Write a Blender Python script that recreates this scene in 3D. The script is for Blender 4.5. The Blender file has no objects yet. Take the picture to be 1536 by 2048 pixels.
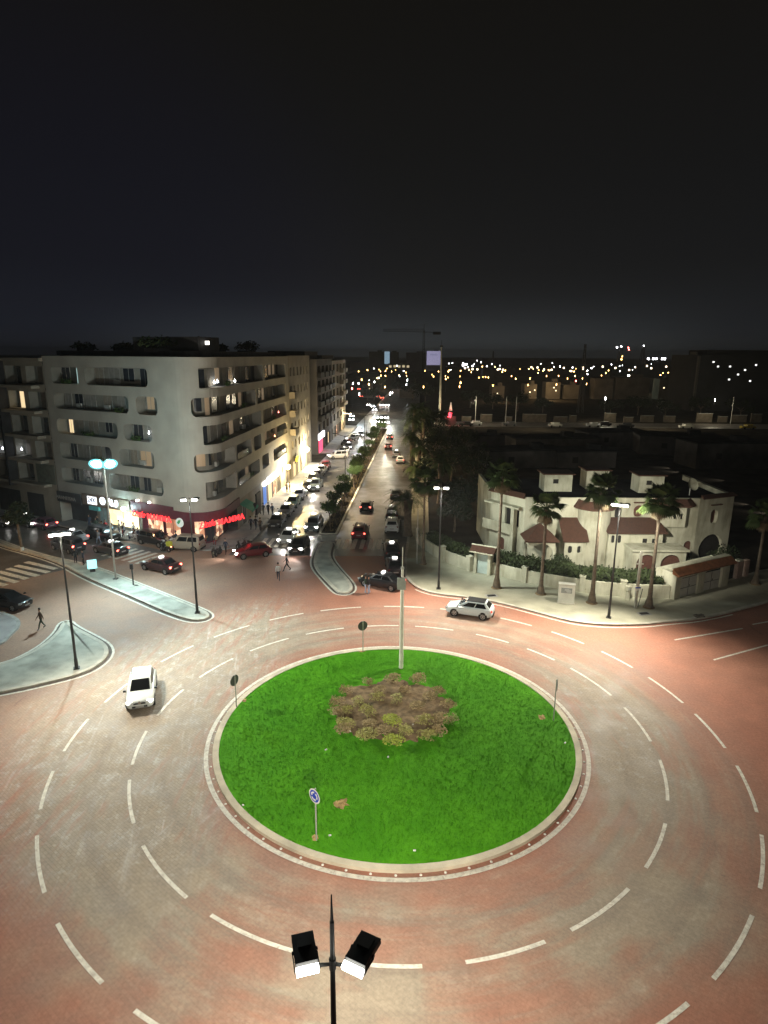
import bpy, bmesh, math, random
from mathutils import Vector, Matrix, noise
R = math.radians
random.seed(7)
S = bpy.context.scene
col = S.collection

# ------------------------------------------------------------------ camera
CAM_H, FOC, PITCH, ROLL = 22.0, 1247.65, 0.247356, -0.006103
cr, sr = math.cos(ROLL), math.sin(ROLL)
RT, DN, FW = Vector((1, 0, 0)), Vector((0, -math.sin(PITCH), -math.cos(PITCH))), Vector((0, math.cos(PITCH), -math.sin(PITCH)))
CX, CDN = cr * RT + sr * DN, -sr * RT + cr * DN
cd = bpy.data.cameras.new('camera')
cam = bpy.data.objects.new('camera', cd)
col.objects.link(cam)
cd.sensor_fit = 'VERTICAL'; cd.sensor_height = 24; cd.sensor_width = 18
cd.lens = FOC * 24 / 2048
cd.clip_start = 0.1; cd.clip_end = 9000
M = Matrix.Identity(4)
for i, v in enumerate((CX, -CDN, -FW)):
    for k in range(3): M[k][i] = v[k]
M[2][3] = CAM_H
cam.matrix_world = M
S.camera = cam

def at(px, py, z=0.0):
    """point of the world plane of height z seen at a pixel of the photograph"""
    u, v = (px - 768) / FOC, (py - 1024) / FOC
    d = CX * u + CDN * v + FW
    t = (z - CAM_H) / d.z
    return Vector((d.x * t, d.y * t, z))

# ------------------------------------------------------------------ night sky
W = bpy.data.worlds.new('World'); S.world = W; W.use_nodes = True
nt = W.node_tree; nt.nodes.clear()
def N(t, **k):
    n = nt.nodes.new(t)
    for a, b in k.items(): setattr(n, a, b)
    return n
out = N('ShaderNodeOutputWorld'); bg = N('ShaderNodeBackground'); tc = N('ShaderNodeTexCoord')
sep = N('ShaderNodeSeparateXYZ'); nt.links.new(tc.outputs['Generated'], sep.inputs[0])
ramp = N('ShaderNodeValToRGB'); cr_ = ramp.color_ramp
SKY = [(0.0, (.0175, .0190, .0205)), (.04, (.0130, .0145, .0172)), (.12, (.0092, .0095, .0104)), (.25, (.0080, .0080, .0082)), (.45, (.0072, .0066, .0056))]
while len(cr_.elements) < len(SKY): cr_.elements.new(.5)
for e, (p, c) in zip(cr_.elements, SKY): e.position = p; e.color = (*c, 1)
nt.links.new(sep.outputs['Z'], ramp.inputs[0])
# glow of the far town low over the end of the street
dot = N('ShaderNodeVectorMath', operation='DOT_PRODUCT'); dot.inputs[1].default_value = Vector((.02, 1, .0)).normalized()
nt.links.new(tc.outputs['Generated'], dot.inputs[0])
mr = N('ShaderNodeMapRange'); mr.inputs[1].default_value = .86; mr.inputs[2].default_value = 1.0; mr.inputs[3].default_value = 0; mr.inputs[4].default_value = 1; mr.interpolation_type = 'SMOOTHERSTEP'
nt.links.new(dot.outputs['Value'], mr.inputs[0])
mx = N('ShaderNodeMix', data_type='RGBA', blend_type='ADD'); mx.inputs[7].default_value = (.026, .031, .033, 1)
fal = N('ShaderNodeMapRange'); fal.interpolation_type = 'SMOOTHERSTEP'; fal.inputs[1].default_value = .11; fal.inputs[2].default_value = -.03
nt.links.new(sep.outputs['Z'], fal.inputs[0])
mg = N('ShaderNodeMath', operation='MULTIPLY'); nt.links.new(mr.outputs[0], mg.inputs[0]); nt.links.new(fal.outputs[0], mg.inputs[1])
nt.links.new(mg.outputs[0], mx.inputs[0]); nt.links.new(ramp.outputs[0], mx.inputs[6])
# bluish cast over the left-hand roofs
dot2 = N('ShaderNodeVectorMath', operation='DOT_PRODUCT'); dot2.inputs[1].default_value = Vector((-.50, 1, .0)).normalized()
nt.links.new(tc.outputs['Generated'], dot2.inputs[0])
mr2 = N('ShaderNodeMapRange'); mr2.inputs[1].default_value = .84; mr2.inputs[2].default_value = 1.0; mr2.interpolation_type = 'SMOOTHERSTEP'
nt.links.new(dot2.outputs['Value'], mr2.inputs[0])
mx2 = N('ShaderNodeMix', data_type='RGBA', blend_type='ADD'); mx2.inputs[7].default_value = (-.002, .0, .004, 1)
nt.links.new(mr2.outputs[0], mx2.inputs[0]); nt.links.new(mx.outputs[2], mx2.inputs[6])
nt.links.new(mx2.outputs[2], bg.inputs[0]); bg.inputs[1].default_value = .74
nt.links.new(bg.outputs[0], out.inputs[0])

S.view_settings.view_transform = 'Standard'; S.view_settings.look = 'None'
S.view_settings.exposure = 0.18; S.view_settings.gamma = 1.0
S.cycles.use_denoising = True
S.cycles.max_bounces = 6; S.cycles.diffuse_bounces = 3; S.cycles.glossy_bounces = 3
S.cycles.sample_clamp_indirect = 3.0; S.cycles.sample_clamp_direct = 0
S.cycles.caustics_reflective = False; S.cycles.caustics_refractive = False

POWER = 1.0
COOL, CREAM, CYAN = (.94, 1.0, .92), (1.0, .93, .78), (.70, .96, 1.0)
def spot(name, loc, target, watt, colour, cone=150, blend=.9, rad=.25, parent=None):
    l = bpy.data.lights.new(name, 'SPOT'); l.energy = watt * POWER; l.color = colour
    l.spot_size = R(cone); l.spot_blend = blend; l.shadow_soft_size = rad
    o = bpy.data.objects.new(name, l); col.objects.link(o)
    o.location = loc
    o.rotation_euler = (Vector(target) - Vector(loc)).to_track_quat('-Z', 'Y').to_euler()
    if parent:
        o.parent = parent
        o.matrix_parent_inverse = Matrix.LocRotScale(parent.location, parent.rotation_euler, parent.scale).inverted()
    return o
def bulb(name, loc, watt, colour, rad=.2, parent=None):
    l = bpy.data.lights.new(name, 'POINT'); l.energy = watt * POWER; l.color = colour; l.shadow_soft_size = rad
    o = bpy.data.objects.new(name, l); col.objects.link(o); o.location = loc
    if parent:
        o.parent = parent
        o.matrix_parent_inverse = Matrix.LocRotScale(parent.location, parent.rotation_euler, parent.scale).inverted()
    return o

# ------------------------------------------------------------------ materials
MATS = {}
def nodes(m):
    m.use_nodes = True
    return m.node_tree, m.node_tree.nodes['Principled BSDF']
def mat(name, c, rough=.8, var=.25, scale=2.0, c2=None, metal=0.0, spec=.3, bump=0.0, bscale=40, detail=6, coat=0):
    if name in MATS: return MATS[name]
    m = bpy.data.materials.new(name); t, b = nodes(m)
    b.inputs['Roughness'].default_value = rough; b.inputs['Metallic'].default_value = metal
    b.inputs['Specular IOR Level'].default_value = spec
    if coat: b.inputs['Coat Weight'].default_value = coat
    tc = t.nodes.new('ShaderNodeTexCoord')
    no = t.nodes.new('ShaderNodeTexNoise'); no.inputs['Scale'].default_value = scale; no.inputs['Detail'].default_value = detail
    t.links.new(tc.outputs['Object'], no.inputs['Vector'])
    rp = t.nodes.new('ShaderNodeValToRGB')
    ca = [x * (1 - var) for x in c]; cb = list(c2) if c2 else [min(1, x * (1 + var)) for x in c]
    rp.color_ramp.elements[0].position = .32; rp.color_ramp.elements[1].position = .68
    rp.color_ramp.elements[0].color = (*ca, 1); rp.color_ramp.elements[1].color = (*cb, 1)
    t.links.new(no.outputs['Fac'], rp.inputs[0]); t.links.new(rp.outputs[0], b.inputs['Base Color'])
    if bump:
        n2 = t.nodes.new('ShaderNodeTexNoise'); n2.inputs['Scale'].default_value = bscale
        t.links.new(tc.outputs['Object'], n2.inputs['Vector'])
        bp = t.nodes.new('ShaderNodeBump'); bp.inputs['Strength'].default_value = bump; bp.inputs['Distance'].default_value = .05
        t.links.new(n2.outputs['Fac'], bp.inputs['Height']); t.links.new(bp.outputs[0], b.inputs['Normal'])
    MATS[name] = m
    return m
def glow(name, c, strength):
    if name in MATS: return MATS[name]
    m = bpy.data.materials.new(name); t, b = nodes(m)
    b.inputs['Base Color'].default_value = (*[x * .4 for x in c], 1)
    b.inputs['Emission Color'].default_value = (*c, 1); b.inputs['Emission Strength'].default_value = strength
    MATS[name] = m
    return m
def objcol(name, rough=.3, metal=0.0, coat=.5, emit=0.0, spec=.5, var=0.0):
    """colour (and, for lamps, how strongly they are lit) comes from the object"""
    m = bpy.data.materials.new(name); t, b = nodes(m)
    oi = t.nodes.new('ShaderNodeObjectInfo')
    src = oi.outputs['Color']
    if var:
        tc = t.nodes.new('ShaderNodeTexCoord'); no = t.nodes.new('ShaderNodeTexNoise'); no.inputs['Scale'].default_value = 3
        t.links.new(tc.outputs['Object'], no.inputs['Vector'])
        mm = t.nodes.new('ShaderNodeMapRange'); mm.inputs[3].default_value = 1 - var; mm.inputs[4].default_value = 1 + var
        t.links.new(no.outputs['Fac'], mm.inputs[0])
        vm = t.nodes.new('ShaderNodeVectorMath'); vm.operation = 'SCALE'
        t.links.new(src, vm.inputs[0]); t.links.new(mm.outputs[0], vm.inputs['Scale']); src = vm.outputs[0]
    t.links.new(src, b.inputs['Base Color'])
    b.inputs['Roughness'].default_value = rough; b.inputs['Metallic'].default_value = metal; b.inputs['Coat Weight'].default_value = coat
    b.inputs['Specular IOR Level'].default_value = spec
    if emit:
        mu = t.nodes.new('ShaderNodeMath'); mu.operation = 'MULTIPLY'; mu.inputs[1].default_value = emit
        t.links.new(oi.outputs['Alpha'], mu.inputs[0]); t.links.new(mu.outputs[0], b.inputs['Emission Strength'])
        t.links.new(oi.outputs['Color'], b.inputs['Emission Color'])
    MATS[name] = m
    return m

# ------------------------------------------------------------------ mesh builder
class MB:
    def __init__(s): s.v = []; s.f = []; s.mi = []
    def face(s, pts, m=0):
        n = len(s.v); s.v += [tuple(p) for p in pts]; s.f.append(tuple(range(n, n + len(pts)))); s.mi.append(m)
    def add(s, vs, fs, m=0):
        n = len(s.v); s.v += [tuple(p) for p in vs]
        for f in fs: s.f.append(tuple(i + n for i in f)); s.mi.append(m)
    def box(s, cx, cy, cz, sx, sy, sz, rz=0.0, m=0, ry=0.0, rx=0.0):
        mt = Matrix.Translation((cx, cy, cz)) @ Matrix.Rotation(rz, 4, 'Z') @ Matrix.Rotation(ry, 4, 'Y') @ Matrix.Rotation(rx, 4, 'X')
        vs = [mt @ Vector((x * sx / 2, y * sy / 2, z * sz / 2)) for x in (-1, 1) for y in (-1, 1) for z in (-1, 1)]
        s.add(vs, [(0, 1, 3, 2), (4, 6, 7, 5), (0, 4, 5, 1), (2, 3, 7, 6), (0, 2, 6, 4), (1, 5, 7, 3)], m)
    def cyl(s, p0, p1, r0, r1=None, n=10, m=0, cap=True):
        r1 = r0 if r1 is None else r1
        p0, p1 = Vector(p0), Vector(p1); d = (p1 - p0).normalized()
        a = d.orthogonal().normalized(); b = d.cross(a)
        vs = []
        for p, r in ((p0, r0), (p1, r1)):
            for i in range(n):
                t = 2 * math.pi * i / n; vs.append(p + a * (r * math.cos(t)) + b * (r * math.sin(t)))
        fs = [(i, (i + 1) % n, n + (i + 1) % n, n + i) for i in range(n)]
        if cap: fs += [tuple(range(n - 1, -1, -1)), tuple(range(n, 2 * n))]
        s.add(vs, fs, m)
    def tube(s, pts, rads, n=6, m=0):
        for i in range(len(pts) - 1): s.cyl(pts[i], pts[i + 1], rads[i], rads[i + 1], n, m, cap=(i == 0 or i == len(pts) - 2))
    def lathe(s, prof, n=16, c=(0, 0), m=0):
        vs = []
        for r, z in prof:
            for i in range(n):
                t = 2 * math.pi * i / n; vs.append((c[0] + r * math.cos(t), c[1] + r * math.sin(t), z))
        fs = []
        for k in range(len(prof) - 1):
            fs += [(k * n + i, k * n + (i + 1) % n, (k + 1) * n + (i + 1) % n, (k + 1) * n + i) for i in range(n)]
        s.add(vs, fs, m)
    def prism(s, poly, z0, z1, m=0, mtop=None):
        n = len(poly)
        a = sum(poly[i][0] * poly[(i + 1) % n][1] - poly[(i + 1) % n][0] * poly[i][1] for i in range(n))
        if a < 0: poly = poly[::-1]
        vs = [(p[0], p[1], z0) for p in poly] + [(p[0], p[1], z1) for p in poly]
        s.add(vs, [(i, (i + 1) % n, n + (i + 1) % n, n + i) for i in range(n)], m)
        s.add([(p[0], p[1], z1) for p in poly], [tuple(range(n))], m if mtop is None else mtop)
    def ball(s, c, r, n=8, k=5, m=0, sz=1.0):
        prof = [(r * math.sin(math.pi * i / k) + 1e-4, c[2] - sz * r * math.cos(math.pi * i / k)) for i in range(k + 1)]
        s.lathe(prof, n, (c[0], c[1]), m)
    def build(s, name, mats, parent=None, smooth=None, loc=None, rz=None):
        me = bpy.data.meshes.new(name); me.from_pydata(s.v, [], s.f)
        for x in (mats if isinstance(mats, (list, tuple)) else [mats]): me.materials.append(x)
        me.polygons.foreach_set('material_index', s.mi)
        if smooth is not None:
            bm = bmesh.new(); bm.from_mesh(me); bmesh.ops.remove_doubles(bm, verts=bm.verts, dist=1e-4)
            bmesh.ops.recalc_face_normals(bm, faces=bm.faces); bm.to_mesh(me); bm.free()
            me.polygons.foreach_set('use_smooth', [True] * len(me.polygons)); me.set_sharp_from_angle(angle=R(smooth))
        me.update()
        o = bpy.data.objects.new(name, me); col.objects.link(o)
        if parent is not None: o.parent = parent
        if loc is not None: o.location = loc
        if rz is not None: o.rotation_euler = (0, 0, rz)
        return o

def tag(o, label, cat, group=None, kind=None):
    if label: o['label'] = label
    if cat: o['category'] = cat
    if group: o['group'] = group
    if kind: o['kind'] = kind
    return o
def struct(o): o['kind'] = 'structure'; return o
def thing(name, label, cat, loc=(0, 0, 0), rz=0.0, group=None):
    o = bpy.data.objects.new(name, None); col.objects.link(o); o.empty_display_size = .3
    o.location = loc; o.rotation_euler = (0, 0, rz)
    return tag(o, label, cat, group)
def copy_tree(o, parent=None):
    c = o.copy(); col.objects.link(c)
    if parent is not None: c.parent = parent
    for ch in list(KIDS.get(o.name, [])): copy_child(ch, c)
    return c
KIDS = {}
def copy_child(o, parent):
    c = o.copy(); col.objects.link(c); c.parent = parent
    KIDS.setdefault(parent.name, []).append(c)
    for ch in list(KIDS.get(o.name, [])): copy_child(ch, c)
    return c
def index_kids(root):
    for o in list(bpy.data.objects):
        if o.parent is not None:
            L = KIDS.setdefault(o.parent.name, [])
            if o not in L: L.append(o)
def text_mesh(body, size, depth=.04, shear=0.0, bold=0.0, space=1.0):
    cu = bpy.data.curves.new('lettering', 'FONT'); cu.body = body; cu.size = size; cu.extrude = depth; cu.shear = shear
    cu.offset = bold; cu.align_x = 'CENTER'; cu.align_y = 'CENTER'; cu.space_character = space; cu.resolution_u = 3
    o = bpy.data.objects.new('lettering_curve', cu); col.objects.link(o)
    dg = bpy.context.evaluated_depsgraph_get()
    me = bpy.data.meshes.new_from_object(o.evaluated_get(dg)); bpy.data.objects.remove(o)
    return me
def lettering(name, body, size, loc, ang, material, parent, **k):
    """upright lettering on a wall whose outward direction is ang (radians from +X)"""
    me = text_mesh(body, size, **k); me.materials.clear(); me.materials.append(material)
    o = bpy.data.objects.new(name, me); col.objects.link(o)
    o.matrix_local = Matrix.Translation(loc) @ Matrix.Rotation(ang + math.pi / 2, 4, 'Z') @ Matrix.Rotation(math.pi / 2, 4, 'X')
    if parent is not None: o.parent = parent
    return o
def smooth_poly(P, k=2):
    for _ in range(k):
        Q = []
        for i in range(len(P)):
            a, b = P[i], P[(i + 1) % len(P)]
            Q += [(a[0] * .75 + b[0] * .25, a[1] * .75 + b[1] * .25), (a[0] * .25 + b[0] * .75, a[1] * .25 + b[1] * .75)]
        P = Q
    return P
def smooth_line(P, k=2):
    for _ in range(k):
        Q = [P[0]]
        for i in range(len(P) - 1):
            a, b = P[i], P[i + 1]
            Q += [(a[0] * .75 + b[0] * .25, a[1] * .75 + b[1] * .25), (a[0] * .25 + b[0] * .75, a[1] * .25 + b[1] * .75)]
        P = Q + [P[-1]]
    return P
def area2(P): return sum(P[i][0] * P[(i + 1) % len(P)][1] - P[(i + 1) % len(P)][0] * P[i][1] for i in range(len(P)))
def offset_poly(P, d, closed=True):
    """move the outline to its left by d"""
    n = len(P); Q = []
    for i in range(n):
        a = P[i - 1] if (closed or i > 0) else P[i]; b = P[i]; c = P[(i + 1) % n] if (closed or i < n - 1) else P[i]
        t = Vector((c[0] - a[0], c[1] - a[1])).normalized(); Q.append((b[0] - t.y * d, b[1] + t.x * d))
    return Q
def band(mb, P, w0, w1, z0, z1, m=0, closed=True):
    """a strip with an upstanding face between offsets w0 (outer, at z0..z1) and w1"""
    A, B = offset_poly(P, w0, closed), offset_poly(P, w1, closed)
    n = len(P)
    for i in range(n if closed else n - 1):
        j = (i + 1) % n
        mb.face([(*A[i], z1), (*A[j], z1), (*B[j], z1), (*B[i], z1)], m)
        if z1 - z0 > .01:
            mb.face([(*A[i], z0), (*A[j], z0), (*A[j], z1), (*A[i], z1)], m)
            mb.face([(*B[j], z0), (*B[i], z0), (*B[i], z1), (*B[j], z1)], m)
# ------------------------------------------------------------------ ground and roads
C0 = Vector((.825, 33.3))
def road_mat(name, red, grey, redness, brick=True, rough=.72, circ=True):
    m = bpy.data.materials.new(name); t, b = nodes(m); L = t.links.new
    def nn(k, **kw):
        x = t.nodes.new(k)
        for a, v in kw.items(): setattr(x, a, v)
        return x
    def math_(op, a, c=None, clamp=False):
        x = nn('ShaderNodeMath', operation=op, use_clamp=clamp)
        for i, q in enumerate((a, c)):
            if q is None: continue
            if isinstance(q, (int, float)): x.inputs[i].default_value = q
            else: L(q, x.inputs[i])
        return x.outputs[0]
    def noise_(vec, sc, det=5, rg=.6):
        x = nn('ShaderNodeTexNoise'); x.inputs['Scale'].default_value = sc; x.inputs['Detail'].default_value = det; x.inputs['Roughness'].default_value = rg
        L(vec, x.inputs['Vector']); return x.outputs['Fac']
    def rng(v, a, c, d=0.0, e=1.0):
        x = nn('ShaderNodeMapRange'); x.interpolation_type = 'SMOOTHSTEP'
        for i, q in enumerate((a, c, d, e)): x.inputs[i + 1].default_value = q
        L(v, x.inputs[0]); return x.outputs[0]
    def mixc(f, a, c, mode='MIX'):
        x = nn('ShaderNodeMix', data_type='RGBA', blend_type=mode)
        if isinstance(f, (int, float)): x.inputs[0].default_value = f
        else: L(f, x.inputs[0])
        for i, q in ((6, a), (7, c)):
            if isinstance(q, tuple): x.inputs[i].default_value = (*q, 1)
            else: L(q, x.inputs[i])
        return x.outputs[2]
    tc = nn('ShaderNodeTexCoord'); P = tc.outputs['Object']
    big = noise_(P, .11, 4); mid = noise_(P, .55, 6); fine = noise_(P, 6.0, 6, .7)
    f = rng(big, .30, .74)
    if circ:
        sub = nn('ShaderNodeVectorMath', operation='SUBTRACT'); L(P, sub.inputs[0]); sub.inputs[1].default_value = (C0.x, C0.y, 0)
        sx = nn('ShaderNodeSeparateXYZ'); L(sub.outputs[0], sx.inputs[0])
        ln = nn('ShaderNodeVectorMath', operation='LENGTH'); L(sub.outputs[0], ln.inputs[0]); r = ln.outputs['Value']
        ang = math_('ARCTAN2', sx.outputs[1], sx.outputs[0])
        cv = nn('ShaderNodeCombineXYZ'); L(math_('MULTIPLY', r, 1.1), cv.inputs[0]); L(math_('MULTIPLY', ang, 2.2), cv.inputs[1])
        arcs = noise_(cv.outputs[0], 1.0, 6, .65)
        lane = math_('MULTIPLY', rng(r, 10.6, 13.0), rng(r, 21.5, 15.5))
        # straight tyre tracks crossing the ring on the left-hand side
        mp = nn('ShaderNodeMapping', vector_type='TEXTURE'); mp.inputs['Rotation'].default_value = (0, 0, R(84)); mp.inputs['Scale'].default_value = (4.5, .5, 1); L(P, mp.inputs['Vector'])
        tr = noise_(mp.outputs[0], 1.0, 6, .65)
        side = rng(sx.outputs[0], -6.0, -11.5)
        side = math_('MULTIPLY', side, rng(r, 27, 18)); side = math_('MULTIPLY', side, rng(sx.outputs[1], -15, -8))
        east = math_('MULTIPLY', rng(sx.outputs[0], 9.0, 12.0), math_('MULTIPLY', rng(r, 17.5, 14.0), rng(sx.outputs[1], 11, 4)))
        east = math_('MULTIPLY', east, rng(sx.outputs[1], -9, -3))
        worn = math_('MAXIMUM', math_('MULTIPLY', side, rng(tr, .32, .58)), math_('MULTIPLY', east, rng(arcs, .34, .55)))
        f = math_('MULTIPLY', math_('ADD', math_('MULTIPLY', f, .75), .22), math_('ADD', math_('MULTIPLY', lane, .70), .16))
        sth = math_('MULTIPLY', rng(sx.outputs[1], -6, -16), rng(r, 32, 16)); f = math_('ADD', f, math_('MULTIPLY', math_('MULTIPLY', sth, rng(big, .42, .62)), .6), True)
        f = math_('ADD', f, math_('MULTIPLY', lane, math_('MULTIPLY', rng(arcs, .42, .62), .38)))
        west = math_('MULTIPLY', rng(sx.outputs[0], -9.0, -22.0), rng(sx.outputs[1], -8, 3)); f = math_('ADD', f, math_('MULTIPLY', west, .45), True)
        f = math_('ADD', f, math_('MULTIPLY', worn, .75), True)
        marks = math_('MAXIMUM', math_('MULTIPLY', rng(arcs, .56, .74), lane), math_('MULTIPLY', worn, rng(tr, .5, .66)))
    c = mixc(math_('MULTIPLY', f, 1 - redness, True) if redness else f, red, grey)
    c = mixc(1.0, c, mixc(rng(mid, .3, .75), (.86, .86, .86), (1.08, 1.07, 1.05)), 'MULTIPLY')
    c = mixc(1.0, c, mixc(rng(fine, .3, .75), (.84, .84, .84), (1.12, 1.12, 1.12)), 'MULTIPLY')
    if circ:
        dust = nn('ShaderNodeMath', operation='MULTIPLY'); L(worn, dust.inputs[0]); L(rng(noise_(P, 1.4, 8, .75), .52, .66), dust.inputs[1])
        c = mixc(math_('MULTIPLY', dust.outputs[0], .7), c, (.54, .51, .46))
        streak = math_('MULTIPLY', math_('MULTIPLY', rng(arcs, .50, .66), lane), rng(noise_(P, 2.2, 7, .75), .46, .62)); c = mixc(math_('MULTIPLY', streak, .35), c, (.50, .44, .37))
        def tracks(rot, s1, s2):
            mq = nn('ShaderNodeMapping', vector_type='TEXTURE'); mq.inputs['Rotation'].default_value = (0, 0, R(rot)); mq.inputs['Scale'].default_value = (s1, s2, 1); L(P, mq.inputs['Vector']); return noise_(mq.outputs[0], 1.0, 7, .7)
        ta, tb = tracks(101, 7.5, .52), tracks(64, 8.0, .60)
        brk = rng(noise_(P, .9, 6, .7), .42, .58)
        wa = math_('MULTIPLY', side, math_('MULTIPLY', math_('MAXIMUM', rng(ta, .50, .68), rng(tb, .51, .70)), brk)); c = mixc(math_('MULTIPLY', wa, .50), c, (.60, .57, .53))
        wd = math_('MULTIPLY', side, math_('MAXIMUM', rng(ta, .40, .30), rng(tb, .40, .31))); c = mixc(math_('MULTIPLY', wd, .35), c, (.17, .15, .135))
        wob = math_('ADD', math_('MULTIPLY', r, 3.35), math_('MULTIPLY', mid, 2.6)); band_ = math_('MULTIPLY', rng(math_('SINE', wob), .1, .95), math_('MULTIPLY', rng(r, 11.4, 12.2), rng(r, 19.6, 18.4))); c = mixc(math_('MULTIPLY', math_('MULTIPLY', band_, rng(arcs, .35, .6)), .26), c, (.16, .12, .10))
        spots = rng(noise_(P, 1.7, 3, .5), .70, .78); c = mixc(math_('MULTIPLY', spots, .35), c, (.13, .10, .085))
        rub = math_('MULTIPLY', rng(tr, .36, .26), math_('MULTIPLY', rng(r, 14, 18), .45))
        c = mixc(rub, c, (.10, .07, .06))
    if brick:
        mp2 = nn('ShaderNodeMapping'); mp2.inputs['Rotation'].default_value = (0, 0, R(38)); L(P, mp2.inputs['Vector'])
        br = nn('ShaderNodeTexBrick'); br.inputs['Scale'].default_value = 1.0
        br.inputs['Brick Width'].default_value = .30; br.inputs['Row Height'].default_value = .15; br.inputs['Mortar Size'].default_value = .014; br.inputs['Mortar Smooth'].default_value = .6
        br.inputs['Color1'].default_value = (1.06, 1.05, 1.04, 1); br.inputs['Color2'].default_value = (.86, .87, .88, 1); br.inputs['Mortar'].default_value = (.62, .60, .58, 1)
        L(mp2.outputs[0], br.inputs['Vector']); c = mixc(math_('ADD', math_('MULTIPLY', worn, .65), .30, True), c, br.outputs['Color'], 'MULTIPLY')
    L(c, b.inputs['Base Color'])
    b.inputs['Specular IOR Level'].default_value = .35
    L(rng(mid, .3, .7, rough - .12, rough + .1), b.inputs['Roughness'])
    bp = nn('ShaderNodeBump'); bp.inputs['Strength'].default_value = .25; bp.inputs['Distance'].default_value = .02
    L(fine, bp.inputs['Height']); L(bp.outputs[0], b.inputs['Normal'])
    return m
M_PAVE = road_mat('red_block_paving', (.385, .160, .105), (.37, .305, .232), .0)
M_ASPH = road_mat('worn_asphalt', (.085, .078, .070), (.15, .14, .13), .0, brick=False, rough=.40, circ=False)
M_DIRT = mat('dry_earth', (.038, .032, .025), .95, .45, .3, spec=.0)
M_WALK = mat('pale_pavement', (.40, .385, .29), .85, .22, .5, bump=.2)
M_WALK2 = mat('grey_pavement', (.30, .30, .30), .7, .22, .6, bump=.2)
M_ISLE = mat('island_screed', (.41, .41, .35), .85, .3, .7, bump=.2)
M_KERB = mat('kerb_concrete', (.52, .49, .41), .85, .18, 1.5, bump=.15)
M_KERBG = mat('kerb_grey', (.33, .33, .31), .85, .2, 1.5)
M_LINE = mat('road_paint', (.70, .67, .58), .7, .16, 3.0)
t_, b_ = nodes(M_LINE); tc_ = t_.nodes.new('ShaderNodeTexCoord'); wn = t_.nodes.new('ShaderNodeTexNoise'); wn.inputs['Scale'].default_value = 5.5; wn.inputs['Detail'].default_value = 9; wn.inputs['Roughness'].default_value = .75; t_.links.new(tc_.outputs['Object'], wn.inputs['Vector'])
wr = t_.nodes.new('ShaderNodeMapRange'); wr.inputs[1].default_value = .30; wr.inputs[2].default_value = .50; t_.links.new(wn.outputs['Fac'], wr.inputs[0]); wm_ = t_.nodes.new('ShaderNodeMix'); wm_.data_type = 'RGBA'; wm_.inputs[6].default_value = (.36, .27, .21, 1)
t_.links.new(wr.outputs[0], wm_.inputs[0]); t_.links.new(b_.inputs['Base Color'].links[0].from_socket, wm_.inputs[7]); t_.links.new(wm_.outputs[2], b_.inputs['Base Color'])
M_WHITE = mat('white_paint', (.74, .73, .68), .55, .08, 3)

g = MB(); g.face([(-3000, -400, -.03), (3000, -400, -.03), (3000, 6000, -.03), (-3000, 6000, -.03)])
struct(g.build('ground', M_DIRT))
g = MB(); g.face([(-75, -12, 0), (95, -12, 0), (95, 84, 0), (60, 67.5, 0), (36, 56.5, 0), (27, 54.5, 0), (20, 55.5, 0), (11, 61.5, 0), (5, 69, 0), (3.5, 72, 0), (-75, 72, 0)])
struct(g.build('paved_road', M_PAVE))
def sx(y, x0=-5.95, y0=74): return x0 + .0605 * (y - y0)       # the street runs away slightly to the right
g = MB()
g.face([(-17.5, 66.8, .004), (3.2, 66.8, .004), (sx(420, 2.6), 420, .004), (sx(420, -15.9), 420, .004)])
g.face([(sx(199, -15.9), 199, .0), (sx(199, 2.6), 199, .0), (480, 188, .0), (480, 201, .0), (sx(214, 2.6), 214, 0), (sx(214, -15.9), 214, 0)])
g.face([(-29, 67.2, .004), (-24.2, 67.7, .004), (-62, 89.5, .004), (-120, 122, .004), (-140, 98, .004), (-45, 50, .004), (-32.5, 62.5, .004)])
struct(g.build('asphalt_road', M_ASPH))

M_GUT = mat('dark_gutter', (.12, .10, .085), .9, .3, 2)
def pavement(name, P, mtop, mk=M_KERB, h=.14, kw=.3, back=None, line=None):
    if area2(P) < 0: P = P[::-1]
    mb = MB(); mb.prism(offset_poly(P, kw - .02), -.02, h - .012, 0)
    struct(mb.build(name, mtop))
    kb = MB(); band(kb, P, 0, kw, -.02, h)
    if 'island' in name: band(kb, P, -.42, -.24, .006, .008, 1); band(kb, P, -.24, -.02, .004, .006, 2)
    struct(kb.build(name.replace('pavement', 'kerb').replace('island', 'kerb'), [mk, M_LINE, M_GUT]))
RK = [(2.1, 60.6), (2.7, 57.8), (3.7, 56.2), (5.1, 55.2), (8.1, 54.4), (10.5, 53.2), (12.9, 51.5), (14.9, 49.9), (16.5, 48.9), (18.7, 48.45), (22, 48.6), (23.8, 49.1), (27.7, 49.9), (35.4, 53.7), (60, 66)]
RK = smooth_line(RK, 2)
pavement('pavement_east', RK + [(61, 71), (40, 62.6), (34.2, 59.2), (27, 55.6), (20, 56.6), (11.2, 62.6), (7, 66.5), (5.4, 71), (sx(78, 5.6), 78), (sx(186, 5.6), 186), (sx(186, 2.9), 186), (sx(74, 2.9), 74), (2.3, 66)], M_WALK)
FD = Vector((-.8787, .4773)); FA = Vector((-42.9, 80.3)); T1 = Vector((-23.2, 69.6)); FN = Vector((-.4773, -.8787))
fk = lambda t, o: ((-24.5 + FD.x * t + FN.x * o), (70.3 + FD.y * t + FN.y * o))
LK = [fk(95, 1.3), fk(40, 1.3), fk(10, 1.3), fk(2, 1.35), (-21.2, 68.3), (-19.0, 68.4), (-17.0, 69.7), (-15.9, 71.6), (sx(78, -15.7), 78), (sx(125, -15.7), 125), (sx(128, -15.9), 128), (-21, 130), (-60, 132), fk(95, -30)]
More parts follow.
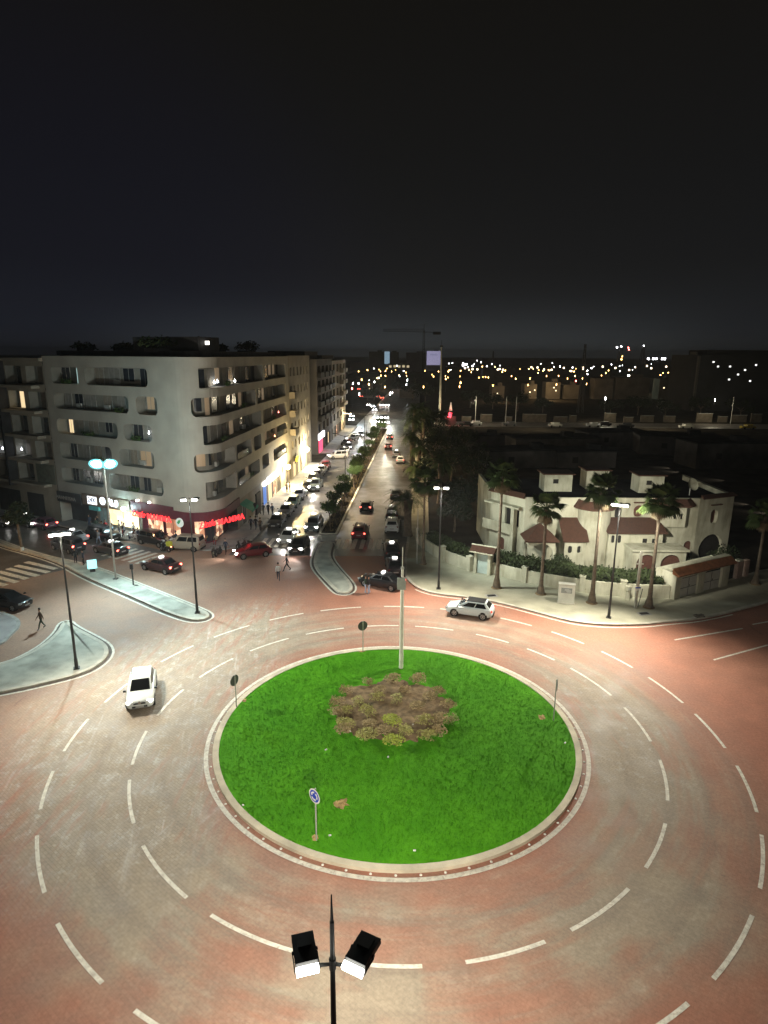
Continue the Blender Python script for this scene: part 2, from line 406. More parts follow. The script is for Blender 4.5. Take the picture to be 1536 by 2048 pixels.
LK2 = smooth_line(LK[:10], 1) + LK[10:]
pavement('pavement_corner', LK2, M_WALK2, M_KERBG)
pavement('pavement_street', [(-22, 141.5), (sx(141.5, -15.9), 141.5), (sx(198, -15.9), 198), (-24, 198)], M_WALK2, M_KERBG)
nose = smooth_poly([(-7.6, 72), (-7.75, 68), (-7.7, 64.6), (-7.2, 62.2), (-6.0, 59.2), (-4.9, 56.6), (-4.2, 55.3), (-3.3, 55.4), (-2.9, 56.6), (-3.3, 58.5), (-4.6, 61.9), (-5.8, 65.5), (-6.1, 68), (-6.0, 72)], 2)
pavement('traffic_island_nose', nose, M_ISLE)
pavement('traffic_island_long', smooth_poly([(-50, 74.5), (-39.5, 66.9), (-31.1, 62.9), (-24.6, 57.9), (-16.4, 51.6), (-15.0, 50.3), (-15.0, 49.2), (-16.2, 48.8), (-19.4, 50.9), (-23.6, 54.3), (-29.7, 58.9), (-35.9, 64.6), (-46, 70.2)], 2), M_ISLE)
pavement('traffic_island_triangle', smooth_poly([(-26.6, 48.7), (-25.6, 47.6), (-22.8, 45.5), (-21.4, 44.3), (-20.6, 42.9), (-20.5, 41.4), (-21.0, 40.0), (-22.2, 39.0), (-25.4, 37.1), (-36, 33), (-36, 36), (-27.5, 40.8), (-26.3, 43.5), (-26.3, 46.4), (-26.9, 48.4)], 2), M_ISLE)
pavement('pavement_west', smooth_poly([(-29.4, 43.8), (-29.7, 46.0), (-30.0, 47.8), (-31.0, 49.2), (-33.4, 50.6), (-50, 61), (-60, 50), (-44, 36), (-34, 40.5)], 2), M_WALK2, M_KERBG)
# planted strip along the middle of the street
g = MB(); med = [(sx(75.5, -8.3), 75.5), (sx(75.5), 75.5), (sx(190), 190), (sx(190, -8.3), 190)]
g.prism(offset_poly(med, .25), -.02, .12); struct(g.build('median_strip', M_DIRT))
g = MB(); band(g, med, 0, .27, -.02, .16); struct(g.build('median_kerb', M_KERB))
g = MB(); g.prism([(sx(72.5, -8.2), 72.6), (sx(72.5), 72.6), (sx(75.2), 75.2), (sx(75.2, -8.3), 75.2)], -.02, .02); struct(g.build('median_crossing', M_ISLE))

# painted markings
def arc_dash(mb, r, a0, a1, w=.17, z=.008):
    n = max(3, int((a1 - a0) / R(1.5)))
    for i in range(n):
        t0, t1 = a0 + (a1 - a0) * i / n, a0 + (a1 - a0) * (i + 1) / n
        p = lambda rr, t: (C0.x + rr * math.cos(t), C0.y + rr * math.sin(t), z)
        mb.face([p(r - w / 2, t0), p(r + w / 2, t0), p(r + w / 2, t1), p(r - w / 2, t1)])
OUT = [((640, 1220), (722, 1214)), ((537, 1239), (607, 1227)), ((426, 1274), (499, 1251)), ((322, 1324), (388, 1292)), ((208, 1405), (256, 1367)), ((123, 1503), (176, 1438)), ((76, 1620), (105, 1542)), ((86, 1787), (67, 1673)), ((200, 1970), (112, 1849)), ((768, 1213), (848, 1216)), ((880, 1219), (935, 1226)), ((998, 1239), (1063, 1252)), ((1104, 1263), (1169, 1287)), ((1203, 1303), (1267, 1335)), ((1296, 1355), (1367, 1406)), ((1388, 1428), (1449, 1496)), ((1469, 1531), (1511, 1624)), ((1521, 1669), (1529, 1781)), ((1518, 1838), (1442, 1970)), ((1390, 2020), (1240, 2120)), ((265, 2026), (400, 2120))]
INN = [((610, 1267), (687, 1255)), ((498, 1301), (575, 1275)), ((397, 1355), (466, 1317)), ((316, 1431), (368, 1379)), ((260, 1530), (291, 1462)), ((266, 1647), (252, 1561)), ((372, 1797), (284, 1692)), ((593, 1901), (420, 1832)), ((845, 1938), (690, 1930)), ((724, 1251), (797, 1252)), ((830, 1254), (907, 1260)), ((951, 1270), (1019, 1284)), ((1053, 1298), (1112, 1319)), ((1144, 1335), (1224, 1391)), ((1249, 1415), (1303, 1483)), ((1314, 1519), (1334, 1601)), ((1331, 1647), (1294, 1737)), ((1258, 1778), (1140, 1858)), ((1090, 1883), (932, 1928))]
g = MB()
for D, r in ((OUT, 19.09), (INN, 15.0)):
    for p, q in D:
        A = [math.atan2(v.y - C0.y, v.x - C0.x) for v in (at(*p), at(*q))]
        a0, a1 = min(A), max(A)
        if a1 - a0 > math.pi: a0, a1 = a1, a0 + 2 * math.pi
        arc_dash(g, r, a0, a1)
arc_dash(g, 11.08, 0, 2 * math.pi, .24)
def line(mb, p, q, w=.16, z=.008):
    d = (Vector(q) - Vector(p)).to_2d().normalized(); n = Vector((-d.y, d.x)) * w / 2
    mb.face([(p[0] - n.x, p[1] - n.y, z), (q[0] - n.x, q[1] - n.y, z), (q[0] + n.x, q[1] + n.y, z), (p[0] + n.x, p[1] + n.y, z)])
for p, q in (((1349, 1280), (1485, 1257)), ((1427, 1320), (1536, 1290)), ((1505, 1249), (1560, 1239))):
    line(g, at(*p), at(*q))
Q = offset_poly(RK, -.32, False)[8:-8]
for i in range(len(Q) - 1): line(g, (*Q[i], 0), (*Q[i + 1], 0), .16)
struct(g.build('lane_marking', M_LINE))
g = MB()
for k in range(12):
    x = -5.6 + k * .98
    if x < 1.6: line(g, (x, 69.4, 0), (x + .22, 73.4, 0), .5)
for k in range(7): line(g, (-14.6 + k * .95, 70.0, 0), (-14.4 + k * .95, 73.6, 0), .5)
line(g, (-10.6, 74.3, 0), (-8.5, 74.4, 0), .35)
for p_, q_ in (((52, 1124), (112, 1138)), ((32, 1131), (97, 1145)), ((16, 1137), (76, 1152)), ((-4, 1143), (54, 1158)), ((-22, 1149), (34, 1165)), ((-40, 1158), (12, 1171))): line(g, at(*p_), at(*q_), .6)
for k in range(6):
    a = Vector((-24.8 - k * .95, 66.9 + k * .52, 0)); line(g, a, a + Vector((-1.9, -3.2, 0)), .5)
struct(g.build('crosswalk', M_LINE))

# ------------------------------------------------------------------ roundabout island
g = MB()
ringp = [(C0.x + 10.72 * math.cos(2 * math.pi * i / 120), C0.y + 10.72 * math.sin(2 * math.pi * i / 120)) for i in range(120)]
band(g, ringp, 0, .34, -.02, .17)
M_RK = mat('island_kerb_blocks', (.56, .50, .38), .85, .22, .9, bump=.2)
struct(g.build('roundabout_kerb', M_RK))
BED = Vector((.62, 34.75))
def bed_r(a): return 3.95 + .20 * math.sin(8 * a + .6) + .10 * math.sin(5 * a + 1)
def mound(x, y):
    d = math.hypot(x - C0.x, y - C0.y) / 10.5
    return .13 + .55 * max(0, 1 - d * d) ** 1.1 + .03 * noise.noise(Vector((x, y, 0)) * .6)
def grass_mat(name, a, b2, c3, flat=True):
    m = bpy.data.materials.new(name); t, b = nodes(m); L = t.links.new
    tc = t.nodes.new('ShaderNodeTexCoord'); n1 = t.nodes.new('ShaderNodeTexNoise'); n1.inputs['Scale'].default_value = .35; n1.inputs['Detail'].default_value = 8; n1.inputs['Roughness'].default_value = .7
    n2 = t.nodes.new('ShaderNodeTexNoise'); n2.inputs['Scale'].default_value = 5; n2.inputs['Detail'].default_value = 4
    for n in (n1, n2): L(tc.outputs['Object'], n.inputs['Vector'])
    rp = t.nodes.new('ShaderNodeValToRGB'); e = rp.color_ramp.elements; e[0].position = .3; e[1].position = .7; e[0].color = (*a, 1); e[1].color = (*b2, 1)
    L(n1.outputs['Fac'], rp.inputs[0])
    mx = t.nodes.new('ShaderNodeMix'); mx.data_type = 'RGBA'; L(rp.outputs[0], mx.inputs[6]); mx.inputs[7].default_value = (*c3, 1)
    r2 = t.nodes.new('ShaderNodeMapRange'); r2.inputs[1].default_value = .5; r2.inputs[2].default_value = .72; L(n2.outputs['Fac'], r2.inputs[0]); L(r2.outputs[0], mx.inputs[0])
    L(mx.outputs[2], b.inputs['Base Color']); b.inputs['Roughness'].default_value = .75; b.inputs['Specular IOR Level'].default_value = .05
    if flat:
        ge = t.nodes.new('ShaderNodeNewGeometry'); up_ = t.nodes.new('ShaderNodeVectorMath'); up_.operation = 'MULTIPLY_ADD'; up_.inputs[1].default_value = (.14, .14, .14); up_.inputs[2].default_value = (0, 0, 1)
        L(ge.outputs['Normal'], up_.inputs[0]); nz = t.nodes.new('ShaderNodeVectorMath'); nz.operation = 'NORMALIZE'; L(up_.outputs[0], nz.inputs[0]); L(nz.outputs[0], b.inputs['Normal'])
    MATS[name] = m; return m
M_GRASS = grass_mat('lawn_grass', (.052, .245, .004), (.100, .37, .010), (.060, .25, .006))
M_SOIL = mat('mulched_soil', (.215, .148, .078), .95, .4, 3.0, bump=.9, bscale=9)
g = MB(); nr, na = 16, 96; vs = []; fs = []
for k in range(nr + 1):
    for i in range(na):
        a = 2 * math.pi * i / na; r = 10.40 * k / nr; x, y = C0.x + r * math.cos(a), C0.y + r * math.sin(a); vs.append((x, y, mound(x, y) if k < nr else .14))
for k in range(nr):
    fs += [(k * na + i, k * na + (i + 1) % na, (k + 1) * na + (i + 1) % na, (k + 1) * na + i) for i in range(na)]
g.add(vs, fs); struct(g.build('island_lawn', M_GRASS, smooth=60))
g = MB(); vs = []; fs = []; nr = 10
for k in range(nr + 1):
    for i in range(na):
        a = 2 * math.pi * i / na; r = bed_r(a) * k / nr; x, y = BED.x + r * math.cos(a), BED.y + r * math.sin(a)
        vs.append((x, y, mound(x, y) + (.06 * (1 - (k / nr) ** 4) - .02) + .035 * noise.noise(Vector((x, y, 3)) * 2.4)))
for k in range(nr):
    fs += [(k * na + i, k * na + (i + 1) % na, (k + 1) * na + (i + 1) % na, (k + 1) * na + i) for i in range(na)]
g.add(vs, fs); struct(g.build('soil_bed', M_SOIL, smooth=60))
BARE = [(-2.0, 26.5, .42), (9.9, 34.4, .32), (-9.0, 36.3, .22), (-3.1, 24.4, .24), (-1.6, 43.3, .3)]
g = MB(); rnd = random.Random(3)
for _ in range(42000):
    a, r = rnd.random() * 6.2832, 10.36 * math.sqrt(rnd.random()); x, y = C0.x + r * math.cos(a), C0.y + r * math.sin(a)
    ab = math.atan2(y - BED.y, x - BED.x)
    if math.hypot(x - BED.x, y - BED.y) < bed_r(ab) - .12: continue
    if any(math.hypot(x - p, y - q) < s * rnd.uniform(.5, 1.1) for p, q, s in BARE): continue
    z = mound(x, y); h = rnd.uniform(.04, .08); b = rnd.random() * 6.28; w = rnd.uniform(.02, .04)
    lx, ly = rnd.uniform(-.07, .07), rnd.uniform(-.07, .07)
    g.face([(x + w * math.cos(b), y + w * math.sin(b), z - .02), (x - w * math.cos(b), y - w * math.sin(b), z - .02), (x + lx, y + ly, z + h)])
tag(g.build('grass', M_GRASS), 'short bright green grass covering the round traffic island', 'grass', kind='stuff')
g = MB()
for (x, y, s) in BARE:
    n = 14; P = []
    for i in range(n):
        a = 6.2832 * i / n; r = s * rnd.uniform(.45, 1.1); P.append((x + r * math.cos(a), y + r * math.sin(a)))
    vs = [(x, y, mound(x, y) + .05)] + [(p[0], p[1], mound(*p) + .012) for p in P]
    g.add(vs, [(0, 1 + i, 1 + (i + 1) % n) for i in range(n)])
struct(g.build('bare_soil_patch', mat('bare_earth', (.36, .25, .10), .95, .5, 4)))
# twiggy shrubs in the bed
def shrub_mesh(seed, n=430, r=.42, h=.50):
    """low dome of small leaves on short twigs"""
    rd = random.Random(seed); tw, lf = MB(), MB(); lob = [(rd.random() * 6.28, rd.uniform(.5, 1), rd.uniform(.16, .26)) for _ in range(9)]
    for a, q, lr in lob: e = Vector((r * q * math.cos(a), r * q * math.sin(a), h * (1.1 - .5 * q))); tw.tube([Vector((0, 0, -.05)), e * .5, e], [.014, .009, .004], 4)
    for _ in range(n):
        a, q, lr = lob[rd.randrange(9)]; base = Vector((r * .62 * q * math.cos(a), r * .62 * q * math.sin(a), h * (.75 - .35 * q)))
        d = Vector((rd.gauss(0, 1), rd.gauss(0, 1), rd.gauss(.35, .8))).normalized(); c = base + d * lr * rd.uniform(.75, 1.1)
        if c.z < 0: continue
        t = (d + Vector((rd.gauss(0, .5), rd.gauss(0, .5), rd.gauss(0, .5)))).normalized() * rd.uniform(.06, .10); s_ = t.orthogonal().normalized() * .034
        lf.face([c - s_, c + t * .5 - s_ * .6, c + t, c + s_])
    return tw, lf
M_TWIG = mat('dry_twigs', (.26, .18, .10), .9, .3, 6)
LEAVES = [mat('olive_leaves', (.44, .42, .15), .7, .35, 5), mat('straw_leaves', (.42, .33, .17), .8, .35, 5), mat('lime_leaves', (.42, .48, .08), .7, .3, 5)]
protos = []
for k in range(3):
    tw, lf = shrub_mesh(11 + k); tw.add(lf.v, lf.f, 1); o = tw.build('shrub', [M_TWIG, LEAVES[k]]); protos.append(o)
SH = [(783, 1452, 2, 1.05), (788, 1492, 2, 1.05), (727, 1486, 0, 1.1), (734, 1430, 0, 1.0), (715, 1410, 0, .9), (756, 1400, 0, .9), (792, 1405, 0, .9), (850, 1448, 0, 1.0), (856, 1478, 0, 1.0), (812, 1470, 0, .9), (768, 1470, 1, .9), (690, 1455, 0, 1.0), (676, 1470, 1, .9), (693, 1425, 0, .8), (672, 1430, 1, .9), (675, 1410, 1, 1.0), (692, 1385, 1, .9), (735, 1368, 1, .8), (787, 1362, 1, 1.0), (838, 1362, 1, 1.05), (875, 1388, 1, .9), (895, 1415, 1, .9), (900, 1445, 1, 1.0), (880, 1445, 1, 1), (835, 1420, 1, .9), (860, 1400, 1, .9), (810, 1385, 1, .8), (760, 1385, 1, .8), (890, 1475, 1, .9), (740, 1455, 1, .8)]
usedp = set()
for px, py, k, s in SH:
    p = at(px, py, .6)
    if math.hypot(p.x - BED.x, p.y - BED.y) > bed_r(math.atan2(p.y - BED.y, p.x - BED.x)) + .1: p = Vector((BED.x + (p.x - BED.x) * .9, BED.y + (p.y - BED.y) * .9, 0))
    o = protos[k]
    if k in usedp: o = copy_tree(o)
    usedp.add(k); o.location = (p.x, p.y, mound(p.x, p.y) + .06); o.rotation_euler = (0, 0, rnd.random() * 6); o.scale = (s * 1.3, s * 1.3, s * .85)
    tag(o, ['small olive leaved shrub in the brown soil bed of the island', 'withered straw coloured shrub in the brown soil bed of the island', 'fresh lime green shrub in the brown soil bed of the island'][k], 'shrub', ['olive shrubs in the soil bed', 'withered shrubs in the soil bed', 'lime green shrubs in the soil bed'][k])
# studs round the kerb
st = MB(); st.lathe([(.001, .045), (.035, .042), (.06, .02), (.065, 0)], 10); st.build('road_stud', mat('stud_white', (.8, .78, .72), .4, .05, 3))
so = bpy.data.objects['road_stud']; n = 62
for i in range(n):
    o = so if i == 0 else so.copy()
    if i: col.objects.link(o)
    a = 2 * math.pi * (i + .3) / n; o.location = (C0.x + 10.84 * math.cos(a), C0.y + 10.84 * math.sin(a), .004)
    tag(o, 'small white road stud between the island kerb and the white line', 'road stud', 'road studs round the island')
rub = MB(); rub.box(0, 0, .04, .12, .08, .02, .4); rub.box(.03, .01, .06, .06, .07, .01, 1.2); rb = rub.build('litter', M_WHITE)
for i, (px, py) in enumerate([(652, 1510), (776, 1527), (700, 1475), (660, 1671), (826, 1463), (486, 1608), (829, 1700), (1130, 1485)]):
    o = rb if i == 0 else rb.copy()
    if i: col.objects.link(o)
    p = at(px, py, .35); o.location = (p.x, p.y, mound(p.x, p.y) + .1); o.rotation_euler = (0, 0, i)
    tag(o, 'scrap of white litter lying on the island', 'litter', 'scraps of litter on the island')
# ------------------------------------------------------------------ lamp posts
M_POLE = mat('dark_steel', (.045, .045, .045), .5, .25, 3, metal=.3)
M_POLEG = mat('galvanised_steel', (.42, .42, .38), .5, .15, 3, metal=.2)
M_BLACK = mat('black_casing', (.012, .012, .012), .55, .2, 6)
M_LENS = glow('floodlight_lens', (1.0, .98, .88), 14)
M_LENSC = glow('cold_floodlight_lens', (.62, .95, 1.0), 60)
def flood_head(parent, loc, yaw, tilt, lens=M_LENS, w=.45, l=.70):
    """box floodlight, lens along its lower front edge and underside"""
    h = MB(); h.box(0, .08, 0, w, l, .13); h.box(0, .2, .08, w * .6, l * .4, .05)
    for s in (-1, 1): h.cyl((s * (w / 2 + .035), .05, 0), (s * (w / 2 - .01), .05, 0), .035, n=8); h.box(s * (w / 2 + .02), -.14, -.06, .02, .42, .05)
    o = h.build('flood_head', M_BLACK, parent)
    o.location = loc; o.rotation_euler = (tilt, 0, yaw)
    g = MB(); g.box(0, -l / 2 + .0, -.055, w * .97, .13, .12, rx=R(24)); g.box(0, .06, -.075, w * .9, l * .8, .02)
    g.build('lens', lens, o)
    return o
def lamp_post(base, h, yaw, label, heads, group='floodlight posts round the junction', top=.25, lens=M_LENS, power=0, target=None, colour=CREAM, arm=.62, dark=False):
    t = thing('lamp_post', label, 'lamp post', (base[0], base[1], 0), yaw, group)
    p = MB(); p.cyl((0, 0, 0), (0, 0, h + top * .6), .105, .045, 12); p.cyl((0, 0, h + top * .6), (0, 0, h + top), .036, .012, 8); p.build('pole', M_BLACK if dark else M_POLE, t, smooth=40)
    b = MB(); b.box(0, 0, .16, .42, .42, .05); b.cyl((0, 0, .14), (0, 0, .9), .13, .12, 12)
    for sx_ in (-1, 1):
        for sy in (-1, 1): b.cyl((sx_ * .16, sy * .16, .16), (sx_ * .16, sy * .16, .23), .02, n=6)
    b.build('base_plate', M_POLE, t)
    a = MB(); a.tube([Vector((x * (arm if not dark else .56), -.02 - .05 * x * x, h - .06 - .07 * x * x)) for x in (-1, -.5, 0, .5, 1)], [.035] * 5, 8); a.cyl((0, 0, h - .2), (0, 0, h + .05), .072, n=12)
    a.build('cross_arm', M_POLE if dark else M_POLEG, t)
    for (x, yw, tl) in heads: flood_head(t, (x, .12, h + .05), yw, tl, lens)
    if power:
        spot('floodlight_beam', (base[0], base[1], h - .45), target, power, colour, 158, 1.0, .4, t)
    return t
two = [(-.56, R(15), R(-4)), (.57, R(-26), R(-4))]
lamp_post((-.97, 9.85), 10.3, 0, 'black twin floodlight post seen from above at the bottom edge', two, top=1.6, dark=True)
for s_ in (-1, 1): spot('floodlight_beam', (-.97 + s_ * .75, 10.35, 9.95), (s_ * 10.0, 31, 0), 6800, CREAM, 166, 1.0, .35, bpy.data.objects['lamp_post'])
P = at(154, 1340); lamp_post((P.x, P.y), 10.1, R(25), 'tall floodlight post standing on the triangular traffic island', [(-.5, R(10), R(-5)), (.0, 0, R(-5)), (.5, R(-10), R(-5))], power=11000, target=(-8, 29, 0))
P = at(395, 1228); lamp_post((P.x, P.y), 10.2, R(10), 'tall floodlight post at the rounded tip of the long traffic island', [(-.5, R(10), R(-5)), (.5, R(-10), R(-5))], power=7500, target=(-1, 38, 0), colour=COOL)
spot('facade_floodlight_beam', (-16.8, 51.2, 10.6), (-26, 71, 11), 6000, (1.0, .94, .82), 120, .9, .4, bpy.data.objects['lamp_post.002'])
P = at(877, 1180); lamp_post((P.x, P.y), 10.05, R(-5), 'tall floodlight post on the pavement corner by the low white garden wall', [(-.5, R(10), R(-5)), (.5, R(-10), R(-5))], power=11000, target=(2, 44, 0))
P = at(1217, 1238); lamp_post((P.x, P.y), 10.1, R(-25), 'tall floodlight post on the kerb in front of the white villa', [(-.5, R(10), R(-5)), (0, 0, R(-5)), (.5, R(-10), R(-5))], power=19500, target=(12, 38, 0))
spot('villa_floodlight_beam', (20.2, 50.3, 9.4), (24.6, 64, 2.4), 12000, (1.0, .97, .82), 98, 1.0, .4, bpy.data.objects['lamp_post.004'])
spot('villa_floodlight_beam', (5.9, 57.0, 9.9), (17, 65, 3), 6000, (.92, 1.0, .90), 110, .9, .4, bpy.data.objects['lamp_post.003'])
# the dazzling twin lamp beside the cafe
P = at(232, 1160)
t = thing('lamp_post', 'dazzling cold white twin floodlight post on the long traffic island', 'lamp post', (P.x, P.y, 0), 0, 'floodlight posts round the junction')
m = MB(); m.cyl((0, 0, 0), (0, 0, 11.7), .1, .055, 12); m.build('pole', M_POLEG, t, smooth=40)
m = MB(); m.box(0, 0, .16, .42, .42, .05); m.build('base_plate', M_POLE, t)
m = MB(); m.tube([Vector((-.8, 0, 11.75)), Vector((0, 0, 11.6)), Vector((.8, 0, 11.75))], [.04] * 3, 8); m.build('cross_arm', M_POLEG, t)
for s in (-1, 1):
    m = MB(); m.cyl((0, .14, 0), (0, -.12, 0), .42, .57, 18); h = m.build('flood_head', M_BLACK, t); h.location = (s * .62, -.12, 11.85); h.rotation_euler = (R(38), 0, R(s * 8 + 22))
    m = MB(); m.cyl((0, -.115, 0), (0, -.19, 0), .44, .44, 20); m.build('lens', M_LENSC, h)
    m = MB(); m.cyl((0, -.118, 0), (0, -.165, 0), .66, .70, 24); m.build('halo_ring', glow('cyan_halo_glow', (.22, .82, .92), .95), h)  # glowing ring stands in for the cyan glare halo round the lens
spot('floodlight_beam', (P.x + .1, P.y - .8, 11.6), (-17, 45, 0), 16000, CYAN, 140, 1.0, .4, t)
bulb('floodlight_spill', (P.x, P.y + .7, 12.3), 1300, (.45, .90, 1.0), .4, t)

# ------------------------------------------------------------------ mast and round signs of the island
P = at(802, 1347)
t = thing('mast', 'thick pale metal mast with a grey box near its top on the island', 'mast', (P.x, P.y, .3))
m = MB(); m.cyl((0, 0, -.2), (0, 0, 6.9), .155, .115, 14); m.cyl((0, 0, 6.9), (0, 0, 7.7), .085, .08, 12); m.cyl((0, 0, 7.7), (0, 0, 9.1), .03, .025, 8); m.build('pole', mat('mast_paint', (.74, .73, .62), .5, .1, 2), t, smooth=40)
m = MB(); m.box(-.06, -.15, 6.55, .58, .18, .84); m.box(-.06, -.25, 6.55, .50, .02, .75); m.build('equipment_box', mat('box_grey', (.36, .38, .34), .5, .12, 3), t)
m = MB(); m.cyl((0, 0, 7.55), (0, 0, 7.72), .12, n=12); m.build('collar', M_POLEG, t)
M_SIGNB = mat('sign_blue', (.012, .05, .46), .4, .08, 6); M_SIGNBACK = mat('sign_back', (.10, .105, .10), .5, .2, 5, metal=.4)
def round_sign(px, py, h, face, label, r=.36):
    P = at(px, py, .2); z0 = mound(P.x, P.y)
    t = thing('traffic_sign', label, 'traffic sign', (P.x, P.y, z0), face + math.pi / 2, 'roundabout signs on the island')
    m = MB(); m.cyl((0, 0, -.1), (0, 0, h + .04), .034, n=10); m.build('post', M_POLEG, t, smooth=40)
    zc = h - r + .02
    m = MB(); m.cyl((0, -.045, zc), (0, -.06, zc), r, n=32); m.build('sign_back', M_SIGNBACK, t)
    m = MB(); m.cyl((0, -.060, zc), (0, -.064, zc), r, n=32); m.build('sign_border', M_WHITE, t)
    m = MB(); m.cyl((0, -.065, zc), (0, -.068, zc), r * .83, n=32); d = m.build('sign_face', M_SIGNB, t)
    for k in range(3):
        m = MB(); a0 = R(90 + 120 * k)
        q = lambda rr, a: (rr * math.cos(a), -.072, zc + rr * math.sin(a))
        for i in range(8):
            a, b = a0 + R(72) * i / 8, a0 + R(72) * (i + 1) / 8
            m.face([q(r * .40, a), q(r * .62, a), q(r * .62, b), q(r * .40, b)])
        m.face([q(r * .30, a0 + R(72)), q(r * .72, a0 + R(72)), q(r * .51, a0 + R(100))])
        m.build('arrow', M_WHITE, t)
    return t
round_sign(633, 1680, 2.75, R(228), 'round blue sign with three white arrows on a post at the front of the island')
round_sign(473, 1412, 2.2, R(150), 'round sign seen from behind at the left rim of the island')
round_sign(726, 1302, 2.45, R(112), 'round sign seen from behind at the far rim of the island', .38)
round_sign(1107, 1440, 2.75, R(-14), 'round sign seen edge on at the right rim of the island')

# ------------------------------------------------------------------ vehicles
M_PAINT = objcol('car_paint', .32, .0, .35, spec=.4)
M_GLASS = mat('car_glass', (.008, .009, .010), .13, .1, 2, spec=.35)
M_TYRE = mat('tyre_rubber', (.012, .012, .012), .85, .2, 8)
M_RIM = mat('alloy', (.42, .42, .42), .35, .15, 6, metal=.7)
M_TRIM = mat('black_trim', (.012, .012, .013), .5, .2, 6)
M_HEAD = objcol('headlamp', .15, emit=38, spec=.8); M_TAIL = objcol('tail_lamp', .2, emit=14, spec=.6)
M_PLATE = mat('number_plate', (.42, .42, .41), .5, .05, 5)
M_CHROME = mat('chrome', (.62, .62, .62), .2, .05, 5, metal=.9)
SPEC = dict(
 hatchback=dict(L=4.05, W=1.74, H=1.47, nose=.74, hood=.94, belt=.96, tail=1.0, xws=1.06, xrf=.12, xrr=-1.42, xrb=-1.88),
 sedan=dict(L=4.5, W=1.78, H=1.44, nose=.72, hood=.92, belt=.95, tail=1.0, xws=1.02, xrf=.32, xrr=-1.0, xrb=-1.66),
 suv=dict(L=4.5, W=1.86, H=1.68, nose=.90, hood=1.06, belt=1.10, tail=1.12, xws=1.05, xrf=.45, xrr=-1.80, xrb=-2.12),
 estate_van=dict(L=4.3, W=1.80, H=1.80, nose=.84, hood=1.05, belt=1.08, tail=1.10, xws=1.2, xrf=.66, xrr=-1.95, xrb=-2.08),
 pickup=dict(L=5.2, W=1.86, H=1.80, nose=.95, hood=1.10, belt=1.12, tail=1.10, xws=1.05, xrf=.45, xrr=-.72, xrb=-.92),
)
def bil(c, u, v):
    a = Vector(c[0]).lerp(Vector(c[1]), u); b = Vector(c[3]).lerp(Vector(c[2]), u); return a.lerp(b, v)
def pane(name, c, u0, u1, v0, v1, parent, m=None, off=.012, sign=1):
    n = (bil(c, 1, 0) - bil(c, 0, 0)).cross(bil(c, 0, 1) - bil(c, 0, 0)).normalized() * off * sign
    g = MB(); P = [bil(c, u, v) + n for u, v in ((u0, v0), (u1, v0), (u1, v1), (u0, v1))]
    Q = [p - n * .8 for p in P]
    g.face(P); 
    for i in range(4): g.face([P[i], P[(i + 1) % 4], Q[(i + 1) % 4], Q[i]])
    return g.build(name, m or M_GLASS, parent)
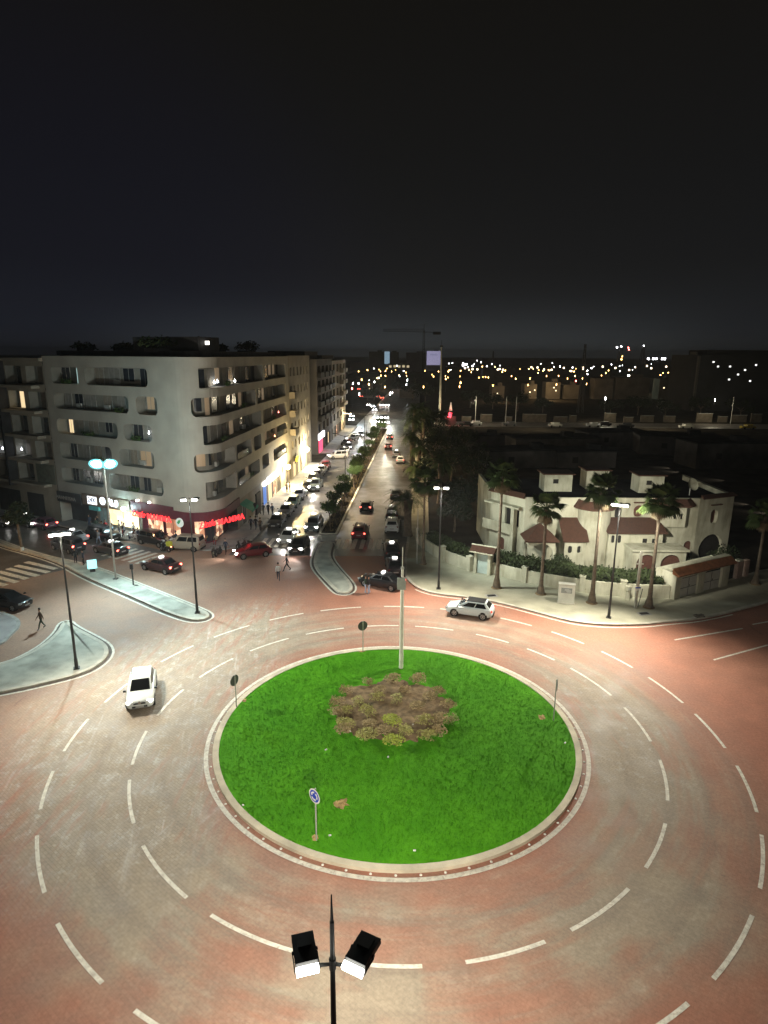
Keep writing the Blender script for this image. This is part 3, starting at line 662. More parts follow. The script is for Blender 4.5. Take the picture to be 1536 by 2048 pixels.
def make_car(kind):
    s = SPEC[kind]; L, Wd, H = s['L'], s['W'], s['H']; w = Wd / 2
    t = thing(kind, None, None)
    X = [(L / 2, s['nose'] - .10, .34, .66), (L / 2 - .05, s['nose'] - .03, .27, .80), (L / 2 - .20, s['nose'] + .02, .22, .92), (L / 2 - .5, s['nose'] + .08, .2, .985), (s['xws'], s['hood'], .2, 1.0), (0, s['belt'], .2, 1.0), (s['xrb'] + .1, s['belt'] + .01, .2, 1.0), (-L / 2 + .42, s['tail'] - .01, .22, .985), (-L / 2 + .16, s['tail'] - .04, .26, .93), (-L / 2 + .03, s['tail'] - .14, .32, .85), (-L / 2, s['tail'] - .3, .38, .78)]
    b = MB(); vs = []; fs = []
    for x, zt, zb, k in X:
        hh = zt - zb; half = [(0, zb), (.80, zb), (.96, zb + .1 * hh + .03), (1.0, zb + .42 * hh), (.99, zb + .74 * hh), (.94, zt - .05), (.80, zt), (0, zt + .02)]
        for y, z in half: vs.append((x, y * w * k, z))
        for y, z in half[-2:0:-1]: vs.append((x, -y * w * k, z))
    n = 14
    for i in range(len(X) - 1): fs += [(i * n + j, i * n + (j + 1) % n, (i + 1) * n + (j + 1) % n, (i + 1) * n + j) for j in range(n)]
    fs += [tuple(range(n)), tuple(range((len(X) - 1) * n + n - 1, (len(X) - 1) * n - 1, -1))]
    b.add(vs, fs)
    wb, wt = w * .915, w * .74; zb = s['belt'] - .04
    base = [(s['xws'] + .02, -wb * .90, zb), (s['xws'] + .02, wb * .90, zb), (s['xrb'], wb * .93, zb), (s['xrb'], -wb * .93, zb)]
    topc = [(s['xrf'], -wt * .93, H - .06), (s['xrf'], wt * .93, H - .06), (s['xrr'], wt * .93, H - .05), (s['xrr'], -wt * .93, H - .05)]
    xm = (s['xrf'] + s['xrr']) / 2
    cv = base + topc + [(xm, 0, H)]
    bm = bmesh.new(); V = [bm.verts.new(p) for p in cv]
    for f in ((0, 1, 5, 4), (1, 2, 6, 5), (2, 3, 7, 6), (3, 0, 4, 7), (4, 5, 8), (5, 6, 8), (6, 7, 8), (7, 4, 8)): bm.faces.new([V[i] for i in f])
    bm.normal_update()
    E = [e for e in bm.edges if V[8] not in e.verts and any(v in V[4:8] for v in e.verts)]
    bmesh.ops.bevel(bm, geom=E, offset=.07, segments=2, affect='EDGES', profile=.6)
    bm.verts.index_update(); n0 = len(b.v); b.v += [tuple(v.co) for v in bm.verts]
    for f in bm.faces: b.f.append(tuple(v.index + n0 for v in f.verts)); b.mi.append(0)
    bm.free()
    b.build('body', M_PAINT, t, smooth=38)
    pane('windscreen', [base[0], base[1], topc[1], topc[0]], .07, .93, .10, .90, t)
    pane('rear_window', [base[2], base[3], topc[3], topc[2]], .1, .9, .22, .88, t)
    for sd in (1, -1):
        c = [base[1], base[2], topc[2], topc[1]] if sd == 1 else [base[0], base[3], topc[3], topc[0]]
        cuts = ((.12, .50), (.535, .90)) if kind != 'pickup' else ((.14, .58), (.62, .92))
        for u0, u1 in cuts: pane('side_window', c, u0, u1, .14, .86, t, sign=sd)
        g = MB(); g.box(s['xws'] - .12, sd * (w + .07), s['belt'] + .05, .10, .17, .12); g.build('wing_mirror', M_PAINT if kind != 'hatchback' else M_TRIM, t)
        g = MB(); xf = L / 2 - .13
        g.box(xf, sd * w * .70, s['nose'] - .06, .22, .34, .13, rz=-sd * R(26)); g.build('headlight', M_HEAD, t)
        g = MB(); g.box(-L / 2 + .07, sd * w * .74, s['tail'] - .18, .12, .26 if kind != 'suv' else .22, .16, rz=sd * R(18)); g.build('tail_light', M_TAIL, t)
        for xw in (L / 2 - .80, -L / 2 + .76):
            g = MB(); g.cyl((xw, sd * (w - .20), .31), (xw, sd * (w + .004), .31), .31, n=18); g.cyl((xw, sd * (w - .3), .33), (xw, sd * (w - .002), .33), .375, n=18)
            wh = g.build('wheel', M_TYRE, t)
            g = MB(); g.cyl((xw, sd * (w), .31), (xw, sd * (w + .014), .31), .06, n=8)
            for q in range(5):
                a = q * 2 * math.pi / 5; g.box(xw + .11 * math.cos(a), sd * (w + .008), .31 + .11 * math.sin(a), .2, .016, .055, ry=-a)
            pr = [(.17, 0), (.205, 0)]
            for q in range(18):
                a, a2 = 2 * math.pi * q / 18, 2 * math.pi * (q + 1) / 18
                g.face([(xw + .17 * math.cos(a), sd * (w + .01), .31 + .17 * math.sin(a)), (xw + .21 * math.cos(a), sd * (w + .01), .31 + .21 * math.sin(a)), (xw + .21 * math.cos(a2), sd * (w + .01), .31 + .21 * math.sin(a2)), (xw + .17 * math.cos(a2), sd * (w + .01), .31 + .17 * math.sin(a2))])
            g.build('rim', M_RIM, wh)
    g = MB(); g.box(L / 2 - .035, 0, s['nose'] - .13, .09, w * .82, .10); g.box(L / 2 - .01, 0, .40, .05, w * 1.05, .13); g.build('grille', M_TRIM, t)
    g = MB(); g.box(L / 2 + .022, 0, .42, .02, .50, .11); g.build('number_plate', M_PLATE, t)
    g = MB(); g.box(-L / 2 - .012, 0, s['tail'] - .42, .02, .50, .12); g.build('number_plate', M_PLATE, t)
    g = MB(); g.box(-L / 2 + .0, 0, .34, .08, w * 1.4, .16); g.build('rear_bumper', M_TRIM, t)
    if kind == 'suv':
        g = MB()
        for sd in (1, -1): g.cyl((s['xrf'] - .15, sd * wt * .78, H - .01), (s['xrr'] + .15, sd * wt * .78, H - .01), .022, n=6)
        g.build('roof_rail', M_CHROME, t)
    if kind == 'pickup':
        g = MB(); g.box(-1.75, 0, 1.125, 1.5, 1.45, .02); g.build('load_bed', M_TRIM, t)
    return t
PROTO = {}
def place_car(kind, px, py, head, colour, label, group=None, front=0.0, rear=0.0, beam=0, cat='car', pos=None, scale=1.0):
    if kind not in PROTO:
        o = make_car(kind); index_kids(o); PROTO[kind] = o
    else: o = copy_tree(PROTO[kind])
    P = pos or at(px, py); o.location = (P[0], P[1], .004); o.rotation_euler = (0, 0, R(head)); o.scale = [scale] * 3
    tag(o, label, cat, group or '')
    if not group and 'group' in o: del o['group']
    for c in KIDS[o.name]:
        n = c.name.split('.')[0]
        if n in ('body', 'wing_mirror'): c.color = (*colour, 1)
        elif n == 'headlight': c.color = (1.0, .97, .90, front) if front else (.35, .36, .36, 0)
        elif n == 'tail_light': c.color = (1.0, .10, .07, rear) if rear else (.22, .012, .012, 0)
    if beam:
        sp = SPEC[kind]; d = Vector((math.cos(R(head)), math.sin(R(head)), 0))
        spot('headlight_beam', Vector((P[0], P[1], .72)) + d * (sp['L'] / 2 + .15), Vector((P[0], P[1], 0)) + d * 11, beam, (1.0, .95, .85), 75, .8, .1, o)
    return o
BLK, DGR, GRY, SIL, WHT, RED, DRED, BLUE, BEI, GRN = (.010, .010, .012), (.035, .036, .038), (.11, .11, .11), (.42, .43, .43), (.74, .76, .74), (.13, .007, .010), (.10, .008, .010), (.02, .035, .10), (.34, .30, .24), (.02, .06, .045)
def away(y=0): return 86.6
TOW = 266.6
c = place_car('hatchback', 285, 1392, 287, (.74, .78, .75), 'white hatchback with black mirrors driving towards the viewer on the left of the roundabout', front=.10)
g = MB(); g.box(2.025, 0, .66, .03, .16, .19, rx=R(45)); e = g.build('emblem', M_CHROME, c)
g = MB(); g.box(1.93, 0, .64, .16, .5, .1); g.build('badge_panel', M_TRIM, c)
c = place_car('hatchback', 940, 1229, 160, (.60, .66, .66), 'pale silver hatchback with a black roof on the far side of the roundabout', rear=.06)
g = MB(); g.box(-.55, 0, 1.455, 1.55, 1.06, .03); g.build('roof_panel', M_TRIM, c)
place_car('hatchback', 506, 1112, 204, RED, 'dark red hatchback with bright headlights turning left before the restaurant', front=1, beam=500)
c = place_car('sedan', 578, 1081, 262, WHT, 'white sedan taxi with a lit roof sign and headlights on', front=1, beam=400)
g = MB(); g.box(-.2, 0, 1.50, .22, .5, .14); g.build('roof_sign', glow('taxi_sign', (1, .97, .9), 6), c)
place_car('hatchback', 599, 1099, 264, DGR, 'dark grey hatchback with headlights on, leading the traffic onto the junction', front=1, beam=500)
place_car('suv', 628, 1058, 266, (.14, .17, .18), 'grey suv with headlights on waiting at the crossing beside the planted strip', front=1, beam=350)
place_car('pickup', 632, 978, TOW, (.10, .12, .12), 'dark pickup truck with dazzling headlights coming down the street', front=1, beam=500)
place_car('suv', 721, 1072, 86, (.16, .008, .02), 'dark red suv with red tail lights driving away over the crosswalk', rear=.5)
place_car('hatchback', 733, 1019, away(), BLK, 'small black car driving away behind the red suv', rear=.6)
place_car('suv', 785, 1059, 87, (.70, .72, .70), 'white suv parked under the date palm')
place_car('estate_van', 785, 1036, 87, BLK, 'black van parked just beyond the white suv under the date palm')
place_car('sedan', 783, 1108, 93, BLK, 'black sedan parked at the right kerb, farther of two by the garden wall corner')
place_car('sedan', 789, 1141, 93, (.02, .015, .018), 'black sedan with white plate, nearer of two parked by the garden wall corner')
place_car('sedan', 763, 1172, 152, BLK, 'black sedan with red tail lights stopped askew beside two people', rear=.7)
PK = 'cars parked along the left kerb of the street'
rowcars = [('sedan', 549, 1049, (.02, .018, .018), 'black sedan parked nearest the corner along the left kerb'),
 ('sedan', 578, 1028, (.05, .05, .052), 'dark sedan with pale flank, second in the row parked along the left kerb'),
 ('hatchback', 591, 1012, GRN, 'dark green small car, third in the row parked along the left kerb'),
 ('sedan', 603, 996, (.12, .12, .125), 'grey sedan, fourth in the row parked along the left kerb'),
 ('hatchback', 613, 980, BLK, 'black small car parked along the left kerb beside the pickup'),
 ('suv', 620, 966, (.03, .03, .034), 'dark suv parked along the left kerb just behind the pickup'),
 ('sedan', 628, 955, DGR, 'dark grey sedan, seventh in the row parked along the left kerb'),
 ('sedan', 636, 946, (.55, .54, .50), 'white sedan near the far end of the row along the left kerb'),
 ('hatchback', 643, 937, DRED, 'dark red car parked last in the row along the left kerb before the side street')]
for k, px, py, cc, lb in rowcars:
    p = at(px, py); place_car(k, 0, 0, TOW, cc, lb, PK, pos=(sx(p.y, -14.55), p.y))
place_car('estate_van', 676, 917, 200, (.50, .47, .42), 'cream van turning across the street at the side street', front=.5)
place_car('sedan', 697, 897, TOW, (.05, .06, .08), 'dark saloon with headlights coming past the side street', front=1, beam=300)
place_car('hatchback', 686, 908, 250, (.30, .30, .29), 'pale hatchback parked beyond the side street')
place_car('sedan', 693, 889, 255, BLK, 'dark car parked outside the lit shops up the street')
place_car('sedan', 722, 873, TOW, DGR, 'dark car with two bright headlights near the far crossing', front=1, beam=300)
place_car('hatchback', 708, 880, 250, GRY, 'grey car parked by the far crossing')
place_car('hatchback', 777, 897, away(), DRED, 'car with red tail lights driving away up the right lane, nearer of two', rear=.9)
place_car('sedan', 780, 878, away(), BLK, 'car with red tail lights driving away up the right lane, farther of two', rear=.9)
place_car('sedan', 793, 913, 87, GRY, 'grey sedan parked beyond the palms at the right kerb')
place_car('hatchback', 801, 925, 87, WHT, 'white hatchback parked among the palms at the right kerb', rear=.25)
place_car('hatchback', 792, 995, 87, DGR, 'dark hatchback half hidden behind the date palm fronds')
# the junction on the left
place_car('sedan', 322, 1140, 152, (.03, .006, .008), 'dark red sedan with a glowing red light bar crossing the junction', rear=1)
place_car('sedan', 222, 1106, 150, (.03, .032, .035), 'black sedan with a bright bumper driving away by the long traffic island', rear=.6)
place_car('suv', 137, 1100, 148, (.02, .02, .03), 'dark suv braking beside the lamp post on the left', rear=1)
place_car('sedan', 145, 1082, 148, (.34, .34, .36), 'silver sedan queuing behind the dark braking suv', rear=.5)
place_car('hatchback', 88, 1055, 148, (.14, .05, .09), 'plum hatchback with bright red tail lights below the balconies', rear=1)
place_car('sedan', 55, 1050, -28, (.30, .29, .27), 'pale sedan with headlights on below the balconies', front=.7)
place_car('hatchback', 8, 1050, -28, (.10, .09, .10), 'car at the left edge with its headlights on', front=.4)
place_car('suv', 208, 1078, -28, BLK, 'black suv parked before the glowing cafe window')
place_car('suv', 312, 1088, -28, (.012, .012, .014), 'black off road car parked before the red restaurant sign')
c = place_car('estate_van', 372, 1098, 170, BEI, 'beige estate van parked before the restaurant terrace')
place_car('hatchback', 18, 1213, -14, (.008, .008, .009), 'black hatchback parked at the left edge beside the dark pavement', rear=.1)
# distant traffic beyond the crossing: too small to show parts
fm = MB(); fm.prism([(-2.1, -.85), (2.1, -.85), (2.1, .85), (-2.1, .85)], .3, .95); fm.prism([(-1.6, -.75), (1.0, -.75), (.5, .62), (-1.3, .62)], .95, 1.45)
fm.box(2.1, .6, .7, .1, .45, .25, m=1); fm.box(2.1, -.6, .7, .1, .45, .25, m=1); fm.box(-2.1, .6, .8, .1, .4, .25, m=2); fm.box(-2.1, -.6, .8, .1, .4, .25, m=2)
for xx in (-1.3, 1.3):
    for yy in (-.8, .8): fm.cyl((xx, yy - .1, .32), (xx, yy + .1, .32), .32, n=10, m=3)
far0 = fm.build('distant_car', [M_PAINT, glow('far_headlamp', (1, .97, .92), 45), glow('far_tail_lamp', (1, .10, .06), 16), M_TYRE])
dark0 = MB(); dark0.v, dark0.f = list(fm.v), list(fm.f); dark0.mi = [0 if i in (1, 2) else i for i in fm.mi]; far1 = dark0.build('parked_distant_car', [M_PAINT, M_GLASS, M_GLASS, M_TYRE])
ff = [(752, 838, TOW), (760, 838, TOW), (768, 838, TOW), (773, 838, TOW), (756, 846, TOW), (768, 848, TOW), (774, 848, TOW), (764, 812, TOW), (775, 813, TOW), (704, 835, 270), (703, 842, 270), (783, 787, TOW), (727, 792, 100), (722, 795, 100), (731, 795, 100), (717, 780, 100), (755, 795, 100), (763, 798, 100), (738, 812, TOW), (746, 815, TOW), (750, 822, TOW)]
for i, (px, py, h) in enumerate(ff):
    o = far0 if i == 0 else far0.copy()
    if i: col.objects.link(o)
    p = at(px, py); o.location = (p.x, p.y, .0); o.rotation_euler = (0, 0, R(h)); o.color = (*random.choice([DGR, GRY, SIL, BLK]), 1)
    tag(o, 'distant car with its headlights on towards the viewer beyond the far crossing' if h > 200 else 'distant car showing red tail lights on the road beyond the far crossing', 'car', 'oncoming traffic far up the street' if h > 200 else 'traffic driving off far up the street')
for i, (px, py, cc, lb) in enumerate([(950, 851, WHT, 'white jeep shaped car parked on the far road nearest the tall pale mast'), (932, 852, DGR, 'dark car parked beside the white one near the tall pale mast'), (1110, 854, (.5, .5, .45), 'pale car parked on the far road left of the lattice mast'), (1186, 854, WHT, 'white saloon parked on the far road under the street lamp'), (1372, 857, (.75, .74, .66), 'white car parked on the far road at the right'), (1495, 858, (.55, .42, .05), 'yellow taxi parked on the far road at the right edge'), (1253, 855, DGR, 'dark car on the far road with one lamp lit'), (1020, 852, GRY, 'grey car parked on the far road between low walls'), (1208, 852, BLK, 'dark car parked close behind the white saloon on the far road')]):
    o = far1 if i == 0 else far1.copy()
    if i: col.objects.link(o)
    p = at(px, py); o.location = (p.x, p.y, .0); o.rotation_euler = (0, 0, R(178)); o.color = (*cc, 1)
    tag(o, lb, 'car', 'cars parked on the far road')
# scooters before the restaurant
def make_scooter():
    t = thing('scooter', None, None)
    for x in (-.6, .62):
        g = MB(); g.cyl((x, -.05, .27), (x, .05, .27), .27, n=16); w_ = g.build('wheel', M_TYRE, t)
        g = MB(); g.cyl((x, -.055, .27), (x, .055, .27), .14, n=10); g.build('rim', M_RIM, w_)
    g = MB(); vs = []
    prof = [(-.85, .62, .10), (-.7, .72, .14), (-.2, .66, .16), (-.05, .36, .17), (.25, .32, .17), (.42, .45, .18), (.55, .9, .12)]
    for i in range(len(prof) - 1):
        a, b = prof[i], prof[i + 1]
        g.add([(a[0], -a[2], a[1]), (a[0], a[2], a[1]), (b[0], b[2], b[1]), (b[0], -b[2], b[1]), (a[0], -a[2], a[1] - .26), (a[0], a[2], a[1] - .26), (b[0], b[2], b[1] - .2), (b[0], -b[2], b[1] - .2)], [(0, 1, 2, 3), (4, 7, 6, 5), (0, 3, 7, 4), (1, 5, 6, 2), (0, 4, 5, 1), (3, 2, 6, 7)])
    g.cyl((.62, 0, .3), (.48, 0, .98), .035, n=8); g.build('body', M_PAINT, t, smooth=30)
    g = MB(); g.box(-.42, 0, .77, .72, .26, .1); g.build('seat', M_TRIM, t)
    g = MB(); g.cyl((.45, -.34, 1.0), (.45, .34, 1.0), .02, n=8); g.build('handlebar', M_TRIM, t)
    g = MB(); g.ball((.56, 0, .88), .09, 8, 5); g.build('headlight', M_HEAD, t)
    return t
SC0 = None
for px, py, h, cc, lb, box in [(331, 1103, 150, (.03, .03, .03), 'dark delivery scooter with a yellow green box and a red tail light', 1), (427, 1112, 100, (.05, .045, .03), 'dark scooter standing at the kerb before the restaurant corner, left of two', 0), (437, 1110, 80, (.02, .02, .02), 'black scooter standing at the kerb before the restaurant corner, right of two', 0), (484, 1099, 150, (.015, .015, .02), 'black scooter parked at the pavement corner under the small lantern', 0), (495, 1094, 140, (.05, .01, .012), 'dark red scooter parked at the pavement corner nearest the red hatchback', 0), (270, 1077, 60, (.02, .02, .022), 'black scooter among the chairs beside the cafe', 0), (352, 1082, 70, (.06, .06, .065), 'grey scooter between the off road car and the beige van', 0)]:
    if SC0 is None: SC0 = make_scooter(); index_kids(SC0); o = SC0
    else: o = copy_tree(SC0)
    p = at(px, py); o.location = (p.x, p.y, .0); o.rotation_euler = (0, 0, R(h)); tag(o, lb, 'scooter', 'scooters by the restaurant')
    for c in KIDS[o.name]:
        if c.name.startswith('body'): c.color = (*cc, 1)
        if c.name.startswith('headlight'): c.color = (.3, .3, .3, 0)
    if box:
        g = MB(); g.box(-.72, 0, 1.05, .5, .5, .48); g.build('delivery_box', mat('delivery_yellow', (.50, .55, .06), .5, .1, 5), o)
        g = MB(); g.box(-.99, 0, .72, .04, .12, .07); g.build('tail_light', glow('scooter_tail', (1, .2, .1), 20), o)
# ------------------------------------------------------------------ people
M_SKIN = mat('skin', (.36, .21, .14), .6, .08, 8); M_HAIR = mat('dark_hair', (.018, .013, .010), .7, .2, 20)
CLOTH = {}
def cloth(name, c):
    return mat('cloth_' + name, c, .9, .18, 9)
def body_mesh(pose):
    """one continuous skinned figure, facing +X; returns mesh with slots skin, top, trousers, shoes"""
    V, Ed, Rd = [], [], []
    def p(x, y, z, r, par=None, r2=None):
        V.append((x, y, z)); Rd.append((r, r2 or r))
        if par is not None: Ed.append((par, len(V) - 1))
        return len(V) - 1
    sit = pose == 'sit'; st = {'walk': .26, 'stand': .03, 'stride': .36, 'sit': 0}[pose]
    hz = .93 if not sit else .50
    pel = p(0, 0, hz, .125, None, .15); ab = p(.0, 0, hz + .18, .105, pel, .135); ch = p(.01, 0, hz + .38, .115, ab, .155); nk0 = p(0, 0, hz + .53, .07, ch, .09)
    nk = p(.02, 0, hz + .60, .052, nk0); h0 = p(.035, 0, hz + .68, .075, nk); h1 = p(.04, 0, hz + .77, .092, h0, .078); h2 = p(.03, 0, hz + .84, .062, h1)
    for sd in (1, -1):
        s = st * sd
        if not sit:
            hp = p(0, .085 * sd, hz - .06, .088, pel); kn = p(s * .62 + .03, .09 * sd, hz - .46, .062, hp); an = p(s * 1.05 - (.06 if s < 0 else 0), .09 * sd, .09 + (.06 if s < 0 else 0), .042, kn); p(s * 1.05 + .15, .10 * sd, .045 + (.02 if s < 0 else 0), .038, an)
        else:
            hp = p(.05, .10 * sd, hz - .03, .088, pel); kn = p(.46, .12 * sd, hz - .02, .062, hp); an = p(.46, .12 * sd, .09, .042, kn); p(.60, .12 * sd, .045, .038, an)
        sh = p(0, .17 * sd, hz + .49, .062, ch); a = -s * .8
        if sit: el = p(.10, .24 * sd, hz + .24, .045, sh); wr = p(.33, .16 * sd, hz + .22, .034, el); hd = p(.41, .13 * sd, hz + .22, .034, wr)
        else: el = p(a * .35 - .02, .235 * sd, hz + .22, .045, sh); wr = p(a * .9 + .06, .23 * sd, hz - .01, .034, el); hd = p(a * 1.0 + .09, .22 * sd, hz - .09, .036, wr, .02)
        for q in range(3): p(V[hd][0] + .03, V[hd][1] + (q - 1) * .018, V[hd][2] - (.06 if not sit else .01), .010, hd)
        p(V[hd][0] + .035, V[hd][1] - .03 * sd, V[hd][2] - .02, .011, hd)
    me = bpy.data.meshes.new('figure'); me.from_pydata(V, Ed, [])
    o = bpy.data.objects.new('figure', me); col.objects.link(o)
    m = o.modifiers.new('skin', 'SKIN'); m.use_smooth_shade = True
    for i, d in enumerate(me.skin_vertices[0].data): d.radius = Rd[i]; d.use_root = (i == 0)
    sb = o.modifiers.new('sub', 'SUBSURF'); sb.levels = 1; sb.render_levels = 1
    dg = bpy.context.evaluated_depsgraph_get(); r = bpy.data.meshes.new_from_object(o.evaluated_get(dg)); bpy.data.objects.remove(o)
    zs = hz + .575; idx = []
    for f in r.polygons:
        c = f.center
        if c.z > zs: k = 0
        elif abs(c.y) > .185 and c.z < hz + .02 and not sit: k = 0
        elif sit and c.x > .34 and c.z > hz + .15: k = 0
        elif c.z < .095: k = 3
        elif c.z < hz + .03: k = 2
        else: k = 1
        idx.append(k)
    while len(r.materials) < 4: r.materials.append(None)
    r.polygons.foreach_set('material_index', idx)
    return r, hz
FIG = {k: body_mesh(k) for k in ('walk', 'stand', 'stride', 'sit')}
HAIRM = {}
def person(px, py, pose, head, top, trousers, label, group=None, pos=None, long=False, scale=1.0, z=0.0):
    me, hz = FIG[pose]; me = me.copy()
    me.materials[0] = M_SKIN; me.materials[1] = cloth(*top); me.materials[2] = cloth(*trousers); me.materials[3] = M_TRIM
    o = bpy.data.objects.new('person', me); col.objects.link(o)
    P = pos or at(px, py, z); o.location = (P[0], P[1], z); o.rotation_euler = (0, 0, R(head)); o.scale = [scale] * 3
    tag(o, label, 'person', group)
    g = MB(); g.lathe([(.001, hz + .945), (.06, hz + .93), (.096, hz + .88), (.104, hz + .82), (.098, hz + .77 - (.0 if not long else .16)), (.07, hz + .75 - (0 if not long else .2))], 12, (.012, 0)); 
    for i, v in enumerate(g.v):
        if v[0] > .06 and v[2] < hz + .84: g.v[i] = (.06, v[1], v[2])
    g.build('hair', M_HAIR, o, smooth=60)
    return o
NAVY, BLACK_, WHITE_, GREY_, DENIM, BROWN, BEIGE, GREEN_, PALE = ('navy', (.02, .025, .05)), ('black', (.012, .012, .013)), ('white', (.70, .70, .68)), ('grey', (.16, .16, .165)), ('denim', (.05, .075, .14)), ('brown', (.07, .045, .03)), ('beige', (.38, .31, .22)), ('green', (.03, .05, .035)), ('pale_blue', (.35, .42, .55))
RD_, ORG = ('red', (.25, .02, .02)), ('ochre', (.45, .30, .10))
person(557, 1160, 'walk', 280, WHITE_, NAVY, 'person in a white top and navy trousers walking across the junction')
person(574, 1142, 'stride', 200, BLACK_, BLACK_, 'person in black striding across the junction in front of the headlights')
person(84, 1258, 'walk', 230, BROWN, GREEN_, 'person in brown walking on the dark road at the left')
person(731, 1187, 'stand', 20, GREEN_, PALE, 'person in dark green and pale jeans beside the stopped black sedan')
person(738, 1188, 'stand', 170, BLACK_, PALE, 'person in a black top and pale jeans beside the stopped black sedan')
for i, (px, py, h, a, b) in enumerate([(502, 1060, 80, NAVY, BLACK_), (512, 1060, 80, BLACK_, NAVY), (521, 1063, 95, BROWN, BLACK_), (527, 1031, 85, GREY_, GREY_), (537, 1030, 265, BLACK_, BLACK_), (545, 1032, 250, DENIM, NAVY)]):
    person(px, py, 'walk', h, a, b, ['figure in navy on the corner pavement, left of three nearest walkers', 'dark figure in black on the corner pavement, middle of the three nearest walkers', 'figure in brown on the corner pavement beside the parked sedan', 'figure in grey on the pavement below the black screen, left of three', 'figure in black on the pavement below the blue door, middle of three', 'figure in denim on the pavement below the blue door, right of three'][i], 'walkers on the street pavement')
person(574, 986, 'stand', 250, BEIGE, BLACK_, 'person in a beige jacket under the yellow wall lamp')
person(580, 986, 'stand', 200, BROWN, BLACK_, 'person in brown standing beside the one in beige under the yellow wall lamp')
person(733, 875, 'walk', 90, BLACK_, BLACK_, 'tiny dark figure crossing the bright far crossing')
person(152, 1128, 'stand', 300, BLACK_, BLACK_, 'dark figure by the long traffic island next to the bright panel, left of two')
person(168, 1132, 'stand', 200, NAVY, BLACK_, 'dark figure by the long traffic island next to the bright panel, right of two')
person(198, 1088, 'walk', 160, GREY_, PALE, 'person in a grey coat walking behind the black suv')
def fpt(s, o): return (FA.x - FD.x * s + FN.x * o, FA.y - FD.y * s + FN.y * o)     # along the corner building's left front, o metres before it
crowd = [(6.0, .3, 'stand', NAVY, DENIM, 'person in navy standing under the white shop sign'), (7.4, .1, 'walk', BLACK_, GREY_, 'person in black before the open cafe door'), (8.8, .6, 'sit', WHITE_, DENIM, 'person in white seated at a cafe table under the round sign'), (9.8, .2, 'stand', BROWN, NAVY, 'person in brown standing at the glowing cafe window'), (10.8, .7, 'sit', GREY_, BLACK_, 'person in grey seated at a cafe table'), (11.6, .3, 'stand', BEIGE, DENIM, 'person in beige standing at the end of the glowing window'), (12.6, .6, 'stand', BLACK_, RD_, 'person in black top and red trousers between cafe and restaurant'), (13.3, .9, 'walk', PALE, NAVY, 'person in a pale blue top walking past the restaurant terrace'), (15.2, .5, 'sit', NAVY, BLACK_, 'person in navy seated under the left red sign'), (17.0, .6, 'sit', BLACK_, DENIM, 'person in black seated under the middle of the left red sign'), (18.8, .5, 'sit', GREEN_, BLACK_, 'person in dark green seated at the end of the left red sign')]
crowd += [(8.1, .9, 'stand', GREEN_, NAVY, 'person in dark green standing at the kerb before the cafe'), (10.0, 1.0, 'walk', RD_, DENIM, 'person in a red top walking along the kerb before the cafe'), (11.2, 1.0, 'sit', PALE, BLACK_, 'person in pale blue seated by the kerb at the cafe'), (14.1, .2, 'stand', WHITE_, BLACK_, 'person in a white shirt standing at the burgundy pillar'), (14.9, .9, 'sit', BROWN, DENIM, 'person in brown seated under the first letters of the left red sign'), (16.4, .9, 'sit', WHITE_, NAVY, 'person in white seated before the left restaurant window'), (18.0, .9, 'sit', GREY_, DENIM, 'person in grey seated between two terrace tables'), (19.6, .8, 'stand', BLACK_, GREY_, 'waiter in black and grey standing at the terrace end'), (20.6, .9, 'sit', BEIGE, NAVY, 'person in beige seated under the round leaf sign'), (21.4, .3, 'walk', NAVY, BLACK_, 'person in navy walking under the round leaf sign')]
for s, o, ps, a, b, lb in crowd:
    p = fpt(s, o); person(0, 0, ps, random.uniform(180, 340), a, b, lb, 'guests and passers by before the cafes', pos=(p[0], p[1]), z=.13)
for px, py, ps, a, b, lb in [(397, 1080, 'stand', BLACK_, BLACK_, 'waiter in black at the restaurant door'), (412, 1086, 'sit', ORG, BLACK_, 'person in ochre seated before the restaurant window'), (433, 1088, 'sit', BEIGE, RD_, 'person in beige seated before the restaurant shelves'), (452, 1108, 'walk', NAVY, BLACK_, 'person in navy stepping off the kerb by the scooters')]:
    person(px, py, ps, 260, a, b, lb, 'guests and passers by before the cafes', z=.13 if py < 1100 else 0)

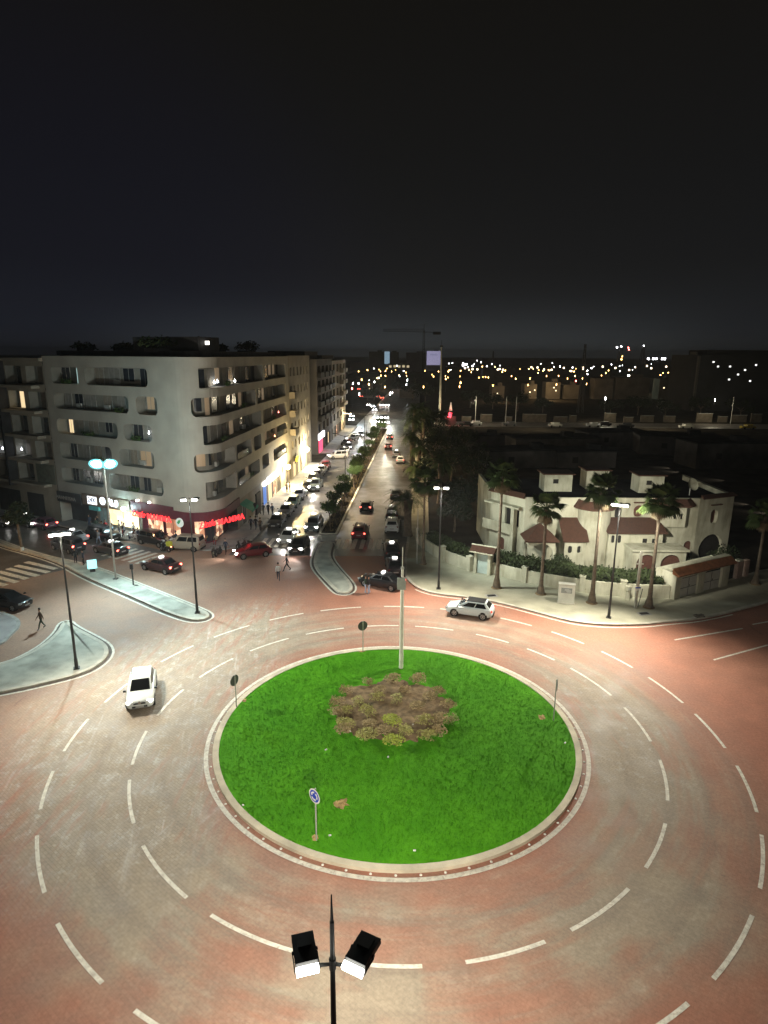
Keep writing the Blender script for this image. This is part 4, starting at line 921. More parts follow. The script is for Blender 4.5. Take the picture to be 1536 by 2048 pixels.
# cafe furniture
def chair_mesh():
    g = MB(); g.box(0, 0, .44, .44, .44, .035)
    for x in (-.19, .19):
        for y in (-.19, .19): g.box(x, y, .22, .035, .035, .44)
    g.box(-.21, 0, .68, .03, .42, .42, ry=R(-8))
    for y in (-.2, .2): g.box(0, y, .64, .38, .03, .03); g.box(.17, y, .54, .03, .03, .2)
    return g
M_PLASTIC = mat('white_plastic', (.62, .64, .66), .4, .08, 4)
ch0 = chair_mesh().build('plastic_chair', M_PLASTIC)
tb = MB(); tb.cyl((0, 0, .72), (0, 0, .75), .38, n=20); tb.cyl((0, 0, 0), (0, 0, .72), .03, n=8); tb.cyl((0, 0, 0), (0, 0, .03), .24, n=14)
tb0 = tb.build('cafe_table', M_PLASTIC); first = [True, True]
rnd = random.Random(5)
for i, s in enumerate([8.4, 10.4, 14.4, 15.9, 17.4, 18.9, 20.3, 21.6]):
    p = fpt(s, .7); o = tb0 if first[0] else tb0.copy()
    if not first[0]: col.objects.link(o)
    first[0] = False; o.location = (p[0], p[1], .128); tag(o, ('small white round table on the cafe terrace' if s < 12 else 'small white round table on the restaurant terrace'), 'table', 'terrace tables at the cafe' if s < 12 else 'terrace tables at the restaurant')
    for k in range(3 if i % 2 else 4):
        a = k * (2.1 if i % 2 else 1.57) + rnd.uniform(-.3, .3); c = ch0 if first[1] else ch0.copy()
        if not first[1]: col.objects.link(c)
        first[1] = False; c.location = (p[0] + .62 * math.cos(a), p[1] + .45 * math.sin(a), .128); c.rotation_euler = (0, 0, a + math.pi + rnd.uniform(-.3, .3))
        tag(c, 'white plastic chair at a cafe table' if s < 12 else 'white plastic chair at a restaurant terrace table', 'chair', 'plastic chairs at the cafe' if s < 12 else 'plastic chairs on the restaurant terrace')

# ------------------------------------------------------------------ trees
def leaf_mat(name, c, var=.4): return mat(name, c, .65, var, .9, spec=.2)
M_LEAFD = leaf_mat('dark_foliage', (.022, .032, .011)); M_LEAFM = leaf_mat('median_foliage', (.050, .090, .022)); M_PALMF = leaf_mat('palm_fronds', (.065, .098, .030)); M_PALMDRY = mat('dry_fronds', (.16, .12, .07), .9, .3, 3)
M_BARK = mat('bark', (.16, .12, .085), .95, .3, 2.5, bump=.6, bscale=12); M_BARKP = mat('palm_bark', (.135, .105, .075), .95, .3, 3, bump=.6, bscale=10)
def leaf_cloud(mb, blobs, n, size, rd):
    tot = sum(b[3] ** 2 for b in blobs)
    for bx, by, bz, r, fz in blobs:
        for _ in range(int(n * r * r / tot)):
            d = Vector((rd.gauss(0, 1), rd.gauss(0, 1), rd.gauss(0, 1))).normalized(); q = rd.random() ** .4
            c = Vector((bx, by, bz)) + Vector((d.x, d.y, d.z * fz)) * r * q
            a = Vector((rd.gauss(0, 1), rd.gauss(0, 1), rd.gauss(0, .7))).normalized(); s = a.orthogonal().normalized(); k = size * rd.uniform(.6, 1.3)
            mb.face([c - s * k * .4, c + a * k * .5 - s * k * .3, c + a * k, c + a * k * .4 + s * k * .45])
def round_tree(seed, h=3.3, r=1.15):
    rd = random.Random(seed); t = thing('median_tree', None, None)
    g = MB(); fork = Vector((rd.uniform(-.1, .1), rd.uniform(-.1, .1), h - r * 1.5)); g.tube([Vector((0, 0, 0)), fork * .5 + Vector((.05, 0, 0)), fork], [.09, .07, .06], 7)
    bl = []
    for k in range(7):
        a = k * .9 + rd.random(); e = Vector((r * .6 * math.cos(a), r * .6 * math.sin(a), h - r * .75 + rd.uniform(-.2, .35))); g.tube([fork, fork.lerp(e, .5) + Vector((0, 0, .08)), e], [.05, .03, .012], 5); bl.append((e.x, e.y, e.z, r * rd.uniform(.42, .6), .75))
    bl.append((0, 0, h - r * .55, r * .7, .7))
    g.build('trunk', M_BARK, t, smooth=50); l = MB(); leaf_cloud(l, bl, 1100, .2, rd); l.build('crown', M_LEAFM, t); index_kids(t); return t
RT = [round_tree(k) for k in range(3)]; RTU = set()
ordn = ['first', 'second', 'third', 'fourth', 'fifth', 'sixth', 'seventh', 'eighth', 'ninth', 'tenth', 'eleventh', 'twelfth', 'thirteenth', 'fourteenth', 'fifteenth', 'sixteenth']
ys = [78.3, 84.5, 88.5, 93, 97.5, 103, 109.5, 116, 123, 131, 140, 150, 161, 172, 184]
for i, y in enumerate(ys):
    p = RT[i % 3]
    if i % 3 in RTU: p = copy_tree(p)
    RTU.add(i % 3); rr = random.uniform(.9, 1.15) * (1.1 if i > 4 else 1); p.location = (sx(y, -7.2) + random.uniform(-.5, .5), y, .1); p.rotation_euler = (0, 0, random.random() * 6); p.scale = (rr, rr, rr * random.uniform(.95, 1.1))
    tag(p, ordn[i] + ' small round headed tree from the crossing along the planted strip', 'tree', 'trees on the planted strip of the street')
g = MB(); rd = random.Random(9)
for _ in range(900):
    y = rd.uniform(76, 188); x = sx(y, rd.uniform(-8.0, -6.3)); z = .12; h = rd.uniform(.12, .5); a = rd.random() * 6.28
    g.face([(x + .08 * math.cos(a), y + .08 * math.sin(a), z), (x - .08 * math.cos(a), y - .08 * math.sin(a), z), (x + rd.uniform(-.2, .2), y + rd.uniform(-.2, .2), z + h)])
tag(g.build('ground_cover', mat('dry_cover', (.17, .13, .06), .9, .4, 2)), 'dry straw coloured ground cover on the planted strip of the street', 'ground cover', kind='stuff')

def fan_crown(seed, n=46, ln=2.0, skirt=12):
    rd = random.Random(seed); g, dry = MB(), MB()
    def frond(mb, az, el, L, droop):
        d = Vector((math.cos(az) * math.cos(el), math.sin(az) * math.cos(el), math.sin(el))); side = Vector((-math.sin(az), math.cos(az), 0)); up = side.cross(d) * -1
        hub = d * L * .5; mb.face([side * .03, hub + side * .02, hub - side * .02, side * -.03])
        for k in range(13):
            a = (k - 6) / 6 * 1.15; v = (d * math.cos(a) + side * math.sin(a)); l = L * .62 * (1 - .25 * abs(a) / 1.15)
            mid = hub + v * l * .55 + Vector((0, 0, -droop * .10 * L)); tip = hub + v * l + Vector((0, 0, -droop * .42 * L - .1 * rd.random()))
            w = (d * -math.sin(a) + side * math.cos(a)) * .055 * L
            mb.face([hub, mid - w, mid + w]); mb.face([mid - w, tip, mid + w])
    for i in range(n):
        el = R(rd.uniform(-28, 75)); frond(g, i * 2.399 + rd.uniform(-.2, .2), el, ln * rd.uniform(.8, 1.1), rd.uniform(.3, .9) if el < .6 else .2)
    for i in range(skirt): frond(dry, rd.random() * 6.28, R(rd.uniform(-80, -50)), ln * .75, .5)
    return g, dry
def fan_palm(base, h, label, seed, r0=.30, ln=1.9, lean=(0, 0), skirt=10, group='fan palms along the villa pavement', z=.12):
    t = thing('palm_tree', label, 'palm tree', (base[0], base[1], z), random.random() * 6, group)
    g = MB(); n = 9; P = [Vector((lean[0] * (k / n) ** 1.5, lean[1] * (k / n) ** 1.5, h * k / n)) for k in range(n + 1)]
    rad = [r0 * (.46 + .5 * math.exp(-5 * k / n)) + (.16 if k == 0 else 0) for k in range(n + 1)]
    g.tube(P, rad, 11); g.build('trunk', M_BARKP, t, smooth=60)
    a, b = fan_crown(seed, ln=ln, skirt=skirt); c = a.build('crown', M_PALMF, t); c.location = P[-1]; d = b.build('dead_fronds', M_PALMDRY, t); d.location = P[-1]
    m = MB(); m.lathe([(r0 * 1.9, -.1), (r0 * 1.9, .03), (r0 * 1.5, .08), (r0 * .9, .12)], 10); m.build('soil_mound', M_SOIL, t)
    return t
for (px, py, h, lb, sd) in [(993, 1178, 11.0, 'tall slender fan palm at the gate hut, first from the left before the villa', 1), (1081, 1190, 8.3, 'shorter fan palm second from the left before the villa, next to the white cabinet', 2), (1183, 1208, 10.4, 'stout fan palm third from the left before the villa, behind the street lamp', 3), (1297, 1217, 9.8, 'dim fan palm beside the utility pole before the villa', 4), (1510, 1170, 7.0, 'dark fan palm at the right edge beyond the garage', 5), (846, 1130, 9.0, 'thin palm rising beside the corner of the low garden wall', 6)]:
    P = at(px, py); fan_palm((P.x, P.y), h, lb, sd, r0=.28 if sd != 6 else .22, ln=1.8)
def date_crown(seed, n=46, L=3.2):
    rd = random.Random(seed); g = MB()
    for i in range(n):
        az = i * 2.399; el = R(rd.uniform(-12, 72)); l = L * rd.uniform(.85, 1.1); P = []; x = z = 0; e = el
        for k in range(9): P.append(Vector((math.cos(az) * x, math.sin(az) * x, z))); x += l / 8 * math.cos(e); z += l / 8 * math.sin(e); e -= rd.uniform(.16, .26)
        sd = Vector((-math.sin(az), math.cos(az), 0))
        for k in range(8):
            a, b = P[k], P[k + 1]; g.face([a + sd * .02, b + sd * .015, b - sd * .015, a - sd * .02]); d = (b - a).normalized()
            for q in range(3):
                c = a.lerp(b, q / 3); wl = .46 * math.sin(math.pi * min(1, (k + q / 3 + 1.2) / 9.2)) + .05
                for s in (1, -1): g.face([c, c + sd * s * wl * .5 + d * wl * .35 + Vector((0, 0, -.02)), c + sd * s * wl * .85 + d * wl * .7 + Vector((0, 0, -.12 * wl)), c + d * .07])
    return g
def date_palm(base, h, label, seed, L=3.2, r=.42):
    t = thing('date_palm', label, 'palm tree', (base[0], base[1], .12), random.random() * 6)
    g = MB(); g.tube([Vector((0, 0, h * k / 6)) for k in range(7)], [r * 1.35, r, r * .95, r * .9, r * .95, r * 1.1, r * 1.2], 12); g.build('trunk', M_BARK, t, smooth=60)
    c = date_crown(seed, L=L).build('crown', M_PALMF, t); c.location = (0, 0, h)
    return t
P = at(815, 1073); date_palm((P.x, P.y), 4.6, 'thick trunked date palm with arching fronds over the parked white suv', 21, 3.4, .5)
for (x, y, h, lb, sd, L) in [(6.1, 131, 8.5, 'tall dark palm silhouetted against the bright far crossing', 22, 3.6), (5.4, 104, 3.2, 'low dark palm bushing over the right kerb of the street', 23, 3.0), (8.4, 92, 6.4, 'dark palm behind the street trees on the right of the street', 24, 3.4), (7.0, 147, 9.5, 'tallest dark palm in the row on the right of the street', 25, 3.6), (5.2, 119, 7.0, 'dark palm before the tall one on the right of the street', 26, 3.2), (8.6, 138, 8.2, 'dark palm set back behind the tall one on the right of the street', 27, 3.4), (6.2, 110, 6.0, 'middling dark palm over the low bushing one on the right of the street', 28, 3.2), (9.5, 160, 9.0, 'farthest dark palm on the right of the street', 29, 3.4)]: date_palm((x, y), h, lb, sd, L, .34)
def broad_tree(base, h, r, label, seed, n=1500, leaf=.32, group=None, m=None, name='broad_tree'):
    rd = random.Random(seed); t = thing(name, label, 'tree', (base[0], base[1], 0), 0, group)
    g = MB(); fk_ = Vector((0, 0, h * .38)); g.tube([Vector((0, 0, -.1)), fk_ * .5 + Vector((.1, 0, 0)), fk_], [.05 * h * .6, .04 * h * .6, .03 * h * .6], 8); bl = []
    for k in range(10):
        a = k * 2.4 + rd.random(); q = rd.uniform(.35, .8); e = Vector((r * q * math.cos(a), r * q * math.sin(a), h * rd.uniform(.5, .88))); g.tube([fk_, fk_.lerp(e, .5) + Vector((0, 0, .2)), e], [.10, .06, .02], 5); bl.append((e.x, e.y, e.z, r * rd.uniform(.3, .5), .8))
    g.build('trunk', M_BARK, t, smooth=50); l = MB(); leaf_cloud(l, bl, n, leaf, rd); l.build('crown', m or M_LEAFD, t); return t
BT = 'dark trees on the right side of the street'
for i, (x, y, h, r) in enumerate([(9.0, 77, 5.2, 2.4), (11.5, 84, 6.2, 3.0), (8.5, 100, 6.5, 3.0), (12, 110, 7, 3.4), (9.5, 120, 7.5, 3.4), (13, 128, 8, 3.8), (11, 141, 8.5, 3.8), (9.5, 153, 8, 3.4), (13, 163, 9, 4), (11, 176, 8, 3.6), (16, 182, 7, 3.5), (15, 98, 6, 3), (17, 117, 6, 3.2), (18, 140, 7, 3.4)]):
    broad_tree((x, y), h, r, 'dark leafy tree, ' + ordn[i] + ' from the villa hedge along the right side of the street', 40 + i, 1300, .34, BT)
for i, (px, py, h, r) in enumerate([(735, 800, 6, 4), (748, 800, 6, 4), (700, 770, 9, 6), (720, 765, 9, 6), (762, 780, 8, 5), (800, 790, 9, 6), (825, 800, 9, 6), (850, 805, 9, 6), (790, 765, 10, 7), (830, 770, 10, 7), (940, 815, 7, 5), (985, 818, 6, 5), (1035, 822, 7, 5), (1085, 825, 6, 4), (1220, 828, 6, 5), (1275, 830, 7, 5), (1330, 832, 6, 5), (1400, 832, 7, 5), (1480, 835, 6, 5)]):
    p = at(px, py); broad_tree((p.x, p.y), h, r, 'dim tree among the dark plots beyond the far crossing' if py < 810 else 'scrubby tree lit faintly behind the far parked cars', 70 + i, 700, .7, 'trees beyond the far crossing' if py < 810 else 'trees behind the far parked cars')
# palms and tree near the left edge
t = thing('pavement_tree', 'bare trunked tree with a whitewashed foot by the crosswalk at the left', 'tree', tuple(at(45, 1103)))
g = MB(); g.tube([Vector((0, 0, .5)), Vector((-.05, 0, 1.8)), Vector((-.1, 0, 3.2))], [.17, .15, .13], 9); g.build('trunk', M_BARK, t, smooth=50)
g = MB(); g.cyl((0, 0, 0), (0, 0, .55), .2, .18, 10); g.build('whitewash', M_WHITE, t)
g = MB(); leaf_cloud(g, [(0, 0, 4.3, 1.3, .8), (-.8, .2, 3.9, 1.0, .8), (.8, -.2, 4.0, 1.0, .8), (.1, .4, 5.1, .9, .8)], 1500, .24, random.Random(5)); g.build('crown', M_LEAFD, t)
# ------------------------------------------------------------------ facades along a line
class Path:
    def __init__(s, pts):
        s.p = [Vector(q) for q in pts]; s.c = [0]
        for a, b in zip(s.p, s.p[1:]): s.c.append(s.c[-1] + (b - a).length)
        s.L = s.c[-1]; sn = []
        for a, b in zip(s.p, s.p[1:]): d = (b - a).normalized(); sn.append(Vector((d.y, -d.x)))
        s.vn = [sn[0]] + [(sn[i] + sn[i + 1]).normalized() for i in range(len(sn) - 1)] + [sn[-1]]
    def at(s, t, off=0.0):
        t = max(-5, min(s.L + 5, t)); i = 0
        while i < len(s.p) - 2 and t > s.c[i + 1]: i += 1
        k = (t - s.c[i]) / (s.c[i + 1] - s.c[i]); q = s.p[i].lerp(s.p[i + 1], k); n = s.vn[i].lerp(s.vn[i + 1], min(1, max(0, k))).normalized()
        return q + n * off
    def nrm(s, t): a = s.at(t, 1) - s.at(t, 0); return math.atan2(a.y, a.x)
    def cuts(s, a, b): return [a] + [c for c in s.c if a + .02 < c < b - .02] + [b]
def strip(mb, P, a, b, z0, z1, off=0.0, m=0):
    if b - a < .01 or z1 - z0 < .005: return
    c = P.cuts(a, b)
    for u, v in zip(c, c[1:]):
        p, q = P.at(u, off), P.at(v, off); mb.face([(p.x, p.y, z0), (q.x, q.y, z0), (q.x, q.y, z1), (p.x, p.y, z1)], m)
def slab(mb, P, a, b, z0, z1, o0, o1, m=0):
    """solid strip between offsets o0 < o1"""
    strip(mb, P, a, b, z0, z1, o1, m); c = P.cuts(a, b)
    for u, v in zip(c, c[1:]):
        A, B, C, D = P.at(u, o0), P.at(v, o0), P.at(v, o1), P.at(u, o1)
        for z in (z0, z1): mb.face([(A.x, A.y, z), (B.x, B.y, z), (C.x, C.y, z), (D.x, D.y, z)], m)
    for u in (a, b):
        A, D = P.at(u, o0), P.at(u, o1); mb.face([(A.x, A.y, z0), (D.x, D.y, z0), (D.x, D.y, z1), (A.x, A.y, z1)], m)
def outline(o):
    sa, sb, za, zb, r = o; r = max(r, .02); Q = []
    for cx, cz, a0 in ((sb - r, za + r, -90), (sb - r, zb - r, 0), (sa + r, zb - r, 90), (sa + r, za + r, 180)):
        Q += [(cx + r * math.cos(R(a0 + 18 * i)), cz + r * math.sin(R(a0 + 18 * i))) for i in range(6)]
    O = []
    for i in range(len(Q)):
        a, b = Q[i], Q[(i + 1) % len(Q)]; n = max(1, int(abs(b[0] - a[0]) / .6)); O += [(a[0] + (b[0] - a[0]) * k / n, a[1] + (b[1] - a[1]) * k / n) for k in range(n)]
    return O
def facade(mb, P, S0, S1, z0, z1, ops, depth=1.3, m=0, md=0):
    """wall with rounded openings; ops are (s0, s1, z0, z1, radius); returns nothing"""
    zs = sorted(set([z0, z1] + [o[2] for o in ops] + [o[3] for o in ops]))
    for za, zb in zip(zs, zs[1:]):
        zm = (za + zb) / 2; hit = sorted([o for o in ops if o[2] < zm < o[3]]); c = S0
        for o in hit: strip(mb, P, c, o[0], za, zb, 0, m); c = max(c, o[1])
        strip(mb, P, c, S1, za, zb, 0, m)
    for sa, sb, za, zb, r in ops:
        if r > .03:
            for kx, kz, cx, cz, a0 in ((sb, za, sb - r, za + r, -90), (sb, zb, sb - r, zb - r, 0), (sa, zb, sa + r, zb - r, 90), (sa, za, sa + r, za + r, 180)):
                k = P.at(kx)
                for i in range(5):
                    A = [(cx + r * math.cos(R(a0 + 18 * j)), cz + r * math.sin(R(a0 + 18 * j))) for j in (i, i + 1)]
                    p, q = P.at(A[0][0]), P.at(A[1][0]); mb.face([(k.x, k.y, kz), (p.x, p.y, A[0][1]), (q.x, q.y, A[1][1])], m)
        O = outline((sa, sb, za, zb, r)); n = len(O)
        for i in range(n):
            a, b = O[i], O[(i + 1) % n]; A, B, C, D = P.at(a[0]), P.at(b[0]), P.at(b[0], -depth), P.at(a[0], -depth)
            mb.face([(A.x, A.y, a[1]), (B.x, B.y, b[1]), (C.x, C.y, b[1]), (D.x, D.y, a[1])], md)
        strip(mb, P, sa - .2, sb + .2, za - .5, zb + .2, -depth - .002, md)
def wpanel(name, P, s, w, z0, z1, off, m, parent, frame=None, thick=.05):
    g = MB(); slab(g, P, s - w / 2, s + w / 2, z0, z1, off - thick, off); o = g.build(name, m, parent)
    if frame:
        g = MB(); f = .06
        slab(g, P, s - w / 2 - f, s - w / 2 - .001, z0, z1 + f, off - thick, off + .02); slab(g, P, s + w / 2 + .001, s + w / 2 + f, z0, z1 + f, off - thick, off + .02); slab(g, P, s - w / 2, s + w / 2, z1 + .001, z1 + f, off - thick, off + .02); slab(g, P, s - .025, s + .025, z0, z1, off + .001, off + .02)
        g.build('frame', frame, o)
    return o
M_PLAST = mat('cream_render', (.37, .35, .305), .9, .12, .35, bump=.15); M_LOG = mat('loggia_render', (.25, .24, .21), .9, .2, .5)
M_PLAST2 = mat('tan_render', (.30, .265, .21), .9, .15, .5); M_DARKB = mat('dark_cladding', (.035, .034, .036), .7, .3, 1.0); M_BURG = mat('burgundy_panel', (.10, .016, .030), .5, .15, 2)
M_PANE = mat('window_pane', (.03, .036, .046), .15, .2, 2, spec=.8); M_FRAME = mat('window_frame', (.30, .29, .27), .6, .1, 4); M_CURT = mat('pale_shutter', (.25, .22, .18), .8, .15, 2)
M_LITC = glow('lit_window_cold', (.55, .85, .80), .75); M_LITW = glow('lit_window_warm', (1.0, .75, .42), .9); M_ROOF = mat('flat_roof', (.030, .030, .032), .95, .3, .5, spec=.0)

M_CURT2 = mat('white_curtain', (.24, .23, .21), .8, .15, 2); M_DIM = glow('dim_lit_room', (1.0, .72, .45), .10); M_AC = mat('air_conditioner', (.38, .38, .36), .6, .1, 4)
# corner apartment building
arc = []; cc = Vector((-21.768, 72.236)); a0 = math.atan2(69.6 - cc.y, -23.2 - cc.x); a1 = math.atan2(72.2 - cc.y, -18.5 - cc.x)
while a1 < a0: a1 += 2 * math.pi
for i in range(0, 13): a = a0 + (a1 - a0) * i / 12; arc.append((cc.x + 3.0 * math.cos(a), cc.y + 3.0 * math.sin(a)))
END1 = (-18.5 + .0535 * 36.8, 109.0)
PB = Path([(-42.9, 80.3)] + arc + [END1])
b1 = thing('apartment_building', 'cream corner apartment building with rounded balcony openings above the restaurant', 'building', (0, 0, 0))
OPS = [(1.5, 6.5, 18.25, 20.3, .3), (7.8, 18.5, 18.25, 20.35, .55), (1.4, 15.0, 15.15, 17.1, .6), (16.3, 19.7, 15.15, 17.2, .55), (1.4, 12.7, 12.0, 13.9, .65), (13.8, 18.5, 12.0, 13.95, .65), (1.4, 11.2, 8.85, 10.9, .6), (12.6, 18.5, 8.85, 10.9, .6), (1.2, 9.2, 5.7, 7.7, .45), (10.3, 19.6, 5.75, 7.75, .6),
 (25.4, 48.5, 18.25, 20.45, .12), (49.5, 63.5, 18.25, 20.4, .3), (24.4, 44.0, 15.15, 17.25, .6), (44.8, 63, 15.15, 17.2, .3), (25.5, 46.5, 12.0, 14.15, .2), (47.5, 63.5, 12.0, 14.1, .4), (24.3, 33.3, 8.9, 11.0, .6), (33.9, 40.8, 8.9, 10.9, .3), (42, 46, 8.9, 10.9, .45), (48, 63.5, 8.9, 10.8, .4), (25.4, 33.1, 5.6, 7.75, .15), (33.7, 44.5, 5.6, 7.5, .2), (46.0, 50.0, 5.6, 7.6, .4), (53, 63, 5.6, 7.5, .45)]
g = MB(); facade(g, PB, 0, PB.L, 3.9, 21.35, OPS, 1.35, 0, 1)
slab(g, PB, 0, PB.L, 21.35, 21.6, -.6, .08, 0)
p, q = PB.at(0), PB.at(0, -14); g.face([(p.x, p.y, 0), (q.x, q.y, 0), (q.x, q.y, 21.4), (p.x, p.y, 21.4)])
c = PB.cuts(0, PB.L)
for u, v in zip(c, c[1:]):
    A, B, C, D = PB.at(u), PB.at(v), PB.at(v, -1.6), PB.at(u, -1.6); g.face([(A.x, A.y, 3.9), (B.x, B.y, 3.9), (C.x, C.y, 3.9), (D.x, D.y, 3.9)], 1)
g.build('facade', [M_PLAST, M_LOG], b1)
g = MB(); core = [tuple(PB.at(u, -2.2)) for u in c]; core = core + [(-33, 109), (-50, 96)]
g.prism(core, 0, 21.3, 0, 1); g.build('core', [M_DARKB, M_ROOF], b1)
g = MB(); g.prism([tuple(PB.at(u, -1.6 if u > 3 else -1.6)) for u in PB.cuts(1.5, PB.L - 2)] + [(-31, 105), (-48, 94)], 21.6, 22.25, 0, 1); g.build('penthouse', [M_DARKB, M_ROOF], b1)
rd = random.Random(12); lit = {(5.8, 18.25): M_LITC, (2.5, 12.0): M_LITW, (8.3, 12.0): M_LITW, (17.5, 8.85): M_LITC}
for (sa, sb, za, zb, r) in OPS:
    s = sa + 1.0
    while s < sb - .6:
        hitl = [k for k in lit if abs(k[0] - s) < .8 and k[1] == za]; w = rd.choice([1.2, 1.5, 1.8]) if not hitl else (1.0 if za > 15 else 1.5 if za < 10 else .8)
        mm = lit[hitl[0]] if hitl else rd.choice([M_PANE, M_PANE, M_PANE, M_CURT, M_CURT2, M_DIM])
        z0w = za + .02 if rd.random() < .7 or hitl else za + .5
        wpanel('window', PB, s, w, z0w, min(zb - .12, z0w + 2.0), -1.30, mm, b1, M_FRAME if s < 24 or (s > 44 and za < 14) else None)
        s += w + rd.uniform(.7, 1.3)
for s, z, st_, cl in ((29.5, 18.75, 30, (1, .9, .7)), (30.6, 18.8, 30, (.85, .9, 1)), (37.5, 18.6, 25, (1, .95, .85)), (61.3, 12.55, 10, (1, .25, .2)), (17.0, 12.9, 25, (.9, .95, 1)), (17.4, 10.7, 10, (.85, 1, 1)), (58.0, 9.0, 12, (1, .4, .2))):
    p = PB.at(s, -.9); g = MB(); g.ball((p.x, p.y, z), .09 if z < 18 else .12, 8, 5); g.cyl((p.x, p.y, z), (p.x, p.y, z + .3), .012, n=5); g.build('balcony_lamp', glow('balcony_lamp_%d' % int(s), cl, st_), b1)
for s, z in ((4.2, 15.2), (11.6, 18.3), (9.5, 15.2), (17.4, 5.8), (4.6, 5.75), (14.8, 8.9), (36, 15.2), (41, 12.05), (29, 9.0), (52, 18.3), (27.6, 5.65)):
    g = MB(); slab(g, PB, s, s + .8, z + .05, z + .6, -1.3, -1.0); g.build('air_conditioner', M_AC, b1)
rq = random.Random(77)
for s, z in ((3.0, 18.25), (12.5, 15.15), (6.2, 12.0), (15, 12.0), (8, 8.85), (13.5, 5.75), (32, 18.25), (38, 15.15), (29.5, 12.0), (55, 12.0), (37.5, 8.9), (40, 5.6)):
    g = MB(); p = PB.at(s, -.25); q = PB.at(s + rq.uniform(.8, 1.8), -.25); g.tube([Vector((p.x, p.y, z + .12)), Vector((q.x, q.y, z + .12))], [.12, .12], 6); leaf_cloud(g, [(p.lerp(q, k).x, p.lerp(q, k).y, z + .35, .3, .9) for k in (0, .5, 1)], 90, .16, rq); g.build('balcony_plant', M_LEAFM, b1)
for s, w in ((34.5, 5), (56, 8)):
    for z in (8.9, 5.6):
        g = MB(); slab(g, PB, s, s + w, z - .02, z + .9, -.10, -.07); g.build('balcony_glass', M_PANE, b1)
# ground floor, set back under the overhang
g = MB(); strip(g, PB, 0, 5.3, 0, 3.9, -1.55, 0); strip(g, PB, 5.3, 13.8, 0, 3.9, -1.5, 1); strip(g, PB, 13.8, 33.5, 0, 3.9, -1.5, 2); strip(g, PB, 33.5, PB.L, 0, 3.9, -.25, 3)
g.build('shop_walls', [M_DARKB, M_CURT, M_BURG, M_PLAST2], b1)
g = MB(); slab(g, PB, 13.9, 21.0, 3.25, 4.7, .0, .14, 0); slab(g, PB, 21.002, 33.6, 3.25, 4.3, .0, .14, 0); g.build('burgundy_fascia', M_BURG, b1)
g = MB(); slab(g, PB, -.2, 4.6, 3.0, 4.35, .0, .16, 0); g.build('dark_fascia', M_DARKB, b1)
g = MB(); slab(g, PB, 4.8, 13.6, 3.15, 4.6, .0, .10, 0); g.build('brown_fascia', mat('brown_panel', (.16, .12, .085), .7, .15, 1), b1)
def interior(name, c0, c1, c2, st_, sc):
    m = bpy.data.materials.new(name); t, b = nodes(m); L = t.links.new; tc = t.nodes.new('ShaderNodeTexCoord'); vo = t.nodes.new('ShaderNodeTexVoronoi'); vo.inputs['Scale'].default_value = sc
    L(tc.outputs['Object'], vo.inputs['Vector']); sp = t.nodes.new('ShaderNodeSeparateColor'); L(vo.outputs['Color'], sp.inputs[0]); rp = t.nodes.new('ShaderNodeValToRGB'); e = rp.color_ramp.elements
    e[0].color = (*c0, 1); e[1].color = (*c2, 1); n = e.new(.5); n.color = (*c1, 1); rp.color_ramp.interpolation = 'CONSTANT' if st_ < 1 else 'LINEAR'
    L(sp.outputs[0], rp.inputs[0]); L(rp.outputs[0], b.inputs['Emission Color']); L(rp.outputs[0], b.inputs['Base Color']); b.inputs['Emission Strength'].default_value = st_; b.inputs['Roughness'].default_value = .3; return m
M_INT = interior('restaurant_interior', (.10, .03, .025), (.45, .22, .12), (.95, .70, .46), 1.15, 1.4); M_INT2 = interior('cafe_interior', (.85, .60, .32), (1.0, .76, .42), (1.0, .87, .60), 1.5, .8)
wpanel('shop_window', PB, 10.4, 5.6, .55, 2.95, -1.46, M_INT2, b1, M_TRIM); wpanel('shop_door', PB, 6.6, 1.3, .15, 2.7, -1.46, mat('cold_tiles', (.30, .42, .45), .5, .2, 2), b1, M_FRAME)
for s, w in ((16.2, 2.6), (19.2, 2.4), (24.0, 2.2), (26.6, 2.4), (29.8, 2.6)): wpanel('shop_window', PB, s, w, .35, 2.85, -1.46, M_INT if s != 26.6 else M_PANE, b1, M_BURG)
for s, mm, w in ((47.4, glow('blue_lit_door', (.10, .28, .85), .55), 1.9), (50.6, M_LITW, 2.2), (53.4, M_INT, 1.8), (57, M_DARKB, 2.0), (63, M_DARKB, 1.6), (36.5, M_DARKB, 1.6)): wpanel('shop_door', PB, s, w, .15, 2.9, -.2, mm, b1, M_FRAME)
